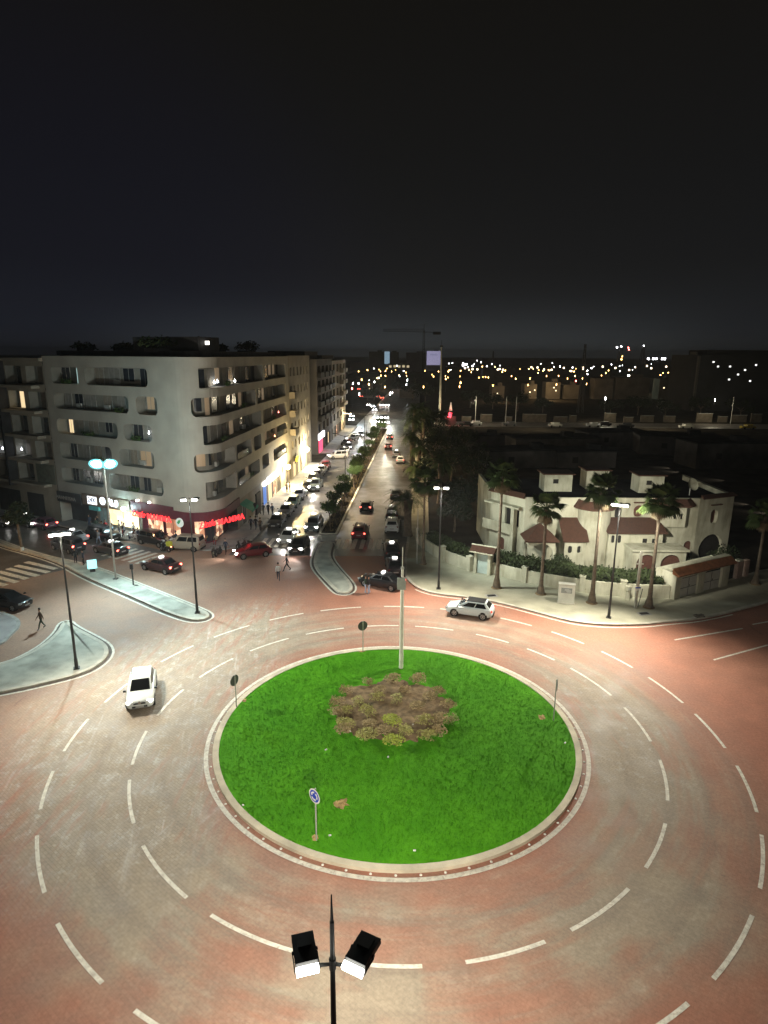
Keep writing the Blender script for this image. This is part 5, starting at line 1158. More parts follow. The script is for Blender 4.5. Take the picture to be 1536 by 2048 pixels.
# signs on the corner building
RED = glow('red_neon', (1.0, .03, .035), 2.4); REDC = glow('red_neon_core', (1.0, .10, .09), 5.0)
def sign_at(name, label, cat, P, s, off, z, group=None): 
    p = P.at(s, off); return thing(name, label, cat, (p.x, p.y, z), 0, group)
def letters_on(t, P, s, off, z, txt, size, m, name='letters', **k):
    p = P.at(s, off); return lettering(name, txt, size, Vector((p.x, p.y, z)) - t.location, P.nrm(s), m, t, **k)
for s0, lb in ((17.5, 'glowing red restaurant sign over the terrace, left of the two'), (26.6, 'glowing red restaurant sign on the rounded corner, right of the two')):
    t = sign_at('neon_sign', lb, 'sign', PB, s0, .3, 3.2)
    for ds, txt, sz, k in ((-2.15, 'Little', 1.05, dict(shear=.45)), (1.25, 'MAMMA', .98, dict(bold=.006, space=1.12))):
        off_ = .32 if s0 < 20 else .95; a = PB.at(s0, off_); d = Vector((-math.sin(PB.nrm(s0)), math.cos(PB.nrm(s0)))); q = a + d * ds
        lettering('letters', txt, sz, Vector((q.x, q.y, 3.22 - (.1 if ds > 0 else 0))) - t.location, PB.nrm(s0), RED, t, depth=.05, **k)
    g = MB(); a = PB.at(s0, off_ - .14); d = Vector((-math.sin(PB.nrm(s0)), math.cos(PB.nrm(s0)))); n = Vector((math.cos(PB.nrm(s0)), math.sin(PB.nrm(s0))))
    for z in (2.85, 3.45): g.box(a.x, a.y, z, 6.3, .05, .05, rz=math.atan2(d.y, d.x))
    for k in (-2.6, 0, 2.6): q = a + d * k; g.box(q.x, q.y, 3.15, .04, .3, .04, rz=math.atan2(d.y, d.x))
    o = g.build('rail', M_DARKB, t); o.location = -t.location
t = sign_at('shop_sign', 'lit white panel with dark blue letters above the teal awning', 'sign', PB, 6.8, .2, 3.9)
g = MB(); slab(g, PB, 5.95, 7.65, 3.35, 4.35, .12, .2); o = g.build('panel', glow('white_panel', (.88, .94, 1.0), 1.6), t); o.location = -t.location
letters_on(t, PB, 6.8, .22, 3.9, '24X', .85, mat('sign_navy', (.01, .015, .08), .5, .1, 4), depth=.015, bold=.01)
t = sign_at('shop_sign', 'lit round white sign with a blue ring above the cafe', 'sign', PB, 8.85, .2, 4.0)
an = PB.nrm(8.85); p = PB.at(8.85, .15); nv = Vector((math.cos(an), math.sin(an), 0))
g = MB(); a = Vector((p.x, p.y, 4.02)) - t.location; g.cyl(a, a + nv * .1, .5, n=24); g.build('disc', glow('white_disc', (.86, .93, 1.0), 1.5), t)
g = MB(); rr = MB(); d = Vector((-nv.y, nv.x, 0))
for i in range(24):
    u, v = 6.2832 * i / 24, 6.2832 * (i + 1) / 24; q = lambda r, w_: a + nv * .108 + d * (r * math.cos(w_)) + Vector((0, 0, r * math.sin(w_)))
    g.face([q(.20, u), q(.27, u), q(.27, v), q(.20, v)])
g.cyl(a + nv * .105, a + nv * .115, .09, n=10); g.build('ring', mat('sign_ring', (.02, .05, .25), .5, .1, 4), t)
t = sign_at('shop_sign', 'lit white curling letters beside the round sign above the cafe', 'sign', PB, 10.9, .2, 4.0)
g = MB(); an = PB.nrm(10.9); d = Vector((-math.sin(an), math.cos(an), 0)); up = Vector((0, 0, 1))
for stroke in ([(-.75, .55), (-.68, .1), (-.6, -.3), (-.35, -.42), (-.15, -.3)], [(-.35, .42), (-.25, 0), (-.12, -.32), (.08, -.42), (.22, -.2)], [(.3, .3), (.55, .35), (.68, .1), (.62, -.25), (.42, -.42), (.2, -.36)], [(.15, .0), (.35, .02)]):
    g.tube([d * x + up * y for x, y in stroke], [.09] * len(stroke), 8)
g.build('letters', glow('white_letters', (.86, .93, 1.0), 1.8), t)
t = sign_at('shop_sign', 'dim unlit pale lettering on the dark shop front left of the cafe', 'sign', PB, 1.2, .2, 3.6); letters_on(t, PB, 1.6, .2, 3.55, 'MANNESSAA', .68, mat('dim_letters', (.30, .27, .24), .7, .1, 4), depth=.03)
t = sign_at('shop_sign', 'small white round sign with a green leaf hanging on the burgundy corner', 'sign', PB, 22.3, .4, 3.1)
an = PB.nrm(22.3); nv = Vector((math.cos(an), math.sin(an), 0)); g = MB(); g.cyl(nv * .0, nv * .1, .55, n=22); g.build('disc', glow('pale_disc', (.75, .85, .78), .55), t)
g = MB(); d = Vector((-nv.y, nv.x, 0)); g.face([nv * .115 + d * x + Vector((0, 0, z)) for x, z in ((-.38, -.05), (-.1, .3), (.25, .34), (.1, 0), (-.15, -.2))]); g.build('leaf', mat('sign_green', (.05, .42, .16), .5, .1, 4), t)
for s in (15.6, 17.6):
    t = sign_at('floodlight', ['small white floodlight above the burgundy front, left of two', 'small white floodlight above the burgundy front, right of two'][s > 16], 'lamp', PB, s, .5, 4.95, 'small floodlights above the burgundy front'); g = MB(); g.box(0, 0, 0, .3, .2, .2, rz=-.5); g.build('lamp_box', glow('small_flood', (1, .92, .82), 14), t); g = MB(); g.cyl((0, 0, .05), (.25, .46, .05), .02, n=6); g.build('bracket', M_TRIM, t)
t = sign_at('wall_lamp', 'bright cold wall lamp between the cafe and the restaurant', 'lamp', PB, 12.9, .45, 3.6); g = MB(); g.ball((0, 0, 0), .26, 12, 8); g.build('globe', glow('cold_wall_lamp', (.62, .97, 1.0), 25), t); g = MB(); g.cyl((0, 0, 0), (.21, .38, .05), .025, n=6); g.build('bracket', M_TRIM, t)
p = PB.at(12.9, .9); bulb('wall_lamp_light', (p.x, p.y, 3.5), 420, (.65, .97, 1.0), .25, t)
t = sign_at('wall_lamp', 'bright yellow wall lamp on the street front above the pavement', 'lamp', PB, 59.8, .7, 3.6); g = MB(); g.ball((0, 0, 0), .42, 12, 8); g.build('globe', glow('yellow_wall_lamp', (1.0, .78, .36), 26), t); g = MB(); g.cyl((-.8, 0, .1), (0, 0, .0), .03, n=6); g.build('bracket', M_TRIM, t)
p = PB.at(59.8, 1.6); bulb('wall_lamp_light', (p.x, p.y, 3.8), 6500, (1.0, .74, .34), .4, t)
t = sign_at('awning', 'teal fabric awning under the white letter panel', 'awning', PB, 6.8, 0, 3.0); g = MB(); slab(g, PB, 6.0, 7.8, 2.55, 3.05, -.2, .12); o = g.build('fabric', mat('teal_fabric', (.10, .42, .46), .8, .15, 4), t); o.location = -t.location
t = sign_at('awning', 'green sloping awning at the end of the restaurant corner', 'awning', PB, 35, 0, 2.7)
g = MB()
for i in range(5):
    A, B, C, D = PB.at(34.0 + i * .66, -.1), PB.at(34.0 + (i + 1) * .66, -.1), PB.at(34.0 + (i + 1) * .66, 1.5), PB.at(34.0 + i * .66, 1.5)
    g.face([(A.x, A.y, 3.3), (B.x, B.y, 3.3), (C.x, C.y, 2.45), (D.x, D.y, 2.45)]); g.face([(D.x, D.y, 2.45), (C.x, C.y, 2.45), (C.x, C.y, 2.2), (D.x, D.y, 2.2)])
o = g.build('fabric', mat('green_fabric', (.03, .26, .16), .8, .15, 4), t); o.location = -t.location
t = sign_at('screen', 'tall black rectangular screen on the street pavement by the corner', 'screen', PB, 40.6, .6, 0); g = MB(); slab(g, PB, 39.5, 41.8, .5, 3.4, .5, .7); o = g.build('panel', M_BLACK, t); o.location = -t.location; g = MB(); slab(g, PB, 39.6, 39.75, .1, .5, .55, .65); slab(g, PB, 41.5, 41.65, .1, .5, .55, .65); o = g.build('leg', M_TRIM, t); o.location = -t.location
t = sign_at('shop_sign', 'overexposed white lit shop sign above the blue door', 'sign', PB, 51, .1, 3.5); g = MB(); slab(g, PB, 48.2, 55.2, 3.05, 3.95, -.02, .22); slab(g, PB, 45.8, 47.8, 3.15, 3.75, -.02, .2); o = g.build('panel', glow('white_shop_sign', (.90, .95, 1.0), 4.5), t); o.location = -t.location
t = sign_at('lantern', 'small dark garden lantern on a post at the restaurant corner', 'lamp', PB, 34.2, 1.9, .12); g = MB(); g.cyl((0, 0, 0), (0, 0, 2.7), .05, n=8); g.build('post', M_TRIM, t); g = MB(); g.lathe([(.06, 2.7), (.26, 3.15), (.3, 3.2), (.05, 3.4)], 6); g.build('lamp_head', M_TRIM, t)
t = thing('light_panel', 'bright cyan lit panel standing by the long traffic island', 'panel', tuple(at(186, 1146))); g = MB(); g.box(0, 0, .95, .9, .08, .95, rz=R(25)); g.build('panel', glow('cyan_panel', (.42, .92, .92), 1.3), t); g = MB(); g.box(0, 0, .25, .5, .06, .5, rz=R(25)); g.build('stand', M_TRIM, t)
t = thing('post_box', 'short grey post on the long traffic island near the black sedan', 'post', tuple(at(267, 1172))); g = MB(); g.cyl((0, 0, .1), (0, 0, 2.2), .07, n=10); g.build('post', M_POLE, t); g = MB(); g.box(0, -.05, 2.0, .3, .14, .5); g.build('plate', M_POLE, t)
# roof plants and huts
RP = 'dark plants and huts along the roof of the corner building'
for i, (s, o, w, h, k) in enumerate([(26, -7, 9, 1.6, 'h'), (20, -6, 1.2, 1.9, 'p'), (3, -4, 3, 1.7, 'p'), (8, -5, 1, 1.2, 'p'), (10.5, -4, 3.2, 1.6, 'p'), (17, -4, 3, .9, 'p'), (24, -6, 4, 2.5, 'p'), (28, -7, 5, 2.6, 'p'), (33, -5, 1.2, 1.6, 'p'), (38, -5, 2, 1.6, 'p'), (46, -5, 1.4, 1.6, 'p'), (61, -6, 4, 2.4, 'p'), (64, -6, 3, 3, 'p')]):
    p = PB.at(s, o)
    if k == 'h':
        t = thing('roof_hut', 'long dark hut on the roof of the corner building with a lit window', 'roof hut', (p.x, p.y, 22.2)); g = MB(); g.box(0, 0, .8, w, 4, 1.6, rz=R(-20)); g.build('walls', M_DARKB, t); g = MB(); g.box(3.5, -2.2, .9, .5, .1, .4, rz=R(-20)); g.box(4.3, -2.5, .95, .5, .1, .4, rz=R(-20)); g.box(3.5, -2.2, .3, .5, .1, .3, rz=R(-20)); g.build('lit_window', glow('roof_window', (1, .95, .85), 3), t)
    else:
        h *= .72; t = thing('roof_plant', 'dark bushy plant in a planter on the roof of the corner building', 'plant', (p.x, p.y, 22.1), 0, RP); g = MB(); g.box(0, 0, .2, w * .6, .6, .45); g.build('planter', M_DARKB, t); g = MB(); leaf_cloud(g, [(0, 0, h * .6, w * .4, h / w), (w * .25, 0, h * .5, w * .3, h / w), (-w * .25, .1, h * .55, w * .3, h / w)], 260, .35, random.Random(i)); g.build('foliage', M_LEAFD, t)

# plain flat block continuing the street front
S1 = Vector(END1); PF = Path([tuple(S1), (S1.x + .0535 * 21.5, S1.y + 21.5), (S1.x + .0535 * 21.5 - 10, S1.y + 22.5)])
b2 = thing('apartment_building', 'plain tan apartment block with narrow windows beyond the rounded one', 'building', (0, 0, 0))
ops = [(s, s + 1.3, z, z + 1.5, .02) for z in (5.4, 8.6, 11.8, 15.0, 18.2) for s in (1.6, 4.6, 8.0, 11.2, 14.6, 18.0)] + [(2.2 + 4.6 * k, 5.4 + 4.6 * k, .2, 3.1, .02) for k in range(4)]
g = MB(); facade(g, PF, 0, PF.L, 0, 21.7, ops, .25); g.build('facade', M_PLAST2, b2)
g = MB(); g.prism([tuple(PF.at(0, -.4)), tuple(PF.at(21.4, -.4)), (-28, 130), (-28, 109)], 0, 21.65, 0, 1); g.build('core', [M_LOG, M_ROOF], b2)
for o in ops: wpanel('window', PF, (o[0] + o[1]) / 2, o[1] - o[0] - .1, o[2], o[3] - .05, -.2, rd.choice([M_PANE, M_PANE, M_CURT]) if o[2] > 1 else rd.choice([M_DARKB, M_CURT, M_LITW]), b2)
for z in (8.3, 11.5, 14.7):
    g = MB(); slab(g, PF, .4, 3.6, z - .2, z + .9, 0, 1.0); g.build('balcony', M_PLAST2, b2)
t = sign_at('shop_sign', 'yellow lit sign with jagged letters beside the second street lamp', 'sign', PF, 3.4, .5, 3.5); n2 = PF.nrm(3); d = Vector((-math.sin(n2), math.cos(n2), 0)); g = MB()
for st_ in ([(-1.6, -.3), (-1.5, .3), (-1.0, -.3), (-.9, .3)], [(-.6, -.3), (-.3, .35), (.0, -.3)], [(.3, .3), (.3, -.3), (.8, -.3), (.8, .3)], [(1.1, -.3), (1.5, .35), (1.6, -.3)]): g.tube([d * x + up * y for x, y in st_], [.1] * len(st_), 6)
g.build('letters', glow('yellow_letters', (1.0, .80, .05), 3), t); g = MB(); g.box(-.25, 0, 0, .1, 4, 1.2, rz=n2); g.build('backboard', M_DARKB, t)
t = sign_at('wall_lamp', 'bright creamy wall lamp at the entrance of the side street', 'lamp', PF, 12.0, .7, 3.9); g = MB(); g.ball((0, 0, 0), .5, 12, 8); g.build('globe', glow('cream_wall_lamp', (1.0, .93, .70), 24), t); g = MB(); g.cyl((-.8, 0, .1), (0, 0, .0), .03, n=6); g.build('bracket', M_TRIM, t)
p = PF.at(12, 1.6); bulb('wall_lamp_light', (p.x, p.y, 3.9), 6000, (1.0, .84, .52), .4, t)

# left hand block with stacked balconies
PL = Path([fk(45, -.0), (-43.0, 80.36)]); L = PL.L
b3 = thing('apartment_building', 'tan apartment block with stacked box balconies at the left edge', 'building', (0, 0, 0))
ops = []
for k, z in enumerate((5.2, 8.4, 11.6, 14.8, 18.0)):
    for s in (L - 3.6, L - 8.0, L - 12.4, L - 16.8, L - 21.2): ops.append((s, s + 3.4, z, z + 2.3, .06))
g = MB(); facade(g, PL, 0, L, 0, 20.9, ops, 1.2, 0, 1); slab(g, PL, 0, L, 20.9, 21.3, -1, .5, 0)
for z in (4.75, 7.95, 11.15, 14.35, 17.55): slab(g, PL, 0, L - 1.2, z, z + .35, 0, 1.1, 0)
g.build('facade', [M_PLAST2, M_LOG], b3)
g = MB(); g.prism([tuple(PL.at(0, -1.4)), tuple(PL.at(L, -1.4)), (-36, 93), fk(45, -14)], 0, 20.85, 0, 1); g.build('core', [M_DARKB, M_ROOF], b3)
for o in ops:
    mm = M_LITW if (abs(o[0] - (L - 8.0)) < .1 and o[2] in (14.8,)) else rd.choice([M_PANE, M_PANE, M_CURT])
    wpanel('window', PL, (o[0] + o[1]) / 2, 2.1, o[2], o[3] - .15, -1.15, mm, b3, M_FRAME)
for s in (L - 8.6, L - 17.4):
    g = MB(); slab(g, PL, s, s + .35, 4.4, 20.9, .0, 1.25, 0); g.build('fin', M_DARKB, b3)
g = MB(); slab(g, PL, L - 4.0, L - .15, 5.1, 7.7, -.05, .06); g.build('glazed_balcony', mat('glazed', (.12, .13, .10), .2, .2, 2), b3)
for s, z, st_ in ((L - 11.8, 9.0, 16), (L - 13.0, 6.2, 14), (L - 7.4, 9.2, 6)): p = PL.at(s, -.4); g = MB(); g.ball((p.x, p.y, z), .11, 8, 5); g.cyl((p.x, p.y, z), (p.x, p.y, z + .3), .012, n=5); g.build('balcony_lamp', glow('balcony_white', (.85, .9, 1), 16), b3)
for s, w in ((L - 5, 3.4), (L - 11, 5), (L - 18, 5)): wpanel('shop_front', PL, s, w, .2, 3.4, .03, M_DARKB, b3, M_TRIM)

# blocks beyond the side street
for k, (y0, y1, lb, mm) in enumerate([(139.5, 164, 'dark apartment block with projecting balconies beyond the side street', mat('dark_render', (.10, .09, .085), .9, .2, .4)), (164.2, 194, 'tan apartment block with a lit lower floor near the far crossing', M_PLAST2)]):
    f = lambda y, o=0: (-18.5 + .0535 * (y - 72.2) + o, y)
    PS = Path([(-30, y0 - .6 + k), f(y0), f(y1), (-26, y1 + .5)]); t = thing('apartment_building', lb, 'building', (0, 0, 0)); s0 = PS.c[1]; ln = PS.c[2] - s0
    ops = [(s0 + 1.5 + i * ln / 4, s0 + 1.5 + i * ln / 4 + 3.6, z, z + 2.0, .02) for z in (4.6, 7.8, 11.0, 14.2, 17.4) for i in range(4)] + [(s0 + 1 + i * ln / 5, s0 + 1 + i * ln / 5 + ln / 5 - .9, .2, 3.2, .02) for i in range(5)]
    g = MB(); facade(g, PS, 0, PS.L, 0, 20.9 - .5 * k, ops, .5); g.build('facade', mm, t)
    g = MB(); g.prism([f(y0 + .3, -.8), f(y1 - .3, -.8), (-25.5, y1 - .3), (-28, y0 + .3)], 0, 20.8 - .5 * k, 0, 1); g.prism([f(y0 + 3, -3), f(y1 - 4, -3), (-24, y1 - 4), (-26, y0 + 3)], 20.8 - .5 * k, 22.6 - .9 * k, 0, 1); g.build('core', [M_DARKB, M_ROOF], t)
    for i, o in enumerate(ops): wpanel('window', PS, (o[0] + o[1]) / 2, o[1] - o[0] - .2, o[2], o[3] - .1, -.44, (M_PANE if o[2] > 4 else [M_CURT, M_INT, M_DARKB, M_LITW, M_CURT][i % 5]), t)
    for z in (7.6, 10.8, 14.0, 17.2):
        for i in range(4):
            if k == 0 or i > 1: g = MB(); a = s0 + 1.0 + i * ln / 4; slab(g, PS, a, a + 4.4, z - .25, z + .85, 0, 1.1); g.build('balcony', M_DARKB if k == 0 else mm, t)
    if k == 0:
        q = sign_at('storefront', 'shop front glowing red under three white signs beyond the side street', 'shop front', PS, s0 + 3, .1, 0); g = MB(); slab(g, PS, s0 + .4, s0 + 8.5, 3.2, 4.5, .0, .3); o = g.build('white_sign', glow('white_shop_sign2', (.95, .97, 1), 4), q); o.location = -q.location
        g = MB(); slab(g, PS, s0 + 1.0, s0 + 6.4, .2, 3.1, .0, .1); o = g.build('red_glass', glow('pink_shop', (1, .06, .16), 1.6), q); o.location = -q.location
        for z in (17.0, 17.0): pass
    else:
        p = PS.at(s0 + 22, 2.4); lp = bulb('shop_light', (p.x, p.y, 4.6), 2600, (1.0, .80, .48), .4, t)
        g = MB(); g.ball((p.x, p.y, 4.75), .25, 10, 6); g.cyl((p.x, p.y, 4.8), (p.x - 2.4, p.y, 5.0), .03, n=6); g.build('wall_lamp', glow('amber_globe', (1, .8, .5), 18), t)
# ------------------------------------------------------------------ white villa
def stain_mat(name, c, st):
    m = bpy.data.materials.new(name); t, b = nodes(m); L = t.links.new; tc = t.nodes.new('ShaderNodeTexCoord')
    mp = t.nodes.new('ShaderNodeMapping'); mp.inputs['Scale'].default_value = (1.3, 1.3, .22); L(tc.outputs['Object'], mp.inputs['Vector'])
    n1 = t.nodes.new('ShaderNodeTexNoise'); n1.inputs['Scale'].default_value = 1.0; n1.inputs['Detail'].default_value = 8; n1.inputs['Roughness'].default_value = .65; L(mp.outputs[0], n1.inputs['Vector'])
    n2 = t.nodes.new('ShaderNodeTexNoise'); n2.inputs['Scale'].default_value = .5; n2.inputs['Detail'].default_value = 5; L(tc.outputs['Object'], n2.inputs['Vector'])
    ad = t.nodes.new('ShaderNodeMath'); ad.operation = 'ADD'; L(n1.outputs['Fac'], ad.inputs[0]); L(n2.outputs['Fac'], ad.inputs[1])
    rp = t.nodes.new('ShaderNodeValToRGB'); e = rp.color_ramp.elements; e[0].position = .78 / 2 + .0; e[1].position = 1.12 / 2; e[0].color = (*st, 1); e[1].color = (*c, 1)
    hf = t.nodes.new('ShaderNodeMath'); hf.operation = 'MULTIPLY'; hf.inputs[1].default_value = .5; L(ad.outputs[0], hf.inputs[0]); L(hf.outputs[0], rp.inputs[0])
    L(rp.outputs[0], b.inputs['Base Color']); b.inputs['Roughness'].default_value = .92; b.inputs['Specular IOR Level'].default_value = .2
    MATS[name] = m; return m
M_VIL = stain_mat('villa_render', (.47, .45, .345), (.27, .255, .185)); M_GWALL = stain_mat('garden_wall_render', (.56, .54, .42), (.36, .34, .25))
def tile_mat():
    m = bpy.data.materials.new('clay_roof_tiles'); t, b = nodes(m); L = t.links.new; tc = t.nodes.new('ShaderNodeTexCoord')
    w = t.nodes.new('ShaderNodeTexWave'); w.inputs['Scale'].default_value = 3.2; w.bands_direction = 'X'; L(tc.outputs['Object'], w.inputs['Vector'])
    no = t.nodes.new('ShaderNodeTexNoise'); no.inputs['Scale'].default_value = 4; L(tc.outputs['Object'], no.inputs['Vector'])
    rp = t.nodes.new('ShaderNodeValToRGB'); e = rp.color_ramp.elements; e[0].color = (.050, .020, .011, 1); e[1].color = (.115, .045, .024, 1); L(no.outputs['Fac'], rp.inputs[0])
    L(rp.outputs[0], b.inputs['Base Color']); b.inputs['Roughness'].default_value = .85; bp = t.nodes.new('ShaderNodeBump'); bp.inputs['Distance'].default_value = .06; L(w.outputs['Fac'], bp.inputs['Height']); L(bp.outputs[0], b.inputs['Normal']); return m
M_TILE = tile_mat(); M_SHUT = mat('brown_shutter', (.10, .042, .03), .7, .2, 5); M_VOID = mat('dark_opening', (.018, .016, .014), .9, .3, 3)
vil = thing('villa', 'stained white villa with clay tiled porches and arches behind the hedge', 'house', (0, 0, 0))
PV = Path([(12, 78), (12, 68.4), (15, 64.5), (33.5, 64.5), (38.2, 66.4), (38.2, 78)]); q0 = PV.c
def arch_ops(s, w, z0, z1): return (s - w / 2, s + w / 2, z0, z1, min(w / 2 - .02, z1 - z0 - .05))
g = MB(); VZ = 7.35
F0 = q0[2]; RW = q0[3]
ops = [(q0[1] + 2.2, q0[1] + 3.0, 3.9, 5.8, .02), (q0[1] + 3.6, q0[1] + 4.2, 3.9, 5.8, .02), (q0[1] + 1.3, q0[1] + 2.3, .8, 2.3, .3), (F0 + 9.6, F0 + 10.3, 5.2, 6.4, .3), (F0 + 11.6, F0 + 12.7, 5.3, 6.6, .5), (F0 + 17.4, F0 + 18.3, .1, 2.7, .44), (RW + 1.9, RW + 2.9, 4.4, 6.0, .45), (RW + .7, RW + 4.3, .05, 3.2, 1.75)]
for sa, sb, za, zb, r in ops: pass
zz = ops
facade(g, PV, 0, PV.L, 0, VZ, zz, .35, 0, 0)
g.build('walls', M_VIL, vil)
for o, mm in zip(ops, (M_VOID, M_VOID, M_SHUT, M_VOID, M_SHUT, M_SHUT, M_SHUT, M_VOID)): wpanel('window' if o[2] > .5 else 'archway', PV, (o[0] + o[1]) / 2, o[1] - o[0] - .02, o[2], o[3] - .02, -.30 if o[1] - o[0] < 3 else -.30, mm, vil, thick=.03)
g = MB(); g.prism([tuple(PV.at(s, -.45)) for s in (.1, q0[1], q0[2], q0[3], q0[4], q0[5] - .1)], 0, VZ - .55, 0); g.build('flat_roof', M_ROOF, vil)
g = MB(); strip(g, PV, 0, PV.L, VZ - .6, VZ, -.3); slab(g, PV, 0, PV.L, VZ, VZ + .06, -.3, .03); g.build('parapet', M_VIL, vil)
def tiles(name, P, s0, s1, z0, z1, o0, o1, m=M_TILE, thick=.10):
    """sloping tile strip from offset o0 at z0 (eave) up to o1 at z1"""
    g = MB(); n = max(1, int((s1 - s0) / .5))
    for i in range(n):
        u, v = s0 + (s1 - s0) * i / n, s0 + (s1 - s0) * (i + 1) / n; A, B, C, D = P.at(u, o0), P.at(v, o0), P.at(v, o1), P.at(u, o1)
        g.face([(A.x, A.y, z0), (B.x, B.y, z0), (C.x, C.y, z1), (D.x, D.y, z1)]); g.face([(A.x, A.y, z0 - thick), (B.x, B.y, z0 - thick), (B.x, B.y, z0), (A.x, A.y, z0)])
    for s in (s0, s1): A, D = P.at(s, o0), P.at(s, o1); g.face([(A.x, A.y, z0), (D.x, D.y, z1), (D.x, D.y, z0 - thick), (A.x, A.y, z0 - thick)])
    return g.build(name, m, vil)
tiles('tile_cornice', PV, q0[1] - .1, F0 - .1, VZ + .02, VZ + .4, .35, -.25); tiles('tile_cornice', PV, RW + .3, q0[4], VZ + .05, VZ + .35, .3, -.2)
g = MB(); slab(g, PV, q0[1] + .1, F0 - .5, 6.1, 6.3, 0, .9); slab(g, PV, q0[1] + .1, F0 - 1.2, 3.2, 3.45, 0, 1.0); slab(g, PV, q0[1] + .1, F0 - 1.2, 3.45, 4.3, .88, 1.0); slab(g, PV, F0 - 1.35, F0 - 1.0, 0, 6.1, .0, .9); g.build('balcony', M_VIL, vil)
def arched(mb, A, B, z0, z1, zs, m=0, thick=.25):
    """wall from A to B with one round arch (springing zs) through it"""
    A, B = Vector(A), Vector(B); d = (B - A); L = d.length; d /= L; n = Vector((d.y, -d.x)); r = L / 2 - .22
    for off in (0, -thick):
        P = lambda u, z: (A.x + d.x * u + n.x * off, A.y + d.y * u + n.y * off, z)
        mb.face([P(0, z0), P(.22, z0), P(.22, z1), P(0, z1)], m); mb.face([P(L - .22, z0), P(L, z0), P(L, z1), P(L - .22, z1)], m)
        rz = min(r, z1 - zs - .1)
        for i in range(12):
            a, b = math.pi * i / 12, math.pi * (i + 1) / 12; u, v = L / 2 + r * math.cos(a), L / 2 + r * math.cos(b)
            mb.face([P(u, zs + rz * math.sin(a)), P(v, zs + rz * math.sin(b)), P(v, z1), P(u, z1)], m)
    Q = [(L - .22, z0)] + [(L / 2 + r * math.cos(math.pi * i / 12), zs + min(r, z1 - zs - .1) * math.sin(math.pi * i / 12)) for i in range(13)] + [(.22, z0)]
    for (u, z), (v, y) in zip(Q, Q[1:]):
        mb.face([(A.x + d.x * u, A.y + d.y * u, z), (A.x + d.x * v, A.y + d.y * v, y), (A.x + d.x * v - n.x * thick, A.y + d.y * v - n.y * thick, y), (A.x + d.x * u - n.x * thick, A.y + d.y * u - n.y * thick, z)], m)
# hip roofed porch
g = MB(); x0, x1, y0, y1 = 15.0, 17.8, 61.9, 64.4
arched(g, (x0, y0), (x1, y0), 0, 3.35, 1.9); arched(g, (x0, y1), (x0, y0), 0, 3.35, 1.9); arched(g, (x1, y0), (x1, y1), 0, 3.35, 1.9); g.build('porch', M_VIL, vil)
g = MB(); e = .35; ap = (16.4, 63.4, 4.95); cs = [(x0 - e, y0 - e, 3.42), (x1 + e, y0 - e, 3.42), (x1 + e, y1 + .05, 3.42), (x0 - e, y1 + .05, 3.42)]
for i in range(4): g.face([cs[i], cs[(i + 1) % 4], ap])
for i in range(4): a, b = cs[i], cs[(i + 1) % 4]; g.face([(a[0], a[1], 3.3), (b[0], b[1], 3.3), b, a])
g.build('porch_roof', M_TILE, vil)
# wing with shed roof and two small arched windows
g = MB(); PW = Path([(18.9, 64.5), (18.9, 62.4), (21.1, 62.4), (21.1, 64.5)]); wops = [(2.1 + .35, 2.1 + .80, 1.9, 2.7, .2), (2.1 + 1.35, 2.1 + 1.8, 1.9, 2.7, .2)]
facade(g, PW, 0, PW.L, 0, 3.35, wops, .2); g.face([(18.9, 64.5, 3.35), (18.9, 62.4, 3.35), (18.9, 64.5, 5.1)]); g.face([(21.1, 64.5, 3.35), (21.1, 62.4, 3.35), (21.1, 64.5, 5.1)]); g.build('wing', M_VIL, vil)
for o in wops: wpanel('window', PW, (o[0] + o[1]) / 2, .44, o[2], o[3], -.15, M_VOID, vil)
g = MB(); g.add([(18.65, 62.1, 3.3), (21.35, 62.1, 3.3), (21.35, 64.49, 5.25), (18.65, 64.49, 5.25), (18.65, 62.1, 3.18), (21.35, 62.1, 3.18), (21.35, 64.49, 5.1), (18.65, 64.49, 5.1)], [(0, 1, 2, 3), (0, 4, 5, 1), (1, 5, 6, 2), (0, 3, 7, 4)]); g.build('wing_roof', M_TILE, vil)
# round stair tower with a tile skirt
tw = [(22.4 + 1.75 * math.cos(R(a)), 64.6 + 1.75 * math.sin(R(a))) for a in range(180, 361, 12)]
g = MB(); PT = Path(tw); strip(g, PT, 0, PT.L, 0, VZ); g.build('tower', M_VIL, vil, smooth=30); tiles('tower_roof', PT, 0, PT.L, 6.5, 7.3, .5, .02)
# middle part under the long lean to roof
g = MB(); PM = Path([(23.6, 64.5), (23.6, 62.9), (29.3, 62.9), (29.3, 64.5)]); mops = [(1.6 + .25, 1.6 + .62, 2.9, 3.75, .17), (1.6 + .95, 1.6 + 1.32, 2.9, 3.75, .17), (1.6 + 3.6, 1.6 + 4.2, 2.9, 3.4, .02), (1.6 + 4.6, 1.6 + 5.1, 2.9, 3.4, .02)]
facade(g, PM, 0, PM.L, 0, 4.25, mops, .2); g.build('middle_wing', M_VIL, vil)
for o in mops: wpanel('window', PM, (o[0] + o[1]) / 2, o[1] - o[0] - .02, o[2], o[3], -.15, M_VOID, vil)
g = MB(); g.add([(23.4, 62.5, 4.15), (29.6, 62.5, 4.15), (29.2, 64.49, 5.3), (23.8, 64.49, 5.3), (23.4, 62.5, 4.0), (29.6, 62.5, 4.0), (29.6, 64.49, 4.1), (23.4, 64.49, 4.1)], [(0, 1, 2, 3), (0, 4, 5, 1), (1, 5, 6, 2), (0, 3, 7, 4)]); g.build('lean_to_roof', M_TILE, vil)
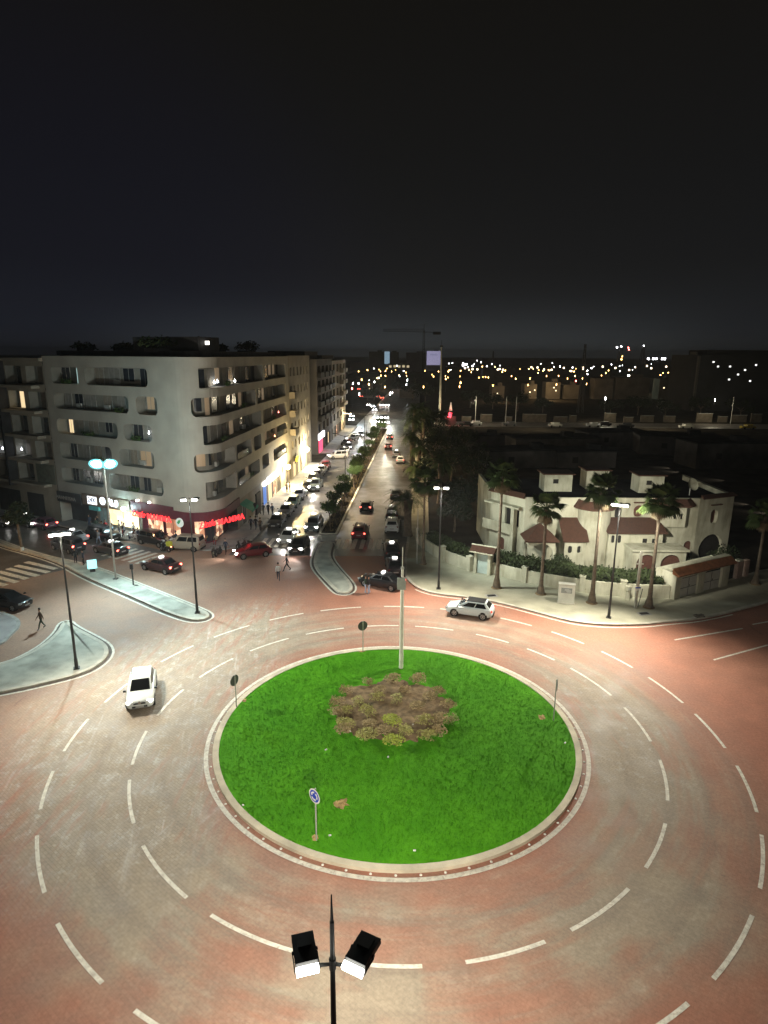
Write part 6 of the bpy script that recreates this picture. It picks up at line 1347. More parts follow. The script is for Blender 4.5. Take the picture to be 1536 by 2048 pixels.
# arched garage porch with brown shutters
g = MB(); arched(g, (25.6, 60.6), (28.1, 60.6), 0, 2.75, 1.35); arched(g, (28.1, 60.6), (30.6, 60.6), 0, 2.75, 1.35); g.box(25.48, 61.75, 1.37, .22, 2.3, 2.75); g.box(30.72, 61.75, 1.37, .22, 2.3, 2.75); g.build('garage_porch', M_VIL, vil)
g = MB(); g.box(28.1, 61.6, 2.85, 5.8, 2.6, .18); g.build('terrace_slab', M_VIL, vil)
for x in (26.85, 29.35): g = MB(); g.box(x, 60.95, 1.7, 2.3, .06, 1.9); g.box(x, 60.9, .85, 2.3, .04, .05); g.build('shutter', M_SHUT, vil)
# bay with tile skirt and two slit windows
PBy = Path([(28.6, 64.5), (29.3, 63.8), (31.9, 63.8), (32.6, 64.5)]); g = MB(); bops = [(PBy.c[1] + 1.3, PBy.c[1] + 1.6, 5.3, 5.9, .02), (PBy.c[1] + 2.05, PBy.c[1] + 2.35, 5.3, 5.9, .02)]
facade(g, PBy, 0, PBy.L, 4.4, VZ - .2, bops, .2); g.build('bay', M_VIL, vil); tiles('bay_roof', PBy, 0, PBy.L, 6.75, 7.45, .55, -.1)
for o in bops: wpanel('window', PBy, (o[0] + o[1]) / 2, .28, o[2], o[3], -.15, M_VOID, vil)
for s, z in ((F0 + 12.2, 7.0), (RW + 2.4, 6.6)): g = MB(); slab(g, PV, s - .7, s + .7, z - .12, z, 0, .25); g.build('window_hood', M_TILE, vil)
for (x, y, w, h) in ((20, 71.5, 3.2, 2.0), (25, 73, 2.6, 2.2), (30.5, 71, 2.8, 2.0)):
    g = MB(); g.box(x, y, 6.8 + h / 2, w, 2.4, h); o = g.build('roof_hut', M_VIL, vil); g = MB(); g.box(x, y, 6.85 + h, w + .5, 2.9, .14); g.build('hut_roof', M_TILE, o); g = MB(); g.box(x - .3, y - 1.21, 6.9 + h * .55, .6, .03, .5); g.build('hut_window', M_VOID, o)
t = thing('satellite_dish', 'pale satellite dish on the villa roof at the right', 'satellite dish', (34.3, 68.5, 6.85)); g = MB(); g.cyl((0, 0, 0), (0, 0, 1.0), .05, n=8); g.build('mast', M_POLEG, t); g = MB(); g.lathe([(.01, 0), (.3, .05), (.55, .18), (.7, .34)], 18); o = g.build('dish', M_VIL, t); o.location = (0, -.1, 1.2); o.rotation_euler = (R(65), 0, R(20))

# garden wall with pillars
t = thing('garden_wall', 'low white rendered garden wall with square pillars along the pavement', 'wall', (0, 0, 0))
WL = [(4.0, 73), (4.2, 70.2), (6.1, 65.3), (9.0, 61.6)]; WL2 = [(10.9, 60.9), (14.6, 57.9), (19.4, 55.5), (23, 54.6), (26.6, 54.4)]
for k, L in enumerate((WL, WL2)):
    g = MB(); P = Path(smooth_line(L, 1)); slab(g, P, 0, P.L, -.02, 1.38, -.24, 0); g.build('wall_panel', M_GWALL, t)
    for s in ([.2, 3.5, 8.2, P.L - .2] if k == 0 else [3.9, 9.5, 13.2]): p = P.at(s, -.12); g = MB(); g.box(p.x, p.y, .82, .5, .5, 1.68, rz=P.nrm(s)); g.box(p.x, p.y, 1.7, .6, .6, .09, rz=P.nrm(s)); g.build('pillar', M_GWALL, t)
# gate hut
t = thing('gate_hut', 'small white gate shelter with a clay tile roof at the garden wall', 'gate', (10.3, 61.1, .1), R(-30)); g = MB(); g.box(-.75, 0, 1.2, .3, 1.0, 2.4); g.box(.75, 0, 1.2, .3, 1.0, 2.4); g.box(0, 0, 2.3, 1.2, 1.0, .22); g.build('walls', M_GWALL, t)
g = MB(); g.box(0, -.2, 1.1, 1.18, .08, 2.1); g.build('door', mat('pale_door', (.42, .50, .47), .6, .12, 2), t); g = MB(); g.add([(-1.3, -.85, 2.42), (1.3, -.85, 2.42), (1.3, 0, 2.95), (-1.3, 0, 2.95), (-1.3, .85, 2.42), (1.3, .85, 2.42)], [(0, 1, 2, 3), (3, 2, 5, 4), (0, 3, 4), (1, 5, 2)]); g.build('roof', M_TILE, t)
g = MB(); g.box(0, 0, 2.98, 2.7, .18, .1); g.box(0, -.87, 2.40, 2.6, .06, .1); g.build('ridge', M_GWALL, t)
# garage front at the right
A, B = Vector((26.9, 54.1)), Vector((33.9, 57.9)); d = (B - A).normalized(); n = Vector((d.y, -d.x)); an = math.atan2(d.y, d.x)
t = thing('garage', 'white double garage front with arched gates and a clay tile coping', 'garage', (A.x, A.y, .1), an); L = (B - A).length
PG = Path([(0, 2.2), (0, 0), (L, 0), (L, 2.2)]); c0 = 2.2; g = MB(); gops = [(c0 + .75, c0 + 3.3, 0, 2.0, .25), (c0 + 4.2, c0 + 6.9, 0, 2.1, .25)]
facade(g, PG, 0, PG.L, 0, 2.55, gops, .3); g.build('walls', M_GWALL, t)
M_GATE = mat('white_gate', (.50, .49, .44), .6, .08, 2)
for sa, sb, za, zb, r in gops:
    g = MB(); slab(g, PG, sa + .02, sb - .02, .02, 1.82, -.26, -.2); o = g.build('gate', M_GATE, t); m_ = (sa + sb) / 2; g = MB(); slab(g, PG, m_ - .03, m_ + .03, .05, 1.8, -.199, -.185); slab(g, PG, sa + .08, sb - .08, .85, .90, -.199, -.185); g.build('gate_rail', M_POLE, o); g = MB(); slab(g, PG, m_ + .12, m_ + .2, .95, 1.1, -.199, -.16); g.build('handle', M_POLE, o)
    g = MB(); slab(g, PG, sa + .05, sb - .05, 1.84, 1.98, -.28, -.22); g.build('lintel_gap', M_VOID, t)
g = MB(); g.add([(-.3, -.45, 2.5), (L + .3, -.45, 2.5), (L + .3, .25, 3.0), (-.3, .25, 3.0), (-.3, -.45, 2.38), (L + .3, -.45, 2.38), (L + .3, .25, 2.5), (-.3, .25, 2.5)], [(0, 1, 2, 3), (0, 4, 5, 1), (1, 5, 6, 2), (0, 3, 7, 4)]); g.build('tile_coping', mat('bright_clay_tiles', (.22, .085, .035), .85, .25, 3), t)
g = MB(); g.box(L / 2, .55, 3.0, L + .6, .6, .1); g.build('ridge', M_GWALL, t); g = MB(); g.prism([(.05, .3), (L - .05, .3), (L - .05, 2.2), (.05, 2.2)], 0, 2.5); g.build('core', M_GWALL, t)
t = thing('gate_pillar', 'pinkish gate pillar standing right of the garage under the dark palm', 'pillar', (36.6, 60.4, .1), .5); g = MB(); g.box(-.6, 0, .9, .9, .4, 1.8); g.box(.6, 0, .9, .5, .4, 1.8); g.build('walls', mat('pink_render', (.36, .25, .20), .9, .2, 2), t); g = MB(); g.box(-.7, 0, 1.92, .55, .55, .16); g.build('cap', M_GWALL, t)
# hedges and bushes
def hedge(name, label, L, w, h, n, leaf, seed, m):
    rd = random.Random(seed); g = MB(); P = Path(L)
    for _ in range(n):
        s = rd.random() * P.L; top = rd.random() < .55; o = rd.uniform(-w / 2, w / 2) if top else (w / 2) * rd.choice([-1, 1]) * rd.uniform(.85, 1.05); hh = h * (1 + .16 * noise.noise(Vector((s * .6, o, seed))))
        z = hh * rd.uniform(.9, 1.05) if top else hh * rd.uniform(.05, 1); p = P.at(s, o); c = Vector((p.x, p.y, z + .1)); a = Vector((rd.gauss(0, 1), rd.gauss(0, 1), rd.gauss(.3, .8))).normalized(); k = leaf * rd.uniform(.6, 1.4); q = a.orthogonal().normalized()
        g.face([c - q * k * .4, c + a * k * .5 - q * k * .3, c + a * k, c + a * k * .4 + q * k * .45])
    t = thing(name, label, 'hedge', (0, 0, 0)); g.build('foliage', m, t); c = MB(); slab(c, P, 0, P.L, 0, h * .86, -w / 2 + .15, w / 2 - .15); c.build('branch_core', mat('hedge_core', (.020, .026, .010), .95, .3, 2), t); return t
M_HEDGE = leaf_mat('hedge_leaves', (.030, .042, .014), .35)
hedge('hedge', 'long clipped dark hedge behind the white garden wall before the villa', [(11.6, 62.4), (15.0, 59.6), (19.6, 57.2), (23.2, 56.3), (26.2, 56.2)], 2.6, 1.75, 5200, .26, 1, M_HEDGE)
hedge('hedge', 'dark bushes at the corner plot behind the curved garden wall', [(5.4, 71), (7.3, 66.6), (9.6, 63.6)], 2.0, 1.5, 1800, .26, 2, M_HEDGE)
for (x, y, r, lb) in [(18.3, 61.4, 1.25, 'round dark bush before the villa porch'), (31.3, 61.5, 1.1, 'round dark bush beside the garage arches'), (35.8, 62.3, 1.7, 'large round bush right of the garage front'), (29.3, 60.2, .8, 'small dark bush before the brown shutters')]:
    t = thing('bush', lb, 'bush', (x, y, 0)); g = MB(); leaf_cloud(g, [(0, 0, r * .9, r, .85), (r * .5, .2, r * .7, r * .7, .8), (-r * .5, -.1, r * .7, r * .7, .8)], 1100, .22, random.Random(int(x * 7))); g.build('foliage', M_LEAFD, t); g = MB(); g.cyl((0, 0, 0), (0, 0, r * .6), .08, n=7); g.build('stem', M_BARK, t)
# pavement furniture before the villa
P = at(1133, 1211); t = thing('utility_cabinet', 'white utility cabinet with a grey poster on the villa pavement', 'cabinet', (P.x, P.y + .3, .12), R(-14)); g = MB(); g.box(0, 0, .92, 1.42, .55, 1.84); g.box(0, 0, 1.87, 1.5, .62, .06); g.build('body', mat('cabinet_white', (.66, .66, .58), .7, .1, 1.5), t)
g = MB(); g.box(-.02, -.282, 1.3, .95, .012, .5); o = g.build('poster', mat('grey_poster', (.27, .29, .27), .7, .12, 8), t); g = MB()
for k, (x0_, x1_, z) in enumerate([(-.15, .2, 1.42), (-.2, .35, 1.34), (-.05, .38, 1.25), (.0, .36, 1.17)]): g.box((x0_ + x1_) / 2, -.290, z, x1_ - x0_, .006, .05)
g.build('poster_print', mat('poster_ink', (.50, .51, .50), .7, .1, 9), o); g = MB(); g.box(0, 0, .04, 1.55, .7, .1); g.build('plinth', M_KERB, t)
P = at(1270, 1219); t = thing('utility_pole', 'grey utility pole with a small blue and white plate between two palms', 'pole', (P.x, P.y, .1)); g = MB(); g.box(0, 0, 2.7, .2, .2, 5.4); g.box(0, 0, 4.2, .6, .1, .1); g.build('pole', mat('concrete_pole', (.36, .35, .29), .9, .2, 2), t); g = MB(); g.box(0, -.13, 1.95, .48, .03, .34); o = g.build('plate', M_WHITE, t); g = MB(); g.box(0, -.148, 2.03, .46, .006, .1); g.build('plate_band', M_SIGNB, o)
t = thing('stay_pole', 'thin slanting stake leaning beside the utility pole', 'stake', (P.x + .35, P.y + .3, .1)); g = MB(); g.cyl((0, 0, 0), (.35, .2, 1.7), .035, n=8); g.build('stake', M_POLE, t)
P = at(1252, 1199); t = thing('post_marker', 'short pale concrete marker post against the garden wall', 'post', (P.x, P.y - .3, .1)); g = MB(); g.lathe([(.26, 0), (.2, .9), (.28, .95), (.28, 1.35), (.05, 1.42)], 8); g.build('post', M_GWALL, t); g = MB(); g.cyl((0, -.275, 1.15), (0, -.295, 1.15), .12, n=14); g.build('dial', M_POLEG, t)
for px, py, lb in ((983, 1194, 'dark worn drain cover on the pavement left of the shorter palm'), (1288, 1230, 'grey drain cover on the pavement below the dim palm')): P = at(px, py); t = thing('drain_cover', lb, 'drain cover', (P.x, P.y, .13), .2); g = MB(); g.box(0, 0, .0, 1.1, .7, .03); g.build('frame', M_KERBG, t); g = MB(); g.box(0, 0, .012, .8, .45, .02); g.build('lid', M_TRIM, t)
g = MB(); rd = random.Random(4)
for k in range(14): g.box(rd.uniform(-.4, .4), rd.uniform(-.2, .2), .06 + rd.random() * .1, .25, .15, .1, rd.random() * 3)
t = g.build('debris_heap', mat('debris', (.10, .09, .07), .9, .4, 6)); P = at(1397, 1236); t.location = (P.x, P.y, .12); tag(t, 'small dark heap of rubbish on the kerb at the right', 'rubbish heap')
P = at(834, 1130); t = thing('post', 'thin pale post beside the thin corner palm', 'post', (P.x, P.y, .1)); g = MB(); g.cyl((0, 0, 0), (0, 0, 6.2), .07, .05, 10); g.build('pole', M_POLEG, t); g = MB(); g.box(0, -.08, 2.6, .2, .1, .5); g.build('box', M_POLEG, t)

# street lamps along the planted strip; the middle one added for its light
for i, (y, lb) in enumerate([(97.5, 'slim dark double armed street lamp in the planted strip nearest the crossing'), (131, 'slim dark double armed street lamp added halfway along the planted strip'), (166, 'slim dark double armed street lamp in the planted strip near the far crossing')]):
    t = thing('street_lamp', lb, 'street lamp', (sx(y, -7.6), y, .1)); g = MB(); g.cyl((0, 0, 0), (0, 0, 9.5), .09, .05, 10); g.build('pole', M_POLE, t); g = MB(); g.tube([Vector((-1.5, 0, 9.9)), Vector((0, 0, 9.4)), Vector((1.5, 0, 9.9))], [.04] * 3, 6); g.build('arms', M_POLE, t)
    for s in (-1, 1): g = MB(); g.box(s * 1.6, 0, 9.9, .6, .25, .1); g.build('lamp_head', M_POLE, t)
    spot('added_street_beam', (sx(y, -7.6) + 1.6, y, 9.7), (sx(y, -2.5), y, 0), 9500, (1, .74, .42), 150, .8, .3, t); spot('added_street_beam', (sx(y, -7.6) - 1.6, y, 9.7), (sx(y, -12), y, 0), 5500, (.90, .95, 1), 150, .8, .3, t)  # beams added to brighten the street; the lamp heads themselves stay dark

# ------------------------------------------------------------------ far scenery
FARL = {'amber': glow('far_amber_lamp', (1.0, .55, .16), 26), 'white': glow('far_white_lamp', (.95, .95, 1.0), 26), 'red': glow('far_red_lamp', (1, .12, .10), 22), 'green': glow('far_green_lamp', (.08, 1.0, .30), 14)}
LP = {}
def far_lamp(px, py, c, z=8, s=1.0):
    if (c, z) not in LP:
        t = thing('far_street_lamp', None, None); g = MB(); g.cyl((0, 0, 0), (0, 0, z - .2), .11, .06, 7); g.build('pole', M_POLE, t); g = MB(); g.ball((0, 0, z), .5, 8, 6); g.build('globe', FARL[c], t); index_kids(t); LP[(c, z)] = t; o = t
    else: o = copy_tree(LP[(c, z)])
    p = at(px, py, z); o.location = (p.x, p.y, 0); k = s * max(1, p.length / 420); k = min(k, 1.6) * random.uniform(.45, .85); o.scale = (k, k, 1)
    tag(o, {'amber': 'distant amber street lamp glowing among the dark trees near the horizon', 'white': 'distant white street lamp glowing near the horizon', 'red': 'distant red warning lamp near the horizon', 'green': 'distant green lamp glowing on the right near the horizon'}[c], 'street lamp', {'amber': 'amber lamps near the horizon', 'white': 'white lamps near the horizon', 'red': 'red lamps near the horizon', 'green': 'green lamps near the horizon'}[c])
AMB = [(735, 740), (758, 739), (761, 743), (771, 742), (774, 737), (783, 743), (791, 740), (812, 745), (813, 752), (762, 751), (754, 756), (864, 749), (867, 753), (877, 743), (891, 752), (896, 755), (920, 753), (919, 773), (847, 774), (958, 755), (966, 754), (971, 754), (1023, 752), (986, 771), (1056, 770), (1093, 752), (1101, 737), (1117, 752), (1113, 769), (1148, 743), (1150, 752), (1173, 768), (1203, 751), (1193, 736), (1321, 750), (1326, 746), (1080, 736), (1040, 738), (1010, 741), (1380, 762), (770, 774), (1060, 757), (1135, 757), (1228, 762), (1290, 766), (1165, 757)]
WHI = [(748, 737), (749, 764), (799, 752), (717, 767), (1183, 736), (1175, 741), (1256, 751), (1259, 751), (1343, 748), (1347, 730), (1245, 731), (1223, 729), (954, 721), (936, 734), (905, 726), (925, 731), (898, 727), (944, 732), (1000, 731), (1120, 733), (1145, 735), (1270, 734), (1300, 738), (1211, 797), (1430, 800), (1240, 742), (1265, 740), (780, 788), (1427, 724), (1436, 733), (1460, 733), (1476, 749), (1458, 759), (1490, 740)]
rl = random.Random(8)
AMB += [(rl.uniform(705, 850), rl.uniform(734, 770)) for _ in range(6)] + [(rl.uniform(890, 1385), 733 + abs(rl.gauss(0, 12))) for _ in range(48)]
WHI += [(rl.uniform(885, 1385), 724 + abs(rl.gauss(0, 8))) for _ in range(16)] + [(rl.uniform(705, 850), rl.uniform(730, 790)) for _ in range(8)]
for p in AMB: far_lamp(*p, 'amber', 8, rl.choice([.7, .55, .4, .3]))
for p in WHI:
    if p[0] < 1400 or p[1] > 790: far_lamp(*p, 'white', 8 if p[1] > 736 else 14, rl.choice([.6, .5, .35, .25]))
for p in ((704, 777), (1152, 762)): far_lamp(*p, 'red')
for p in ((1244, 764), (1246, 768)): far_lamp(*p, 'green', 5, 1.3)
for px, py in ((1211, 797), (1430, 800), (950, 800), (1080, 806), (1320, 806)):
    p = at(px, py, 8); bulb('far_road_light', (p.x, p.y - 1, 7.6), 1700, (1, .88, .62), .4)
for px, py, w_, cc in ((754, 756, 5000, (1, .75, .4)), (778, 795, 4500, (.95, 1, .85)), (719, 795, 4500, (.8, .95, 1)), (748, 785, 5000, (1, .9, .7)), (772, 830, 1300, (1, .85, .6)), (1100, 769, 5000, (1, .7, .35)), (1250, 764, 3000, (.7, 1, .8)), (1330, 762, 4000, (1, .8, .5)), (1000, 771, 4000, (1, .7, .4))):
    p = at(px, py, 8); bulb('far_crossing_light', (p.x, p.y, 7.4), w_, cc, .4)
# distant buildings: silhouettes with a few lit windows
M_FARB = mat('far_wall', (.10, .095, .09), .9, .2, .2); M_FARD = mat('far_dark_wall', (.035, .034, .034), .9, .2, .2)
def far_block(px0, px1, ptop, dist, label, m=M_FARB, wins=(), name='distant_building', depth=14, wm=None, wsz=(1.6, 1.4)):
    u0 = at(px0, 760); u1 = at(px1, 760); x0, x1 = u0.x / u0.y * dist, u1.x / u1.y * dist
    dz = at(px0, ptop, CAM_H + (1 if ptop < 709 else -1)); k = dist / dz.y; h = CAM_H + (dz.z - CAM_H) * k
    t = thing(name, label, 'building', ((x0 + x1) / 2, dist, 0)); g = MB(); w = x1 - x0; g.box(0, depth / 2, h / 2, w, depth, h); g.box(w * .2, depth * .5, h + .8, w * .3, depth * .4, 1.6); g.build('walls', m, t)
    for (fx, fz) in wins: g = MB(); g.box((fx - .5) * w, -.05, fz * h, wsz[0] * dist / 400, .1, wsz[1] * dist / 400); g.build('lit_window', wm or FARL['white'], t)
    return t, w, h
t, w, h = far_block(852, 880, 702, 900, 'tall block with a pale violet floodlit face beside the tower crane', M_FARD, [], wm=None)
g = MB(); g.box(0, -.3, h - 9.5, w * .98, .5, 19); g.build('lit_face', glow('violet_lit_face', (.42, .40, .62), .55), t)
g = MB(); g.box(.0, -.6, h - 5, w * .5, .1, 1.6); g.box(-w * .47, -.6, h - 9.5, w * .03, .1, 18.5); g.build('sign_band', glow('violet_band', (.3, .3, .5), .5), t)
far_block(738, 768, 703, 800, 'dark slab block left of the tower crane with a stepped roof'); far_block(768, 797, 704, 820, 'dark block with one tall lit blue panel left of the tower crane', M_FARB, [(.2, .72)], wm=glow('blue_panel', (.40, .60, .75), .5), wsz=(3.2, 7.5))
far_block(812, 850, 705, 850, 'unfinished dim grey block beneath the tower crane', mat('far_grey', (.20, .19, .22), .9, .15, .1))
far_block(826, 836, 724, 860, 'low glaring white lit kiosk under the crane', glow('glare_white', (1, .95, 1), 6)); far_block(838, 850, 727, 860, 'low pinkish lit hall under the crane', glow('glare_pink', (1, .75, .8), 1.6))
far_block(776, 820, 727, 780, 'long low building with dim yellow windows below the tower crane', M_FARB, [(.1, .7), (.3, .72), (.5, .7), (.7, .72), (.9, .7)], wm=glow('dim_yellow', (1, .85, .5), .5))
far_block(923, 934, 726, 700, 'small building with a bright white panel right of the pale mast', M_FARB, [(.5, .8)], wm=FARL['white'], wsz=(3, 2)); far_block(700, 737, 725, 900, 'low dark roofs at the end of the street left of the crane')
xs = [(890, 960, 733), (965, 1030, 735), (1035, 1090, 733), (1095, 1150, 734), (1160, 1215, 731), (1220, 1275, 733), (1280, 1330, 730), (1335, 1395, 732)]
for i, (a, b, c) in enumerate(xs): far_block(a, b, c, 640 + 37 * (i % 3), 'low dark town roofs on the horizon, ' + ordn[i] + ' group from the pale mast', M_FARD, [(random.random(), random.uniform(.6, .95)) for _ in range(3)], wm=glow('tiny_windows', (1, .8, .55), 6), wsz=(.9, .9))
for i, (a, b, c) in enumerate([(1050, 1075, 768), (1093, 1122, 764), (1190, 1228, 757), (1232, 1300, 755), (1320, 1350, 758), (1352, 1390, 762), (985, 1010, 772), (1130, 1160, 770), (725, 745, 768), (800, 830, 782)]):
    far_block(a, b, c, 330, 'small pale house lit by a street lamp on the far plain, ' + ordn[i] + ' of them', mat('far_pale_wall', (.15, .13, .105), .9, .3, .2), [(rd.uniform(.1, .9), rd.uniform(.4, .7)) for _ in range(rd.choice([0, 1, 1, 2]))], wm=glow('far_house_window', (1, .78, .45), 2.5), name='distant_house', depth=8, wsz=(.8, .7))
# dark apartment block on the right with a rounded corner
t = thing('apartment_building', 'dark rounded apartment block with a few lit windows on the right horizon', 'building', (0, 0, 0)); g = MB(); dist = 260
xa, xb = [at(p, 760) for p in (1393, 1640)]; xa, xb = xa.x / xa.y * dist, xb.x / xb.y * dist; P_ = [(xa + 6 - 6 * math.sin(R(a)), dist + 6 - 6 * math.cos(R(a))) for a in range(90, -1, -10)] + [(xb, dist), (xb, dist + 25), (xa, dist + 25)]
g.prism(P_, 0, 22.6, 0, 1); g.prism([(xa + 5, dist + 4), (xb, dist + 4), (xb, dist + 20), (xa + 5, dist + 20)], 22.6, 24.6, 0, 1); g.build('walls', [M_FARD, M_ROOF], t)
for px, py in ((1427, 724), (1436, 733), (1460, 733), (1476, 749), (1458, 759), (1490, 740), (1512, 730), (1500, 762)): p = at(px, py, 20); k = dist / at(px, py, CAM_H - 1).y; q = at(px, py, CAM_H - 1); z = CAM_H - k; g = MB(); g.box(q.x * k, dist - .06, z, .7, .1, .6); g.build('lit_window', glow('block_window', (.95, .95, .9), 1.8 if px != 1476 else 9), t)
t, w, h = far_block(1392, 1400, 712, 262, 'slim pale slab against the dark rounded block on the right', mat('far_slab', (.13, .12, .10), .9, .2, .3))
# tower crane
def strut(g, a, b, r): g.cyl(a, b, r, n=4)
D = 760; u = at(846, 760); cx = u.x / u.y * D; t = thing('tower_crane', 'tall dark tower crane with a long jib against the night sky', 'crane', (cx, D, 0)); top = CAM_H + 26
g = MB()
for x in (-1, 1):
    for y in (-1, 1): strut(g, (x, y, 0), (x, y, top), .28)
for k in range(16): z = top * k / 16; strut(g, (-1, -1, z), (1, -1, z + top / 16), .16); strut(g, (1, 1, z), (-1, 1, z + top / 16), .16)
g.build('mast', M_FARD, t)
g = MB(); JL = 48
for y in (-.7, .7): strut(g, (-JL, y, top + .5), (14, y, top - .5), .3)
strut(g, (-JL, 0, top + 2.6), (0, 0, top + 3.2), .25)
for k in range(20): x = -JL * k / 20; strut(g, (x, -.7, top + .3), (x - JL / 40, 0, top + 2.9), .14); strut(g, (x - JL / 40, 0, top + 2.9), (x - JL / 20, .7, top + .3), .14)
g.build('jib', M_FARD, t); g = MB(); g.box(15, 0, top - 1.5, 9, 2, 3.2); g.build('counterweight', M_FARD, t); g = MB(); strut(g, (0, 0, top), (0, 0, top + 9), .4); strut(g, (0, 0, top + 9), (-JL * .6, 0, top + 2.6), .1); strut(g, (0, 0, top + 9), (13, 0, top), .1); g.build('apex', M_FARD, t); g = MB(); g.box(0, -1.4, top + .2, 2, 1.6, 2.2); g.build('cab', M_FARD, t)
# tall pale floodlight mast on the plinth
t = thing('flood_mast', 'very tall pale steel mast on a concrete plinth at the far road', 'mast', (17.6, 201, 0)); g = MB(); g.cyl((0, 0, 1), (0, 0, 25), .42, .16, 14); g.build('pole', mat('pale_mast', (.40, .38, .30), .6, .1, 1), t, smooth=40); g = MB(); g.lathe([(2.6, 0), (2.6, .9), (2.2, 1.0), (.8, 1.05)], 18); g.build('plinth', M_KERB, t); g = MB(); g.cyl((0, 0, 1.05), (0, 0, 3.4), .62, .5, 12); g.build('collar', M_WHITE, t); g = MB(); g.cyl((0, 0, 25), (0, 0, 26.4), .05, n=6); g.box(0, 0, 24.6, .9, .9, .4); g.build('lamp_ring', M_POLE, t)
bulb('mast_light', (17.0, 196, 6), 1500, (1, .85, .55), .4, t)
t = thing('neon_sign', 'glowing red sign on a dark stall beside the tall pale mast', 'sign', (21.3, 203, 0)); g = MB(); g.box(0, 0, 1.4, 3.4, 1.8, 2.8); g.build('stall', M_DARKB, t); g = MB(); g.box(-.3, -.95, 3.3, 1.0, .1, 1.6, ry=R(18)); g.build('panel', glow('red_stall_sign', (1, .05, .08), 7), t); g = MB(); g.lathe([(.5, 4.6), (.12, 7.2)], 8); g.build('pennant', M_WHITE, t); bulb('sign_glow', (21, 200.6, 3), 500, (1, .1, .1), .4, t)
# lattice mast
def lattice(px, ptop, dist, label, lamps=(), hw=1.0):
    u = at(px, 760); x = u.x / u.y * dist; q = at(px, ptop, CAM_H + 1); top = CAM_H + (1 if ptop < 709 else -1) * dist / q.y; t = thing('lattice_mast', label, 'mast', (x, dist, 0)); g = MB()
    for a in (-1, 1):
        for b in (-1, 1): strut(g, (a * hw, b * hw, 0), (a * hw * .25, b * hw * .25, top), .12 * max(1, dist / 260))
    for k in range(14): z = top * k / 14; w0, w1 = hw * (1 - .75 * k / 14), hw * (1 - .75 * (k + 1) / 14); strut(g, (-w0, -w0, z), (w1, -w1, z + top / 14), .07 * max(1, dist / 260)); strut(g, (w0, -w0, z), (-w1, -w1, z + top / 14), .07 * max(1, dist / 260))
    g.build('lattice', M_POLE, t)
    for fx, fz, c in lamps: g = MB(); g.ball((fx, -.5, top * fz), .55 * dist / 500, 8, 5); g.build('warning_lamp', FARL[c], t)
lattice(1165, 688, 250, 'slender dark lattice mast standing over the plots on the right'); lattice(1236, 693, 900, 'far lattice tower crowned with white and red lights, left of two', [(-6, .97, 'white'), (0, 1.0, 'white'), (10, .96, 'red'), (3, .62, 'amber'), (11, .88, 'red'), (2, .5, 'amber')], 5); lattice(1280, 690, 930, 'far lattice tower with one white light, right of two', [(0, .97, 'white')], 4); lattice(984, 702, 600, 'thin far mast on the horizon right of the pale mast')
t, w, h = far_block(1288, 1328, 718, 860, 'far hall with a row of bluish white lamps right of the lattice towers', M_FARD, [(.1, 1.02), (.35, 1.02), (.5, 1.02), (.8, 1.02), (.92, 1.02)], wm=FARL['white'], wsz=(1.0, 1.0))
# low walls and huts behind the far parked cars
rd = random.Random(31)
for i, (px, w_) in enumerate([(935, 4), (975, 5), (1020, 3), (1060, 5), (1082, 6), (1125, 6), (1150, 3), (1225, 5), (1262, 4), (1300, 6), (1345, 5), (1415, 7), (1452, 4), (1485, 7), (1520, 5)]):
    p = at(px, 846); t = thing('boundary_wall', 'faintly lit rendered wall panel behind the far parked cars, ' + ordn[i] + ' from the pale mast', 'wall', (p.x, p.y + 2.5, 0), rd.uniform(-.1, .1)); hh = rd.uniform(1.6, 3.0); g = MB(); w_ *= .62; g.box(0, 0, hh / 2, w_ * 1.2, .3, hh); g.box(-w_ * .6, 0, hh / 2 + .15, .4, .45, hh + .3); g.build('panel', mat('old_wall', (.12, .10, .075), .9, .3, .8), t); g = MB(); g.box(0, 0, hh + .06, w_ * 1.25, .42, .12); g.build('coping', M_KERBG, t)
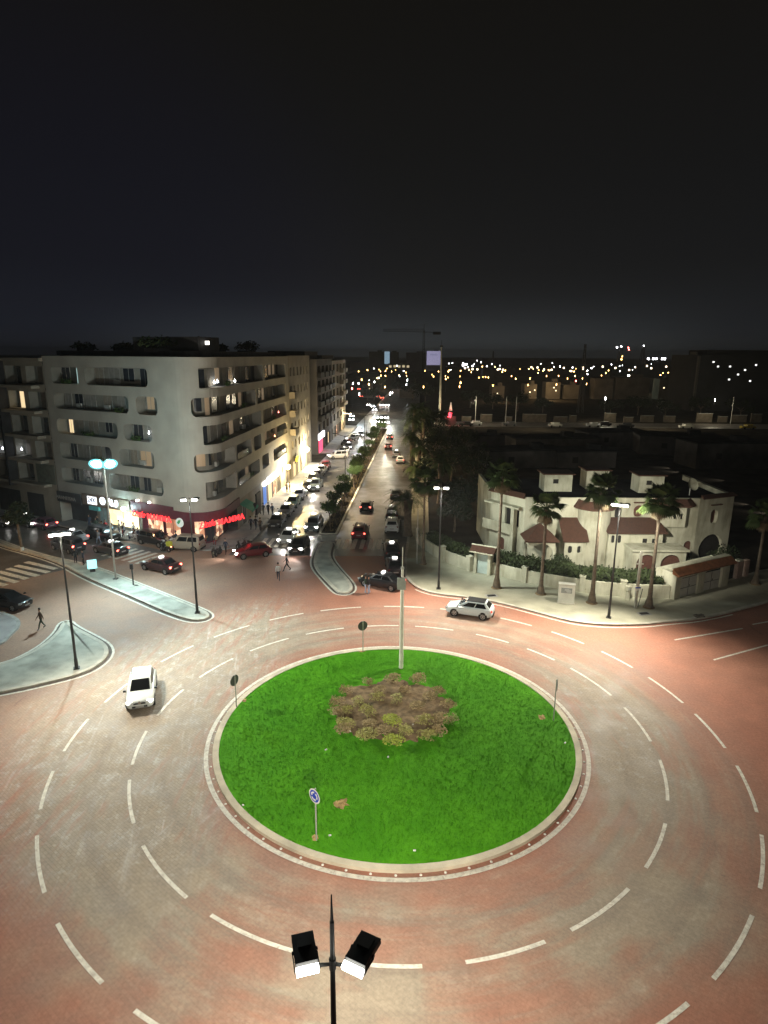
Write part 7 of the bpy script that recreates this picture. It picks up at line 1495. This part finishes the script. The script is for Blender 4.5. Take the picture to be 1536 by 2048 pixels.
for i, (px, pt) in enumerate([(952, 795), (1013, 800), (1033, 790), (1467, 812)]):
    p = at(px, 850); t = thing('street_pole', 'thin unlit pole behind the far parked cars, ' + ordn[i] + ' from the pale mast', 'pole', (p.x, p.y + 2, 0)); g = MB(); g.cyl((0, 0, 0), (0, 0, 9), .11, .07, 8); g.build('pole', M_POLEG, t); g = MB(); g.box(0, -.3, 8.9, .3, .9, .12); g.build('lamp_head', M_POLE, t)
# dark plots between the villa and the far road
for i, (px, py, w_, d_, h_) in enumerate([(905, 905, 9, 6, 3.0), (960, 890, 14, 5, 2.6), (1100, 900, 20, 8, 3.2), (1220, 890, 16, 7, 3.6), (1350, 905, 18, 9, 4.2), (1440, 930, 16, 8, 5.0), (1040, 930, 16, 7, 3.4), (1160, 930, 12, 7, 3.2)]):
    p = at(px, py); t = thing('dark_house', 'unlit low house on the dark plots behind the villa, ' + ordn[i] + ' of eight', 'house', (p.x, p.y, 0), rd.uniform(-.2, .2)); g = MB(); g.box(0, 0, h_ / 2, w_, d_, h_); g.build('walls', mat('unlit_wall', (.075, .066, .06), .9, .3, .5), t); g = MB(); g.box(0, 0, h_ + .12, w_ + .5, d_ + .5, .24); g.box(w_ * .2, 0, h_ + .7, 2.4, 2.2, 1.0); g.build('roof', M_ROOF, t); g = MB(); g.box(-w_ * .2, -d_ / 2 - .02, h_ * .5, 1.2, .04, 1.2); g.build('window', M_VOID, t)
# amber lamp light reaching the left road from beyond the frame
spot('amber_street_light', (-50, 60, 9), (-36, 57, 0), 4200, (1, .60, .25), 140, .9, .4)
# drop unused seeds of colour and finish
for o in bpy.data.objects:
    if 'group' in o and not o['group']: del o['group']
# ------------------------------------------------------------------ thin night air
hz = MB(); hz.box(0, 2825, 30.4, 6200, 6560, 62.8); hzo = hz.build('haze', bpy.data.materials.new('haze_air')); hm = hzo.data.materials[0]; hm.use_nodes = True
ht = hm.node_tree; ht.nodes.clear(); ho = ht.nodes.new('ShaderNodeOutputMaterial'); hv = ht.nodes.new('ShaderNodeVolumePrincipled'); hv.inputs['Density'].default_value = .00022; hv.inputs['Color'].default_value = (.85, .88, .92, 1); hv.inputs['Anisotropy'].default_value = .2
ht.links.new(hv.outputs[0], ho.inputs['Volume']); tag(hzo, 'thin night haze over the whole junction', 'haze', kind='stuff')
